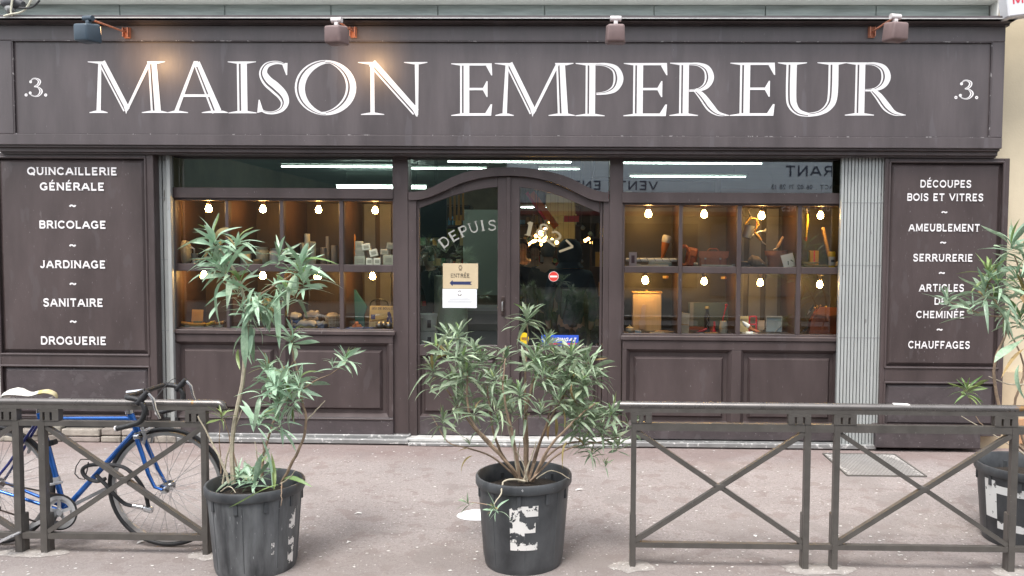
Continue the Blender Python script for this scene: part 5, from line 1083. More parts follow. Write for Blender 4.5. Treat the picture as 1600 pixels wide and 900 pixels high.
zl = shelf_unit(X(655,9.5), X(735,9.5), 9.3, 9.7, 2.5, 6, 'shelving at the back left seen through the left door', M['casewood'], 'x'); stock(X(655,9.5), X(735,9.5), 9.4, zl, .8, 'stock on the back left shelves', 'small item among the stock on the shelves behind the left door', 9)
# pendant cluster
gl = simple('warm_globe', (1,.8,.5), .3, emit=(1,.50,.14), estr=15)
t = empty('chandelier', tuple(P(840, 372, 6.0)), label='cluster of glowing warm globes hanging inside behind the right door', cat='chandelier')
rnd = random.Random(4)
for k in range(34):
    dx, dy, dz = rnd.gauss(0,.17), rnd.gauss(0,.18), rnd.gauss(0,.085); r_ = rnd.uniform(.014,.030)
    MB().lathe([(r_*math.sin(R(a)), -r_*math.cos(R(a))) for a in range(0,181,30)], c=(dx,dy,dz), n=10).build('globe', gl, t); MB().tube([(dx,dy,dz+r_),(dx*.3,dy*.3,.55)], .004, 4).build('cord', black, t)
MB().tube([(0,0,.55),(0,0,ZC-t.location.z)], .012, 6).build('stem', black, t)
for (u, v, y, lab) in ((926,376,6.4,'added warm lamp cluster at the right edge of the right door'),(817,376,8.0,'added small amber lamp at the left edge of the right door'),(867,356,8.5,'added small globe above the chandelier')):
    t = empty('added_warm_lamp', tuple(P(u, v, y)), label=lab, cat='lamp')  # lamps added to warm and brighten the interior
    for k in range(6 if u == 926 else 1): MB().lathe([(.026*math.sin(R(a)), -.026*math.cos(R(a))) for a in range(0,181,30)], c=(-.12+.05*k,.03*(k%3),.035*math.sin(k*2.1)), n=10).build('globe', gl, t)
    MB().obox((0,0,.09), .2, .05, .03).build('bracket', black, t); MB().tube([(0,0,.09),(0,0,ZC-t.location.z)], .004, 4).build('cord', black, t)
# small hung goods scattered at random; the glowing ones are added warm lights
rnd = random.Random(12)
for k in range(26):
    u, v, y = rnd.uniform(815,935), rnd.uniform(345,470), rnd.uniform(4.0,5.0)
    if 845 < u < 905 and v < 372: continue
    t = empty('added_hung_item', tuple(P(u, v, y)), label='small added warm light or pan among the goods hung inside the right door', cat='lantern', group='small things hung inside the right door')
    r_ = rnd.uniform(.014,.04); lit_ = rnd.random() < .38
    MB().lathe([(0,-r_),(r_*.8,-r_*.6),(r_,0),(r_*.5,r_*.8),(0,r_)], n=9).build('body', gl if (lit_ and r_ < .026) else rnd.choice(cm), t); MB().tube([(0,0,r_),(0,0,ZC-t.location.z)], .002, 3).build('cord', black, t)
# hanging signs and coloured things near the ceiling inside
for i, (u, v, y, w, h, a, m_, lab) in enumerate(((850,328,5,.09,.62,-36,simple('orange_panel',(.75,.16,.03),.5),'orange slanted hanging panel inside the right door'),(838,322,5.4,.05,.5,-36,red,'thin red slanted strip beside the orange panel'),(893,342,5.2,.22,.09,0,red,'red shade hanging at the upper right inside'),(876,345,7,.5,.9,0,simple('grey_green_panel',(.16,.18,.13),.6),'grey green hanging banner inside the right door'))):
    p = P(u, v, y); t = empty('ceiling_banner', tuple(p), label=lab, cat='banner'); MB().obox((0,0,0), w, .02, h, Matrix.Rotation(R(a),3,'Y'), .003).build('panel', m_, t); MB().tube([(0,0,0),(0,0,ZC-p.z)], .003, 4).build('cord', black, t)
# left door interior: stacked tubs, roll, dark panel, notices
tub = simple('pale_green_plastic', (.42,.48,.36), .45); tubw = simple('tub_white', (.60,.62,.55), .45)
zfl = .055
t = empty('plastic_roll', (X(702,1.2), 1.3, zfl), label='pale green cylinder standing inside the left door', cat='drum'); r_ = 28/1256*8.1
lath(t, 'drum', [(0,0),(r_,0),(r_,.55),(r_*.93,.58),(r_*.93,Z(432,1.2)-zfl),(0,Z(432,1.2)-zfl)], tub, 24); lath(t, 'band', [(r_*1.0,.50),(r_*1.05,.51),(r_*1.05,.55),(r_*1.0,.56)], tub, 24)
hb = (Z(490,1.0)-Z(516,1.0)); zt_ = Z(490,1.0)
for k in range(4):
    t = empty('white_tub', (X(668,.95), .95, zt_-hb*(k+1)), label=['topmost white tub with a black label inside the left door','second white tub from the top inside the left door','third white tub in the stack inside the left door','lowest white tub in the stack inside the left door'][k], cat='tub', group='white tubs stacked inside the left door')
    r_ = 15/1256*7.75; lath(t, 'body', [(0,0),(r_*.9,0),(r_,hb*.82),(0,hb*.82)], tubw, 20); lath(t, 'lid', [(0,hb*.82),(r_*1.06,hb*.82),(r_*1.06,hb*.97),(0,hb*.97)], tubw, 20); MB().obox((r_*.35,-r_*.93,hb*.42), .035, .006, hb*.45, Matrix.Rotation(R(18),3,'Z')).build('label', black, t)
kz = zt_-hb*4
t = empty('low_stand', (X(668,.95), .95, zfl), label='low dark stand carrying the white tubs', cat='stand'); MB().obox((0,0,(kz-zfl)/2), .24, .24, kz-zfl-.002).build('block', M['caseshelf'], t); MB().obox((0,-.122,.1), .2, .004, .05).build('panel', M['casewood'], t)
t = empty('dark_blue_panel', (X(680,2.2), 2.2, Z(372,2.2)), label='dark blue hanging board behind the left door pane', cat='board'); MB().box(-.25,.13,0,.03,0,Z(300,2.2)-Z(372,2.2)).build('board', simple('deep_blue',(.012,.03,.06),.35), t); MB().box(.14,.26,0,.02,0,.1).build('tag', simple('lime_tag',(.45,.50,.04),.5), t); MB().tube([(0,.01,.4),(0,.01,ZC-t.location.z)], .004, 5).build('cord', black, t)
t = empty('copper_pans', (X(713,2.6), 2.6, Z(345,2.6)), label='row of long copper tools hanging inside the left door', cat='tools')
for k in range(4): MB().tube([(-.07+.05*k,0,0),(-.07+.05*k,0,.32)], [.016,.012], 8).build('tool', simple('hung_copper',(.5,.24,.08),.35,metal=.6), t)
MB().bar((-.12,0,.34),(.14,0,.34), .02, .02).build('rail', black, t)
t = empty('notice_board', (X(751,3.4), 3.4, Z(400,3.4)), label='pale grey green board fixed by four bolts behind the word on the left door', cat='board'); w = 55/1256*10.2
MB().box(-w/2,w/2,0,.015,-.5,Z(328,3.4)-Z(400,3.4)).build('board', simple('grey_green_board',(.42,.47,.40),.4), t)
for sx in (-.4,.4): MB().lathe([(0,.0),(.012,0),(.012,.01),(0,.01)], c=(sx*w,-.012,Z(334,3.4)-Z(400,3.4)), n=10, M=ry).build('bolt', steel, t)
t = empty('dark_cabinet', (X(752,1.6), 1.6, zfl), label='teal grey cabinet with a table top inside the left door', cat='cabinet'); MB().box(-.14,.18,0,.3,0,Z(486,1.6)-zfl).build('body', simple('cabinet_grey',(.12,.13,.11),.5), t); MB().box(-.16,.2,-.03,.33,Z(486,1.6)-zfl+.001,Z(480,1.6)-zfl).build('top', simple('cabinet_top',(.25,.27,.25),.3), t)
t = empty('lime_paper_flower', (X(683,2.8), 2.8, Z(368,2.8)), label='crumpled lime yellow paper ornament with a white lamp inside the left door', cat='ornament')
for k in range(6): MB().obox((.03*k-.05, .02*(k%2), -.035*k+.06), .16, .02, .12, Matrix.Rotation(R(25*k),3,'Y'), .004).build('petal', simple('lime_paper',(.42,.45,.22),.7), t)
MB().tube([(-.14,0,.10),(-.07,0,.10)], .025, 8).build('lamp', tube_e, t); MB().tube([(0,0,.1),(0,0,ZC-t.location.z)], .004, 4).build('cord', black, t)

# ---------------------------------------------------------------- people inside
skin = mat('skin', (.46,.27,.18), .55, var=.06, scale=20)
def skinned(name, verts, edges, radii, m, parent, sub=1):
    me = bpy.data.meshes.new(name); me.from_pydata(verts, edges, []); o = bpy.data.objects.new(name, me); col.objects.link(o)
    sk = o.modifiers.new('skin', 'SKIN'); sk.use_smooth_shade = True
    for i, v in enumerate(me.skin_vertices[0].data): v.radius = radii[i] if isinstance(radii[i], tuple) else (radii[i], radii[i]); v.use_root = (i == 0)
    sb_ = o.modifiers.new('sub', 'SUBSURF'); sb_.levels = sub; sb_.render_levels = sub
    dg = bpy.context.evaluated_depsgraph_get(); m2 = bpy.data.meshes.new_from_object(o.evaluated_get(dg)); bpy.data.objects.remove(o)
    for p_ in m2.polygons: p_.use_smooth = True
    m2.materials.clear(); m2.materials.append(m); o = bpy.data.objects.new(name, m2); col.objects.link(o); o.parent = parent; return o
def person(loc, rz, label, H, coat, trouser, hair, pose='stand', hood=False, lean=0.0):
    t = empty('person', loc, (0,0,rz), label=label, cat='person'); s = H/1.75
    g = lambda *a: [(x*s, (y - lean*max(0, z-.95))*s, z*s) for x, y, z in a]
    # front of the figure is -y
    if pose == 'phone': armL = [(-.20,.0,1.40),(-.25,-.02,1.15),(-.12,-.26,1.22),(-.06,-.32,1.27)]
    else: armL = [(-.20,.0,1.40),(-.26,.02,1.12),(-.25,-.06,.88),(-.24,-.08,.79)]
    armR = [(.20,.0,1.40),(.26,.02,1.12),(.24,-.10,.90),(.22,-.13,.81)]
    V = g((0,0,.95),(0,0,1.15),(0,.01,1.38),(0,0,1.50),(0,-.01,1.58),(0,-.015,1.66),(0,0,1.72), *armL, *armR, (-.09,0,.90),(-.11,-.01,.50),(-.11,.03,.09),(-.12,-.10,.03),(.09,0,.90),(.12,.0,.50),(.12,.03,.09),(.13,-.10,.03))
    E_ = [(0,1),(1,2),(2,3),(3,4),(4,5),(5,6),(2,7),(7,8),(8,9),(9,10),(2,11),(11,12),(12,13),(13,14),(0,15),(15,16),(16,17),(17,18),(0,19),(19,20),(20,21),(21,22)]
    Rr = [(.13,.10),(.12,.09),(.15,.10),.055,.072,.085,.06,.06,.047,.036,.03,.06,.047,.036,.03,.085,.06,.042,.035,.085,.06,.042,.035]
    Rr = [(a*s,a*s) if not isinstance(a,tuple) else (a[0]*s,a[1]*s) for a in Rr]
    body = skinned('body', V, E_, Rr, skin, t)
    CV = V[:3]+V[7:10]+V[11:14]+[tuple(Vector(V[2]).lerp(Vector(V[3]),.75))]; cv = [(0,1),(1,2),(2,3),(3,4),(4,5),(2,6),(6,7),(7,8),(2,9)]
    skinned('coat', [tuple(g((0,0,.80))[0])]+CV[1:], cv, [(.17*s,.13*s),(.155*s,.12*s),(.175*s,.125*s),(.078*s,)*2,(.062*s,)*2,(.05*s,)*2,(.078*s,)*2,(.062*s,)*2,(.05*s,)*2,(.12*s,)*2], coat, t)
    for a in (15, 19):
        skinned('trouser_leg', V[a:a+3], [(0,1),(1,2)], [(.10*s,)*2,(.075*s,)*2,(.06*s,)*2], trouser, t); skinned('shoe', [V[a+2], V[a+3]], [(0,1)], [(.052*s,)*2,(.045*s,)*2], black, t)
    hc = Vector(V[5]); mb = MB()
    if hood: mb.lathe([(0,.135*s),(.06*s,.13*s),(.11*s,.09*s),(.135*s,.02*s),(.14*s,-.06*s),(.12*s,-.13*s),(.16*s,-.19*s)], c=hc+Vector((0,.02*s,.02*s)), n=16, a0=R(-55), a1=R(235)); 
    else: mb.lathe([(0,.105*s),(.05*s,.10*s),(.085*s,.06*s),(.095*s,.01*s),(.092*s,-.05*s),(.075*s,-.09*s)], c=hc+Vector((0,.018*s,.02*s)), n=14, a0=R(-20), a1=R(200)); mb.lathe([(0,.108*s),(.05*s,.10*s),(.088*s,.055*s),(.092*s,.04*s)], c=hc+Vector((0,.005,.02*s)), n=14)
    mb.build('hood' if hood else 'hair', coat if hood else hair, t)
    fc = MB()
    for sx in (-.03, .03): fc.lathe([(0,-.008*s),(.009*s,0),(0,.008*s)], c=hc+Vector((sx*s,-.082*s,.0)), n=8)
    fc.build('eye', black, t); MB().tube([hc+Vector((0,-.078*s,.0)), hc+Vector((0,-.105*s,-.032*s))], [.008*s,.013*s], 8).build('nose', skin, t); MB().tube([hc+Vector((-.022*s,-.078*s,-.055*s)), hc+Vector((0,-.086*s,-.057*s)), hc+Vector((.022*s,-.078*s,-.055*s))], .005*s, 6).build('mouth', simple('lips',(.35,.12,.10),.5), t)
    for sx in (-1, 1): MB().lathe([(0,-.022*s),(.012*s,0),(0,.022*s)], c=hc+Vector((sx*.086*s,.0,-.005)), n=8).build('ear', skin, t)
    if pose == 'phone':
        hp = Vector(V[10])
        for k in range(4): MB().tube([hp+Vector((-.03+.018*k,0,.0))*s, hp+Vector((-.028+.018*k,-.05,.02))*s, hp+Vector((-.026+.018*k,-.06,.0))*s], .008*s, 6).build('finger', skin, t)
    return t
def at_px(u, y): p = P(u, 400, y); return (p.x, y, zfl)
dk = simple('dark_coat', (.018,.020,.026), .7); nv = simple('petrol_coat', (.012,.035,.05), .6); br = simple('brown_hair', (.04,.022,.012), .6); gy = simple('grey_coat', (.07,.065,.06), .8); rd = simple('orange_scarf_coat', (.5,.07,.02), .7)
person(at_px(816,5.2), R(10), 'person with brown hair and dark coat at the left edge of the right door', 1.72, dk, black, br)
person(at_px(836,4.6), R(-15), 'person in a dark coat with bright orange collar behind the right door', 1.66, dk, black, br)
person(at_px(856,3.6), R(160), 'person in a grey coat facing away behind the right door', 1.66, gy, black, simple('grey_hair',(.12,.11,.10),.7))
person(at_px(893,1.6), R(195), 'tall hooded person in a petrol blue coat just inside the right door', 1.66, nv, black, br, hood=True, lean=.12)
person(at_px(681,3.0), R(-60), 'person in dark clothing bent over behind the left door', 1.60, dk, black, simple('black_hair',(.01,.01,.01),.5), pose='phone', lean=.15)

# ================================================================ ACROSS THE STREET (seen in the glass)
OY = -13.2
ob = empty('opposite_building', (0, OY, 0), label='building across the street mirrored faintly in the shop glass', cat='building')
def O(nm, x0, x1, z0, z1, d, m): return MB().box(x0, x1, -1.0 if d < 0 else -.5, d, z0, z1).build(nm, m, ob)
def mx(u): return P(u, 400, 13.2).x
def mz(v, u=1100): return P(u, v, 13.2).z
bgp = simple('blue_grey_board', (.55,.62,.67), .6); dkg = simple('dark_green_front', (.03,.06,.05), .6)
O('wall', -14, 14, 0, 6.2, 0.0, mat('opposite_render',(.42,.40,.36),.85,var=.12,scale=1))
zb0, zb1 = mz(318), mz(232)
O('sign_band', mx(792), mx(1308), zb0, zb1, .12, bgp)
MB().box(mx(792), mx(1308), -.0, .9, zb0-.32, zb0-.24).build('awning', simple('dark_red_awning',(.22,.03,.03),.7), ob)
O('shutter', mx(640), mx(790), 0.3, zb1, .08, dkg); O('shutter', mx(250), mx(636), 0.3, zb1+.3, .08, dkg); O('shutter', mx(1312), mx(1500), .3, zb1, .09, simple('dark_front',(.03,.03,.035),.6))
O('window', mx(800), mx(1090), .7, zb0-.5, .07, simple('dark_shop_window',(.05,.055,.06),.15)); O('window', mx(1110), mx(1300), .5, zb0-.5, .075, simple('mid_shop_window',(.26,.28,.30),.3))
for k in range(6):
    O('upper_window', -11+4*k, -9.8+4*k, 4.4, 5.9, .03, simple('dark_shop_window',(.05,.055,.06),.15)); O('upper_shutter', -11.55+4*k, -11.02+4*k, 4.4, 5.9, .07, simple('grey_louvre',(.3,.33,.33),.7)); O('upper_shutter', -9.78+4*k, -9.25+4*k, 4.4, 5.9, .07, simple('grey_louvre',(.3,.33,.33),.7))
rs = empty('restaurant_sign', (0, OY, 0), label='blue grey sign band lettered RESTAURANT across the street, reversed in the transom glass', cat='sign')
ink = simple('sign_ink', (.05,.06,.10), .6)
# text faces +y (towards the shop): x runs backwards
x_r = mx(1410); h_ = mz(258,1260)-mz(275,1260)
text_at('RESTAURANT', x_r, mz(276,1260), x_r-mx(1224), h_, .135, 'lettering', ink, rs, face=-1, sw=.16, tick=0)
text_at('CONTACT . 06 02 71 28 13', mx(1330), mz(296,1260), mx(1330)-mx(1203), h_*.42, .135, 'lettering', ink, rs, face=-1, sw=.16, tick=0)
text_at('VENTE ENTRE', mx(1027), mz(297,960), mx(1027)-mx(862), h_*.85, .135, 'lettering', ink, rs, face=-1, sw=.18, tick=0)
MB().box(mx(1415), mx(795), .121, .128, mz(299), mz(250)).build('band', bgp, rs)
aw_t = empty('awning_lettering', (0, OY, 0), label='pale letters on the dark awning edge across the street, reversed in the right window', cat='lettering')
q12 = lambda u, v: P(u, v, 12.3)
text_at('US - SA NES', q12(1299,325).x, q12(1260,330).z, q12(1299,325).x-q12(1222,325).x, q12(1260,319).z-q12(1260,330).z, .925, 'lettering', simple('pale_print',(.7,.7,.7),.6), aw_t, face=-1, sw=.2, tick=0)
MB().box(mx(1415), mx(1150), .902, .915, q12(1260,338).z, q12(1260,314).z).build('valance', simple('dark_front',(.03,.03,.035),.6), aw_t)
# ================================================================ BARRIERS
BYR, BYL = -2.63, -2.55
def barrier(BY, vtop, posts, plates, xbays, u_end0, u_end1, curl, label, vR=(663,675), vB=(850,858), slope=0):
    x_ref = P(posts[0][0], 700, BY).x
    t = empty('street_barrier', (x_ref, BY, 0), label=label, cat='barrier', group='grey metal pedestrian barriers along the kerb')
    D = 0.030
    zt = lambda u: P(u, vtop, BY).z
    um = (posts[0][0]+posts[-1][0])/2
    ztop = P(um, vtop, BY).z; zr1, zr0 = P(um, vR[0], BY).z, P(um, vR[1], BY).z; zb1, zb0 = P(um, vB[0], BY).z, P(um, vB[1], BY).z
    XX = lambda u, v=750: P(u, v, BY).x - x_ref
    # handrail: rounded cap section
    xa, xb = XX(u_end0), XX(u_end1); hr = MB(); r = 0.021
    pts = []
    if curl < 0: pts = [(xa+.03+.028*math.cos(a), 0, ztop-.028-r+.028*math.sin(a)) for a in [math.pi+ (-math.pi/2)*i/4 for i in range(4)]]
    pts = pts + [(xa+.03 if curl < 0 else xa, 0, ztop-r), (xb-.03 if curl > 0 else xb, 0, ztop-r)]
    if curl > 0: pts += [(xb-.03+.028*math.cos(a), 0, ztop-.028-r+.028*math.sin(a)) for a in [math.pi/2-(math.pi/2)*i/4 for i in range(1,5)]]
    hr.tube(pts, r, 12); hr.build('handrail', M['rail'], t)
    MB().box(min(xa,xb)+.03, max(xa,xb)-.03, -.017, .017, ztop-.056, ztop-.034).build('rail_bar', M['barrier'], t)
    if curl:
        xc = (xa+.012) if curl < 0 else (xb-.012); zc_ = ztop-.052
        sc = MB(); sc.tube([(xc+.020*math.cos(a), 0, zc_+.020*math.sin(a)) for a in [2*math.pi*i/16 for i in range(16)]], .0055, 6, closed=True)
        sc.tube([(xc+.0+.001*k*math.cos(k), 0, zc_+.001*k*math.sin(k)) for k in range(10)], .004, 5); sc.build('scroll', M['rail'], t)
    for (u0, u1, vbot) in posts:
        x0, x1 = XX(u0, 760), XX(u1, 760)
        MB().box(x0, x1, -D/2-.002, D/2+.002, 0.0, zr1+.0005).build('post', M['barrier'], t)
        bevel(MB().box(x0-.0025, x1+.0025, -D/2+.010, D/2+.030, 0.0, P(u0, 803, BY).z).build('sleeve', M['barrier'], t), .004)
    for (u0, u1, s0, s1) in plates:
        x0, x1 = XX(u0, 655), XX(u1, 655); c1, c2 = XX(s0, 655), XX(s1, 655); hw = .0062
        za, zb_ = zr1, ztop-.0565; sa_, sb_ = zr1+.003, zr1+(zb_-zr1)*.74
        pl_ = MB(); y0_, y1_ = -.020, .020
        pl_.box(x0, x1, y0_, y1_, za+.001, sa_); pl_.box(x0, x1, y0_, y1_, sb_, zb_)
        for a, b in ((x0, c1-hw), (c1+hw, c2-hw), (c2+hw, x1)): pl_.box(a, b, y0_+.0005, y1_-.0005, sa_, sb_)
        pl_.build('slotted_plate', M['barrier'], t)
    for (u0, u1) in [b[:2] for b in xbays]:
        x0, x1 = XX(u0), XX(u1)
        MB().box(x0+.0005, x1-.0005, -.017, .017, zr0, zr1).build('upper_rail', M['barrier'], t)
        MB().box(x0+.0005, x1-.0005, -.015, .015, zb0, zb1).build('lower_rail', M['barrier'], t)
    for (u0, u1, isx) in xbays:
        if not isx: continue
        x0, x1 = XX(u0), XX(u1); zc_ = (zr0+zb1)/2; xc = (x0+x1)/2
        MB().bar((x0,-.001,zb1+.006),(x1,-.001,zr0-.006), .026, .028, up=(0,1,0)).build('diagonal_bar', M['barrier'], t)
        MB().bar((x0,.002,zr0-.006),(xc-.02,.002,zc_+.010), .024, .026, up=(0,1,0)).build('diagonal_bar', M['barrier'], t)
        MB().bar((xc+.02,.002,zc_-.010),(x1,.002,zb1+.006), .024, .026, up=(0,1,0)).build('diagonal_bar', M['barrier'], t)
        MB().obox((xc, 0, zc_), .045, .032, .034, None, .004).build('boss', M['barrier'], t)
    for (u0, u1, vbot) in posts:
        x0, x1 = XX(u0, 850), XX(u1, 850)
    return t
barrier(BYR, 630, [(985.5,993.5,890),(1255,1264.5,895),(1301,1310,895),(1577,1587,895),(1623,1633,900)], [(985.5,1018,993.5+3.5,1007),(1231,1266,1242,1255),(1302,1337,1313.5,1325.5),(1552,1588,1564,1577),(1623,1660,1636,1648)],
        [(993.5,1255,1),(1264.5,1301,0),(1310,1577,1),(1587,1623,0),(1633,1890,1)], 956, 1890, -1, 'long grey metal barrier with two visible crossed bays right of the centre pot')
barrier(BYL, 621.5, [(-250,-240,885),(24.5,35,885),(64.5,74.5,885),(317,325,885)], [(-4,30,8,20),(66,95,72,83),(292,324,300,311)],
        [(-240,24.5,1),(35,64.5,0),(74.5,317,1)], -250, 352, 1, 'grey metal barrier at the left with a blue bicycle leaning behind it', vR=(656,664), vB=(831,840))
ppx = MB()
for (u, v, BY) in ((989,893,BYR),(1259,898,BYR),(1305,898,BYR),(1582,900,BYR),(30,886,BYL),(70,886,BYL),(321,890,BYL)):
    p = P(u, 890, BY); n = 14; rr = [random.uniform(.07,.12) for _ in range(n)]
    vs = [(p.x, BY, .009)]+[(p.x+rr[i]*1.2*math.cos(2*math.pi*i/n), BY+rr[i]*.8*math.sin(2*math.pi*i/n), .002) for i in range(n)]
    o = MB().add(vs, [(0, 1+i, 1+(i+1) % n) for i in range(n)], True).build('cement_patch', M['cement']); o['kind'] = 'structure'

# ================================================================ PAVEMENT FITTINGS
# chequered cover plate
c = [G(1286,710), G(1403,712.5), G(1447,746), G(1322,744)]
gt = empty('cover_plate', (c[0].x, c[3].y, 0), label='pale grey ribbed metal cover plate set in the pavement before the right panel', cat='cover plate'); o0 = gt.location
x0, x1 = min(c[0].x,c[3].x)+.01, max(c[1].x,c[2].x)-.02; y0, y1 = c[3].y, c[0].y
pm = mat('cover_metal', (.40,.38,.36), .6, metal=.0, var=.15, scale=10)
MB().box(x0-o0.x, x1-o0.x, 0, y1-y0, .001, .006).build('plate', pm, gt)
mb = MB(); n = 20; W_, D_ = x1-x0, y1-y0
for i in range(-8, n):
    for sgn in (1, -1):
        a = Vector((i*W_/n, 0, .008)); b = Vector((i*W_/n + D_*.6, D_, .008))
        if sgn < 0: a.x, b.x = W_-a.x, W_-b.x
        ts = [k/8 for k in range(9)]
        q = [a.lerp(b, s_) for s_ in ts]; q = [p_ for p_ in q if 0.005 < p_.x < W_-.005]
        if len(q) > 1: mb.bar(q[0]+Vector((x0-o0.x,0,0)), q[-1]+Vector((x0-o0.x,0,0)), .0035, .003)
o = mb.build('ribs', simple('rib_metal',(.24,.23,.22),.6), gt); o['kind'] = 'stuff'
fr_ = MB()
for a, b in (((0,0),(W_,0)),((W_,0),(W_,D_)),((W_,D_),(0,D_)),((0,D_),(0,0))): fr_.bar((a[0]+x0-o0.x,a[1],.005),(b[0]+x0-o0.x,b[1],.005), .012, .012)
fr_.build('rim', simple('rib_dark',(.12,.11,.10),.6), gt)
pc = G(746, 806); t = empty('white_dish', (pc.x, pc.y, 0), label='white oval polystyrene dish lying on the pavement left of the centre pot', cat='dish'); r_ = 34/1256*(pc.y+6.8)*.72
MB().lathe([(0,.028),(r_*.55,.026),(r_*.85,.016),(r_,.0)], n=24, M=Matrix.Diagonal((1.3,.95,1))).build('dish', simple('white_foam',(.85,.85,.84),.6), t); MB().lathe([(r_,.0),(r_*1.04,.003),(r_*1.02,.006)], n=24, M=Matrix.Diagonal((1.3,.95,1))).build('rim', simple('white_foam',(.85,.85,.84),.6), t)
# litter flecks
mb = MB(); rnd = random.Random(11)
for k in range(1500):
    u, v = rnd.uniform(0,1600), 698+200*rnd.random()**1.2; p = G(u, v)
    if p.y > -.1 or p.y < KY+.2: continue
    r_ = rnd.choice([.002,.003,.003,.004,.005,.008]) ; a = rnd.uniform(0,6.28); n = 5
    pts = [(p.x+r_*rnd.uniform(.6,1.6)*math.cos(a+2*math.pi*i/n), p.y+r_*rnd.uniform(.5,1.3)*math.sin(a+2*math.pi*i/n), .003+rnd.uniform(0,.001)) for i in range(n)]
    mb.add(pts, [tuple(range(n))])
o = mb.build('litter_flecks', simple('pale_grit',(.62,.60,.57),.8)); tag(o, 'tiny pale scraps and grit scattered over the pavement', 'litter', kind='stuff')
for i, (u, v, l, lab) in enumerate(((560,803,.05,'crumpled white scrap in the middle of the pavement'),(905,766,.06,'white paper scrap right of the centre pot'),(545,848,.03,'small white scrap near the left pot'),(220,848,.05,'white scrap under the front wheel of the bicycle'),(1180,838,.03,'white scrap below the crossed bar'))):
    p = G(u, v); t = empty('paper_scrap', (p.x,p.y,.003), (0,0,R(17*i)), label=lab, cat='scrap'); MB().add([(-l/2,-.008,0),(0,-.012,.006),(l/2,-.004,.001),(l/2-.01,.010,.004),(-.005,.008,.008),(-l/2+.008,.009,.002)], [(0,1,4,5),(1,2,3,4)]).build('fold', simple('scrap_white',(.7,.68,.65),.7), t)
t = empty('tissue', tuple(P(1408, 634.5, BYR)+Vector((0,0,.008))), label='white crumpled tape stuck on the right barrier handrail', cat='tape'); MB().obox((0,0,0), .085, .03, .010, Matrix.Rotation(R(2),3,'Y'), .004).build('strip', simple('scrap_white',(.7,.68,.65),.7), t)

# ================================================================ BICYCLE
WR = .335
yb = -2.44
hf = P(262, 771, yb); hr_ = P(-6, 771, yb); zc_h = WR+.004
bike = empty('bicycle', (P(100,800,yb).x, yb, 0), label='blue racing bicycle with drop handlebars locked behind the left barrier', cat='bicycle')
bo = bike.location
q = lambda u, v, y=yb: P(u, v, y)-bo
def wheel(hub, nm):
    t = empty(nm, tuple(hub-bo), parent=bike)
    MB().tube([((WR-.012)*math.cos(a), 0, (WR-.012)*math.sin(a)) for a in [2*math.pi*i/56 for i in range(56)]], .0125, 10, closed=True).build('tyre', M['rubber'], t)
    MB().lathe([(WR-.026,-.008),(WR-.026,.008),(WR-.045,.007),(WR-.047,0),(WR-.045,-.007),(WR-.026,-.008)], n=56, M=Matrix.Rotation(R(90),3,'X')).build('rim', M['rimalu'], t)
    sp = MB()
    for i in range(32):
        a = 2*math.pi*i/32; s_ = 1 if i % 2 else -1; b = a + (0.9 if (i//2) % 2 else -0.9)
        sp.tube([(.022*math.cos(b), s_*.030, .022*math.sin(b)), ((WR-.045)*math.cos(a), 0, (WR-.045)*math.sin(a))], .0011, 4, cap=False)
    sp.build('spokes', simple('spoke_steel',(.30,.30,.30),.55,metal=.5), t)
    hb_ = MB(); hb_.lathe([(.0,-.05),(.008,-.05),(.008,-.034),(.030,-.033),(.030,-.029),(.013,-.025),(.013,.025),(.030,.029),(.030,.033),(.008,.034),(.008,.05),(0,.05)], n=20, M=Matrix.Rotation(R(90),3,'X')); hb_.build('hub', M['chrome'], t)
    return t
hf.z = hr_.z = zc_h
wf = wheel(hf, 'front_wheel'); wr = wheel(hr_, 'rear_wheel')
HF, HR = hf-bo, hr_-bo
BBk = q(101, 796); ST_ = q(61, 645); SL = q(62, 655); HT = q(203, 644); HB = q(216, 677)
BBk.y = ST_.y = 0
def tb(nm, pts, r, m, n=10): return MB().tube(pts, r, n).build(nm, m, bike)
B_ = M['bluemetal']
tb('seat_tube', [BBk, ST_], .015, B_); tb('top_tube', [SL, q(206,654)], .0135, B_); tb('down_tube', [q(213,672), BBk], .0155, B_); tb('head_tube', [HT, HB], .018, B_, 14)
for s_ in (-1, 1):
    Y_ = Vector((0, s_*.032, 0)); Y2 = Vector((0, s_*.055, 0))
    tb('chain_stay', [BBk+Y_*.7, HR+Y2], [.010,.008], B_); tb('seat_stay', [SL+Y_*.4, q(20,722)+Y_, HR+Y2], [.008,.0075,.0065], M['purple'])
    fb0 = q(219, 684); tb('fork_blade', [fb0+Y_, q(227,705)+Y_*1.1, q(240,738)+Y2*.9, q(250,757)+Y2*.95, HF+Y2], [.013,.0125,.0105,.009,.007], B_)
MB().obox(q(218,681), .035, .08, .03, None, .008).build('fork_crown', M['chrome'], bike)
tb('headset', [q(202,641), q(203,646)], .022, M['chrome'], 14); tb('headset', [q(215,675), q(216.5,679)], .022, M['chrome'], 14)
tb('stem', [q(201,640), q(198,626), q(200,615)], .011, M['chrome']); tb('stem', [q(199,614), q(225,611)], .015, M['chrome'], 12)
bc = q(228, 611)
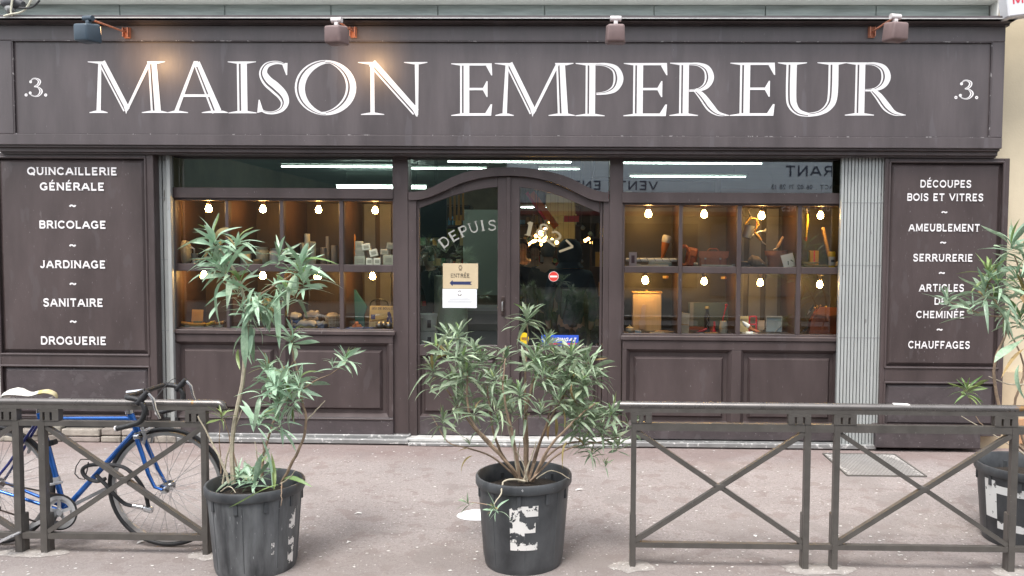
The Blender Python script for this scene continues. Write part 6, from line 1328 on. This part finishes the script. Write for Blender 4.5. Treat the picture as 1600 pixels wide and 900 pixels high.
for s_ in (-1, 1):
    W2 = .20*s_
    pts = [bc, bc+Vector((0,W2*.8,0)), bc+Vector((.02,W2,-.0)), bc+Vector((.075,W2,-.012)), bc+Vector((.105,W2,-.06)), bc+Vector((.085,W2,-.12)), bc+Vector((.03,W2,-.145)), bc+Vector((-.05,W2,-.165))]
    pts = [Vector(p[:3]) for p in smooth_pts([tuple(p) for p in pts], 4)]
    tb('handlebar', pts, .0145, M['tape'], 10); MB().lathe([(0,-.006),(.016,-.004),(.016,.004),(0,.006)], c=pts[-1], n=12, M=Matrix.Rotation(R(78),3,'Y')).build('bar_plug', M['lampwhite'], bike)
    hd = bc+Vector((.10,W2,-.01)); MB().tube([hd+Vector((-.035,0,-.02)), hd+Vector((.0,0,.015)), hd+Vector((.022,0,.045))], [.016,.018,.012], 10).build('brake_hood', M['rubber'], bike)
    MB().tube([hd+Vector((.022,0,.035)), hd+Vector((.05,0,.005)), hd+Vector((.062,0,-.05)), hd+Vector((.085,0,-.10))], [.008,.009,.008,.006], 8).build('brake_lever', M['chrome'], bike)
    tb('brake_cable', [tuple(x) for x in smooth_pts([tuple(hd+Vector((.0,0,.02))), tuple(hd+Vector((-.03,-W2*.3,.05))), tuple(q(232,640)), tuple(q(226,672))], 5)], .0022, M['rubber'], 5)
# saddle
sp_ = smooth_pts([(10.5,619.5,.03,.012),(14,615,.062,.022),(24,611.5,.070,.026),(36,613.5,.045,.022),(50,616,.026,.018),(62,613,.020,.018),(75,611.5,.022,.018),(86,615,.018,.014),(89,620,.008,.008)], 3)
k = 10; vs = []; fs = []
for (u, v, hw, hh) in sp_:
    c_ = q(u, v)
    for j in range(k): a = 2*math.pi*j/k; vs.append(c_+Vector((0, hw*math.cos(a), hh*(math.sin(a) if math.sin(a) > 0 else .4*math.sin(a))-.006)))
for i in range(len(sp_)-1):
    for j in range(k): fs.append((i*k+j, (i+1)*k+j, (i+1)*k+(j+1) % k, i*k+(j+1) % k))
fs += [tuple(range(k)), tuple(reversed(range((len(sp_)-1)*k, len(sp_)*k)))]
nose = len(sp_)*k
sm = mat('worn_saddle_white', (.66,.64,.58), .6, var=.12, scale=20)
MB().add(vs[:16*k], [f for f in fs[:-2] if max(f) < 16*k]+[tuple(range(k))], True).build('saddle', sm, bike)
MB().add(vs[15*k:], [tuple(i-15*k for i in f) for f in fs[:-2] if min(f) >= 15*k]+[tuple(i-15*k for i in fs[-1])], True).build('saddle_nose', mat('worn_saddle_yellow',(.58,.48,.14),.6,c2=(.45,.40,.30),scale=30,var=.2), bike)
tb('seat_post', [ST_, q(58,624)], .0125, M['chrome']); tb('saddle_rail', [q(20,618), q(34,628), q(66,628), q(82,620)], .004, M['chrome'], 6)
# drivetrain
def ring(c_, r0_, r1_, th, m, nm, n=44, teeth=False, y=0):
    mb = MB(); vs = []; fs = []
    for i in range(n):
        a = 2*math.pi*i/n; ro = r1_*(1 if not teeth or i % 2 else .955)
        for r__, yy in ((r0_,-th/2),(ro,-th/2),(ro,th/2),(r0_,th/2)): vs.append((c_.x+r__*math.cos(a), y+yy, c_.z+r__*math.sin(a)))
    for i in range(n):
        j = (i+1) % n
        for a, b in ((0,1),(1,2),(2,3),(3,0)): fs.append((i*4+a, j*4+a, j*4+b, i*4+b))
    return mb.add(vs, fs).build(nm, m, bike)
ring(BBk, .072, .096, .003, M['silver'], 'chainring', 88, True, -.045); ring(BBk, .055, .078, .003, M['silver'], 'inner_chainring', 64, True, -.037)
ring(BBk, .093, .101, .006, M['rubber'], 'chain_wrap', 60, False, -.045)
sdr = MB()
for i in range(5): a = R(90+72*i); sdr.bar(BBk+Vector((0,-.045,0)), BBk+Vector((.076*math.cos(a),-.045,.076*math.sin(a))), .018, .006, up=(0,1,0))
sdr.lathe([(0,-.01),(.022,-.01),(.024,.01),(0,.01)], c=BBk+Vector((0,-.05,0)), n=16, M=Matrix.Rotation(R(90),3,'X')); sdr.build('spider', M['silver'], bike)
cr = q(46, 824); cr.y = -.065; MB().bar(BBk+Vector((0,-.06,0)), cr, .020, .012, up=(0,1,0)).build('crank_arm', M['silver'], bike)
cr2 = BBk*2-cr; cr2.y = .065; MB().bar(BBk+Vector((0,.05,0)), cr2, .020, .012, up=(0,1,0)).build('crank_arm', M['silver'], bike)
for c_, s_ in ((cr,-1),(cr2,1)):
    pd = MB(); cc = c_+Vector((0,s_*(.085 if s_ < 0 else .055),0))
    for a, b in (((-.04,-.035,0),(.04,-.035,0)),((-.04,.035,0),(.04,.035,0)),((-.04,-.035,0),(-.04,.035,0)),((.04,-.035,0),(.04,.035,0))): pd.bar(cc+Matrix.Rotation(R(-25),3,'Y')@Vector(a), cc+Matrix.Rotation(R(-25),3,'Y')@Vector(b), .018, .008)
    pd.tube([c_, cc+Vector((0,s_*.04,0))], .009, 8); pd.build('pedal', M['silver'], bike)
ch = MB(); tp = BBk+Vector((0,-.045,.098)); bt = BBk+Vector((0,-.045,-.098)); rc = HR+Vector((0,-.045,.035)); rd_ = HR+Vector((.03,-.045,-.12))
ch.bar(tp, rc, .005, .008); ch.bar(bt, rd_, .005, .008); ch.build('chain', simple('chain_dark',(.10,.08,.07),.4,metal=.6), bike)
for k_, r__ in enumerate((.052,.046,.040,.034,.028)): ring(HR, .012, r__, .002, simple('cog_steel',(.14,.13,.13),.4,metal=.7), 'cog', 36, True, -.036-.004*k_)
MB().lathe([(0,-.006),(.026,-.005),(.026,.005),(0,.006)], c=rd_, n=14, M=Matrix.Rotation(R(90),3,'X')).build('jockey_wheel', M['rubber'], bike); MB().bar(HR+Vector((.01,-.055,-.02)), rd_+Vector((0,-.006,0)), .02, .008, up=(0,1,0)).build('derailleur', M['silver'], bike)
fd = q(95, 752); MB().obox(fd+Vector((0,-.04,0)), .075, .012, .014, Matrix.Rotation(R(-12),3,'Y'), .003).build('front_derailleur', M['silver'], bike); tb('derailleur_clamp', [q(88,745), q(90,756)], .019, M['silver'])
MB().obox(q(80,692), .05, .045, .03, Matrix.Rotation(R(-14),3,'Y'), .006).build('lamp_bracket', M['rubber'], bike)
# brakes
MB().tube([q(226,668)+Vector((0,-.03,.02)), q(232,678)+Vector((0,-.035,0)), q(229,692)+Vector((0,-.03,0))], [.007,.010,.006], 8).build('brake_caliper', M['silver'], bike); MB().tube([q(228,668)+Vector((0,.03,.02)), q(234,680)+Vector((0,.035,0)), q(232,694)+Vector((0,.03,0))], [.007,.010,.006], 8).build('brake_caliper', M['silver'], bike); MB().obox(q(231,672), .03, .09, .018, None, .005).build('brake_bridge', M['silver'], bike)
MB().tube([q(40,690), q(48,700), q(44,708)], [.010,.014,.008], 8).build('rear_brake', M['silver'], bike)
tb('bottle_cage', [tuple(p) for p in smooth_pts([tuple(q(148,720,yb-.03)), tuple(q(126,718,yb-.06)), tuple(q(117,740,yb-.06)), tuple(q(132,749,yb-.05)), tuple(q(138,722,yb-.06))], 2)], .003, M['rubber'], 6)
# cable lock round bicycle and barrier
lk_ = empty('cable_lock', tuple(P(190,750,yb-.06)), label='thick black cable lock looped through the bicycle frame', cat='lock'); lo = lk_.location
lp = [(165,748),(150,752),(134,745),(129,734),(140,727),(170,726),(195,731),(214,748),(226,768),(232,792)]
MB().tube([P(u, v, yb-.05)-lo for u, v in smooth_pts(lp, 5)], .0105, 8).build('cable', M['rubber'], lk_)
MB().tube([P(u, v, yb-.055)-lo for u, v in smooth_pts([(150,742),(166,758),(178,772),(195,787),(212,791)], 5)], .0105, 8).build('cable', M['rubber'], lk_)
MB().tube([P(208,790,yb-.055)-lo, P(224,793,yb-.055)-lo], .013, 10).build('ferrule', M['chrome'], lk_); MB().obox(P(232,796,yb-.055)-lo, .055, .03, .032, Matrix.Rotation(R(15),3,'Y'), .010).build('lock_body', M['chrome'], lk_)

# ================================================================ POTS
def flake_mat():
    m = bpy.data.materials.new('flaking_white_paint'); m.use_nodes = True; t = m.node_tree; N = t.nodes; L = t.links
    b = N['Principled BSDF']; b.inputs['Base Color'].default_value = (.72,.70,.67,1); b.inputs['Roughness'].default_value = .6
    tr = N.new('ShaderNodeBsdfTransparent'); mx_ = N.new('ShaderNodeMixShader'); nz = N.new('ShaderNodeTexNoise'); nz.inputs['Scale'].default_value = 17; nz.inputs['Detail'].default_value = 8; nz.inputs['Roughness'].default_value = .65
    tc = N.new('ShaderNodeTexCoord'); L.new(tc.outputs['Object'], nz.inputs['Vector']); g = N.new('ShaderNodeMath'); g.operation = 'GREATER_THAN'; g.inputs[1].default_value = .52
    L.new(nz.outputs['Fac'], g.inputs[0]); L.new(g.outputs[0], mx_.inputs[0]); L.new(b.outputs[0], mx_.inputs[1]); L.new(tr.outputs[0], mx_.inputs[2]); L.new(mx_.outputs[0], N['Material Output'].inputs[0]); return m
FLK = flake_mat()
def pot(u, ycen, vrim, rt, rb, label, marks, mark_m=None, wall='pot'):
    c_ = P(u, vrim, ycen); Hh = c_.z
    t = empty('plant_pot', (c_.x, ycen, 0), label=label, cat='plant pot', group='black plastic pots along the kerb')
    lath = lambda nm, prof, m, n=48: MB().lathe(prof, n=n).build(nm, m, t)
    rr = lambda z: rb+(rt-.012-rb)*(z/Hh)
    lath('wall', [(0,.004),(rb*.9,.004),(rb*.97,.0),(rb,.02),(rr(.035),.035),(rr(Hh-.045),Hh-.045),(rr(Hh-.045)+.004,Hh-.044)], M[wall])
    lath('rim', [(rr(Hh-.045)+.002,Hh-.050),(rt-.004,Hh-.048),(rt,Hh-.040),(rt,Hh-.008),(rt-.004,Hh),(rt-.012,Hh+.001),(rt-.018,Hh-.006),(rt-.020,Hh-.10),(rt-.03,Hh-.13)], M['pot'])
    sbm = bmesh.new(); bmesh.ops.create_circle(sbm, cap_ends=True, segments=32, radius=rt-.03); bmesh.ops.subdivide_edges(sbm, edges=sbm.edges, cuts=1)
    bmesh.ops.poke(sbm, faces=sbm.faces)
    me = bpy.data.meshes.new('soil'); sbm.to_mesh(me); sbm.free(); 
    so_ = MB(); n_ = 24; vs = [(0,0,Hh-.05)]; 
    for k in range(1,7):
        for j in range(n_): vs.append(((rt-.026)*k/6*math.cos(2*math.pi*j/n_), (rt-.026)*k/6*math.sin(2*math.pi*j/n_), Hh-.06-.012*random.random()-.025*(k/6)**2))
    fs = [(0,1+j,1+(j+1) % n_) for j in range(n_)]
    for k in range(1,6):
        for j in range(n_): a = 1+(k-1)*n_; fs.append((a+j, a+n_+j, a+n_+(j+1) % n_, a+(j+1) % n_))
    bpy.data.meshes.remove(me); so_.add(vs, fs, True).build('soil', M['soil'], t)
    # vertical ribs under the rim and thin seams
    for k in range(10):
        a = 2*math.pi*k/10+.3; z1_ = Hh-.05
        MB().obox((rr(z1_-.03)*math.cos(a)*1.005, rr(z1_-.03)*math.sin(a)*1.005, z1_-.03), .010, .022, .055, Matrix.Rotation(a,3,'Z'), .003).build('lug', M['pot'], t)
    for k in range(8):
        a = 2*math.pi*k/8+.12
        MB().tube([(rr(.04)*math.cos(a), rr(.04)*math.sin(a), .04), (rr(Hh-.06)*math.cos(a), rr(Hh-.06)*math.sin(a), Hh-.06)], .0022, 5).build('seam', M['pot'], t)
    # painted marks: bars (angle0, angle1, z0, z1), measured on the wall
    for (a0, a1, z0, z1, nm) in marks:
        mb = MB(); n = 8; vs = []
        for k in range(n+1):
            a = R(a0+(a1-a0)*k/n); 
            for z in (z0, z1): vs.append(((rr(z)+.0022)*math.cos(a), (rr(z)+.0022)*math.sin(a), z))
        mb.add(vs, [(2*k, 2*k+2, 2*k+3, 2*k+1) for k in range(n)], True).build(nm, mark_m or FLK, t)
    return t, Hh
zc1 = lambda v: P(820, v, -2.80).z
potC, HC = pot(818.5, -2.57, 739, .256, .207, 'black pot in the centre with a peeling white stencilled letter E',
   [(-103,-84,zc1(849),zc1(791),'stencil_mark'),(-84,-67,zc1(808),zc1(791),'stencil_mark'),(-84,-70,zc1(834),zc1(818),'stencil_mark'),(-84,-67,zc1(862),zc1(849.5),'stencil_mark'),(-103,-84,zc1(862),zc1(849.5),'stencil_mark')])
potL, HL = pot(399, -2.68, 751, .248, .203, 'dusty black pot at the end of the left barrier with white smears', [(-22,-10,.04,.33,'paint_smear'),(-48,-44,.12,.18,'paint_smear')], wall='potdusty')
wp = simple('fresh_white_stencil', (.72,.72,.70), .6, specks=[(30,.62,(.05,.05,.05),.9)])
zr = lambda v: P(1570, v, -2.42).z
potR, HRr = pot(1607, -2.15, 724, .285, .235, 'black pot at the right edge with a white stencilled letter behind the barrier', [(-172,-154,zr(826),zr(764),'stencil_mark'),(-154,-112,zr(784),zr(771),'stencil_mark'),(-154,-112,zr(841),zr(829),'stencil_mark')], wp)

# ================================================================ OLEANDERS
leafC = mat('leaf_centre', (.29,.41,.24), .42, var=.15, scale=12, c2=(.46,.55,.38), objrand=.32, bump=.1)
leafL = mat('leaf_left', (.26,.40,.26), .38, var=.12, scale=12, c2=(.39,.50,.36), objrand=.28)
leafY = mat('leaf_fresh', (.21,.31,.11), .38, var=.12, scale=12, objrand=.2)
leafD = mat('leaf_dry', (.34,.25,.11), .7, var=.2, scale=12, objrand=.25)
for m_ in (leafC, leafL, leafY, leafD):
    N = m_.node_tree.nodes; L = m_.node_tree.links; b = N['Principled BSDF']; tl = N.new('ShaderNodeBsdfTranslucent'); mxs = N.new('ShaderNodeMixShader'); mxs.inputs[0].default_value = .22
    L.new(b.inputs['Base Color'].links[0].from_socket, tl.inputs['Color']); L.new(b.outputs[0], mxs.inputs[1]); L.new(tl.outputs[0], mxs.inputs[2]); L.new(mxs.outputs[0], N['Material Output'].inputs[0])
stemM = mat('oleander_bark', (.24,.17,.115), .7, var=.3, scale=30, bump=.3)
stemP = mat('pale_stem', (.40,.35,.26), .6, var=.2, scale=30)
def leaf_mesh(w, droop, curl, m, name='leaf', side=0.0):
    n = 7; vs = []; fs = []
    for i in range(n+1):
        t = i/n; x = t - droop*.15*t*t; z = -droop*t*t*.5 + curl*.03*math.sin(t*5); yo = side*t*t; tw = curl*.9*t
        hw = w*1.28*(math.sin(math.pi*min(1, t*.96+.04))**.75)*(1-.25*t)
        if i == n: hw = .001
        if i == 0: hw = w*.12
        ct, st_ = math.cos(tw), math.sin(tw); vs += [(x, yo-hw*ct, z+hw*.35-hw*st_), (x, yo, z), (x, yo+hw*ct, z+hw*.35+hw*st_)]
    for i in range(n):
        a = i*3; fs += [(a, a+3, a+4, a+1), (a+1, a+4, a+5, a+2)]
    me = bpy.data.meshes.new(name); me.from_pydata(vs, [], fs); me.polygons.foreach_set('use_smooth', [True]*len(fs)); me.materials.append(m); return me
def LS(m): return [leaf_mesh(.085, .15, .5, m, side=.06), leaf_mesh(.10, .55, -.6, m, side=-.12), leaf_mesh(.075, .9, .9, m, side=.14), leaf_mesh(.095, 1.3, -.3, m, side=-.05), leaf_mesh(.065, .35, .2, m, side=.2), leaf_mesh(.055, .05, 1.3, m, side=-.16), leaf_mesh(.08, 1.7, .7, m, side=.1), leaf_mesh(.11, .3, -1.1, m, side=.03)]
SETS = {'C': LS(leafC), 'L': LS(leafL), 'Y': LS(leafY), 'D': LS(leafD)}
def plant(name, label, base, seed, setk, stems, clusters, extra=(), maxparts=295, fill=(), wm=1.0):
    rnd = random.Random(seed); bx, by, bz = base; clusters = list(clusters)
    for (fu, fv, su, sv, cnt) in fill:
        for _ in range(cnt): clusters.append((rnd.gauss(fu, su), rnd.gauss(fv, sv), rnd.uniform(-.14,.14), rnd.uniform(24,36), rnd.randint(6,10), setk, (rnd.uniform(-.5,.5), rnd.uniform(-.5,.1), rnd.uniform(.5,1.2))))
    t = empty(name, base, label=label, cat='plant', group='oleanders in pots'); B0 = Vector(base)
    for s_ in stems:
        pts, r0_, m = s_; k = len(pts)
        w = [P(u, v, by+dy)-B0 for u, v, dy in pts]; w = [Vector(p) for p in smooth_pts([tuple(p) for p in w], 4)]
        for i in range(1, len(w)-1): w[i] += Vector((rnd.uniform(-.003,.003), rnd.uniform(-.003,.003), 0))
        MB().tube(w, [r0_*(1-.6*i/(len(w)-1)) for i in range(len(w))], 6).build('stem', m, t)
    L_ = []
    def add_leaf(org, d, ln, key):
        me = SETS[key][rnd.randrange(8)]; d = d.normalized()
        side = d.cross(Vector((0,0,1)))
        if side.length < .08: side = Vector((rnd.uniform(-1,1), rnd.uniform(-1,1), 0))
        side.normalize(); up = side.cross(d); roll = rnd.uniform(-.5,.5)
        s2 = side*math.cos(roll)+up*math.sin(roll); u2 = s2.cross(d)
        if u2.z < 0: s2, u2 = -s2, -u2
        wv = rnd.uniform(.7,1.1)*wm if ln < .24 else .55
        # columns must be right handed: x=d, y, z=u2
        yv = u2.cross(d)
        mw = Matrix(((d.x*ln, yv.x*ln*wv, u2.x*ln, org.x), (d.y*ln, yv.y*ln*wv, u2.y*ln, org.y), (d.z*ln, yv.z*ln*wv, u2.z*ln, org.z), (0,0,0,1)))
        L_.append((mw, me))
    for cl in clusters:
        u, v, dy, lpx, n = cl[:5]; key = cl[5] if len(cl) > 5 else setk; ax = cl[6] if len(cl) > 6 else (0,0,1)
        y = by+dy; c_ = P(u, v, y)-B0; ln0 = lpx*1.12/1256*(y+6.8); axv = Vector(ax).normalized()
        sd_ = axv.cross(Vector((0,1,.1))).normalized(); td = sd_.cross(axv)
        n = int(n*1.35)
        for i in range(n):
            f = i/n; el = R(80)*(1-f)**.9 - R(16)*f + rnd.uniform(-.18,.18)
            az = i*2.4 + rnd.uniform(-.3,.3)
            d = axv*math.sin(el) + (sd_*math.cos(az)+td*math.sin(az))*math.cos(el)
            ky = key
            if rnd.random() < .018: ky = 'D'
            elif key != 'Y' and f < .22 and rnd.random() < .30: ky = 'Y'
            add_leaf(c_-axv*(f*ln0*.42), d, ln0*rnd.uniform(.7,1.3)*(.62+.38*min(1, f*3)), ky)
    for (u, v, dy, u2, v2, dy2, key) in extra:
        a = P(u, v, by+dy)-B0; b = P(u2, v2, by+dy2)-B0; add_leaf(a, b-a, (b-a).length, key)
    rnd.shuffle(L_)
    for mw, me in L_[:maxparts]:
        o = bpy.data.objects.new('leaf', me); col.objects.link(o); o.parent = t; o.matrix_local = mw
    if len(L_) > maxparts:
        for m_key in 'CLYD':
            vs, fs = [], []
            for mw, me in L_[maxparts:]:
                if me not in SETS[m_key]: continue
                n = len(vs); vs += [tuple(mw @ v.co) for v in me.vertices]; fs += [tuple(i+n for i in p.vertices) for p in me.polygons]
            if fs:
                o = MB(); o.v = vs; o.f = fs; o.sm = [True]*len(fs); ob_ = o.build('leaves', SETS[m_key][0].materials[0], t, recalc=False); ob_['kind'] = 'stuff'
    return t
bC = potC.location
plant('oleander', 'dense bushy pale green oleander in the centre pot', (bC.x, bC.y, HC-.06), 21, 'C',
  [([(822,752,0),(821,700,.0),(822,640,0),(835,590,0),(838,560,.0)],.013,stemM), ([(815,752,0),(790,720,.0),(750,680,.05),(720,640,.08),(692,600,.1)],.010,stemM), ([(818,752,-.05),(785,715,-.1),(765,690,-.1),(735,655,-.1),(730,600,-.1),(730,560,-.1)],.010,stemM),
   ([(826,752,.05),(840,700,.05),(862,650,0),(890,600,0),(898,570,0)],.010,stemM), ([(830,752,0),(850,720,0),(872,700,.05),(905,690,.1),(960,695,.12)],.008,stemM), ([(812,752,-.08),(805,700,-.1),(792,640,-.12),(786,600,-.12),(790,560,-.1)],.009,stemM),
   ([(812,752,0),(800,690,.05),(782,610,.1),(786,560,.1),(790,540,.1)],.008,stemP), ([(824,752,.1),(824,690,.1),(820,600,.12),(824,540,.12),(824,505,.12)],.009,stemM), ([(832,752,-.08),(858,700,-.12),(885,670,-.14),(905,650,-.12),(930,630,-.1)],.009,stemM),
   ([(815,752,.12),(770,715,.2),(730,700,.22),(700,690,.25),(675,650,.25)],.006,stemM), ([(820,752,-.15),(800,749,-.19),(786,754,-.20),(783,770,-.26),(772,788,-.3)],.007,stemP), ([(772,790,-.3),(745,786,-.26),(730,784,-.2)],.003,stemM),
   ([(838,748,.0),(862,735,0),(890,748,-.1)],.004,stemP), ([(808,750,.1),(775,690,.0),(765,640,0),(762,600,0)],.008,stemM), ([(826,750,0),(845,690,.1),(860,640,.12),(868,600,.1)],.008,stemM), ([(828,752,-.1),(880,705,-.05),(940,690,0),(975,680,0)],.006,stemM),
   ([(822,752,.1),(810,720,.1),(812,690,.1)],.006,stemP), ([(818,752,-.1),(830,715,-.1),(838,690,-.12)],.006,stemP), ([(824,752,-.12),(818,725,-.14),(806,705,-.16)],.005,stemP)],
  [(716,520,-.05,30,20),(742,545,-.02,28,18),(700,545,.05,26,14),(676,572,.0,34,18),(704,590,.05,30,16),(729,580,-.1,32,20),(752,560,.05,30,16),(765,590,.0,30,14),(722,612,-.08,28,12),(692,655,.1,30,14),(742,640,-.1,26,16),(712,630,.05,26,12),
   (824,494,.1,34,20,'C'),(855,532,.05,32,14),(790,556,.05,28,14,'C'),(838,565,.0,30,18),(868,560,.08,32,20),(892,552,.0,34,22),(915,560,.05,32,20),(885,588,-.05,32,20),(910,595,-.08,30,18),(860,600,.05,30,16),(930,585,.1,30,14),(848,585,-.12,28,14),(902,620,.0,28,16),(875,620,-.1,28,14),
   (812,612,-.12,28,20),(800,640,-.05,24,12),(778,655,-.1,24,12),(790,600,.1,28,10),(905,650,-.1,26,18),(928,655,.0,28,16),(912,690,-.05,26,16),(940,672,.05,28,16),(960,680,.0,26,14),(925,705,.05,24,12),(965,695,.1,24,10),(890,640,.08,26,12),
   (772,795,-.3,24,11,'L',(-.3,-.5,.6)),(728,784,-.18,20,8,'C',(-.6,0,.6)),(946,724,.0,18,6),(845,640,-.12,24,10),(735,690,.2,26,5,'C'),(758,612,.1,26,10),(700,520,.12,26,10)],
  [(738,712,.1,703,742-15,.1,'D'),(868,650,-.1,872,690,-.12,'D'),(880,640,-.12,885,675,-.1,'D'),(862,652,0,848,690,0,'D'),(815,540,-.15,822,578,-.2,'C'),(806,510,.0,780,512,.0,'C'),(800,540,0,770,552,0,'C'),(886,690,-.1,868,712,-.2,'D'),(805,670,-.1,797,700,-.15,'C'),(893,600,-.14,890,650,-.16,'D')], fill=((885,590,28,26,14),(722,565,24,26,10),(850,560,22,18,6),(935,655,26,22,9),(800,620,20,20,5)), wm=.74)
bL = potL.location
plant('oleander', 'tall sparse oleander in the left pot with long drooping blue green leaves', (bL.x, bL.y, HL-.06), 5, 'L',
  [([(365,756,0),(362,720,0),(366,660,0),(378,600,0),(384,550,0),(386,500,.0),(378,450,0),(360,412,0),(345,392,0)],.013,stemP), ([(384,500,0),(392,475,0),(408,460,0),(420,452,0),(455,430,0),(462,420,0)],.007,stemM),
   ([(408,750,.05),(412,710,.05),(424,670,.05),(434,640,.05),(438,600,.05)],.008,stemM), ([(440,754,0),(458,720,0),(472,690,0),(479,655,0),(472,625,0),(462,570,0),(456,540,0),(456,500,0)],.009,stemM), ([(478,658,0),(495,640,0),(508,626,0)],.005,stemP),
   ([(472,610,0),(490,596,0),(515,585,0),(538,570,0)],.005,stemM), ([(358,755,-.05),(345,720,-.05),(325,680,-.05),(309,650,-.05)],.007,stemP), ([(345,740,0),(344,700,0),(343,660,0)],.004,stemM), ([(372,735,0),(362,700,0),(352,660,0),(346,655,0)],.004,stemM),
   ([(398,756,-.05),(402,720,-.1),(398,690,-.1)],.005,stemP), ([(438,756,-.1),(450,748,-.15),(462,735,-.2)],.004,stemP), ([(440,755,-.15),(440,775,-.27),(439,790,-.29)],.003,stemM), ([(345,768,-.1),(358,760,-.15),(368,770,-.2)],.004,stemP), ([(410,752,.1),(412,700,.1),(410,690,.1)],.004,stemM),
   ([(348,756,0),(358,700,0),(378,640,0)],.006,stemP)],
  [(333,370,.0,46,15,'L',(-.25,0,1)),(352,402,.05,46,14,'L',(-.3,0,.9)),(372,378,.0,44,12,'L',(.5,0,.9)),(345,420,-.05,48,12,'L',(-.4,-.1,.5)),(375,440,.0,46,9,'L',(0,0,.4)),(437,398,.0,38,9,'L',(.2,0,1)),(470,410,.0,46,18,'L',(.3,0,1)),(472,432,-.04,48,13,'L',(0,-.1,.4)),(452,455,.02,44,9,'L',(-.3,0,.3)),
   (398,470,.0,46,10,'L',(.1,-.1,-.1)),(420,480,0,44,8,'L',(.2,0,-.3)),(385,520,0,40,7,'L',(-.3,-.1,-.2)),(457,525,.0,34,16,'L'),(541,558,.0,30,18,'L',(.4,0,1)),(520,568,0,24,5,'L'),(448,590,.05,40,14,'L'),(428,600,.0,38,14,'L',(-.2,0,1)),(470,590,.0,38,10,'L',(.3,0,1)),(440,622,-.03,36,12,'L',(0,0,.5)),(458,640,0,30,6,'L',(0,0,-.3)),
   (346,648,-.05,20,10,'Y'),(400,740,-.05,36,7,'L',(-.2,-.2,1)),(372,740,-.1,28,7,'L')],
  [(330,400,-.02,330,346,-.02,'L'),(392,505,0,394,578,-.05,'L'),(383,498,0,381,580,-.08,'L'),(432,452,0,434,548,-.05,'L'),(378,625,0,405,672,-.05,'L'),(430,760,-.1,424,680,-.05,'L'),(428,765,-.12,432,700,-.08,'Y'),(425,762,-.1,418,670,-.1,'L'),(398,760,-.1,404,705,-.1,'L'),(404,760,-.1,380,770-10,-.2,'L'),(435,757,-.2,358,794,-.34,'Y'),(440,752,0,476,734,-.1,'Y'),
   (430,672,0,476,688,.0,'L'),(440,665,0,442,700,-.05,'L'),(372,545,0,370,580,0,'Y'),(412,480,0,355,530-40,-.1,'L'),(345,470,.0,322,498,-.05,'L'),(398,450,0,360,500,-.1,'L')], fill=((445,605,22,22,8),(358,415,24,24,2),(460,440,22,24,3),(392,485,14,22,4),(438,650,14,14,4),(392,742,24,8,3)), wm=.86)
bR = potR.location
plant('oleander', 'leggy oleander in the right edge pot reaching across the trades panel', (bR.x, bR.y, HRr-.06), 8, 'L',
  [([(1603,706,0),(1572,670,0),(1555,600,0),(1556,560,0),(1572,520,0),(1566,490,0),(1545,455,0)],.011,stemM), ([(1566,495,0),(1540,492,0),(1505,480,0),(1480,470,0)],.006,stemM), ([(1606,706,.05),(1585,640,.05),(1600,570,.05),(1566,500,.05)],.009,stemM), ([(1603,706,0),(1570,680,0),(1530,660,0),(1513,620,0)],.005,stemM),
   ([(1600,710,-.1),(1570,690,-.1),(1502,650,-.1)],.006,stemP), ([(1608,700,0),(1640,560,0),(1610,470,0),(1585,400,0)],.010,stemM), ([(1610,600,0),(1575,600,0),(1545,588,0)],.006,stemP), ([(1600,530,0),(1620,480,0),(1600,440,0)],.006,stemM)],
  [(1580,378,.0,44,16),(1600,400,.05,42,14),(1545,425,.0,36,12,'Y'),(1538,450,.0,46,20),(1555,470,.05,44,14),(1560,440,0,42,12),(1480,466,-.05,30,11),(1600,455,0,44,12),(1595,495,.05,40,12),(1511,606,.0,28,18,'Y'),(1588,430,0,44,12),(1520,480,0,36,7),(1570,500,0,36,7,'L',(0,0,-.2)),(1625,420,0,44,16),(1630,500,0,44,14)],
  [(1592,570,-.05,1574,622,-.1,'L'),(1600,530,0,1545,560,-.1,'L'),(1600,545,0,1555,580,-.1,'D'),(1460,462,-.1,1492,478,0,'L'),(1580,480,0,1556,520,-.05,'L')], wm=.66)
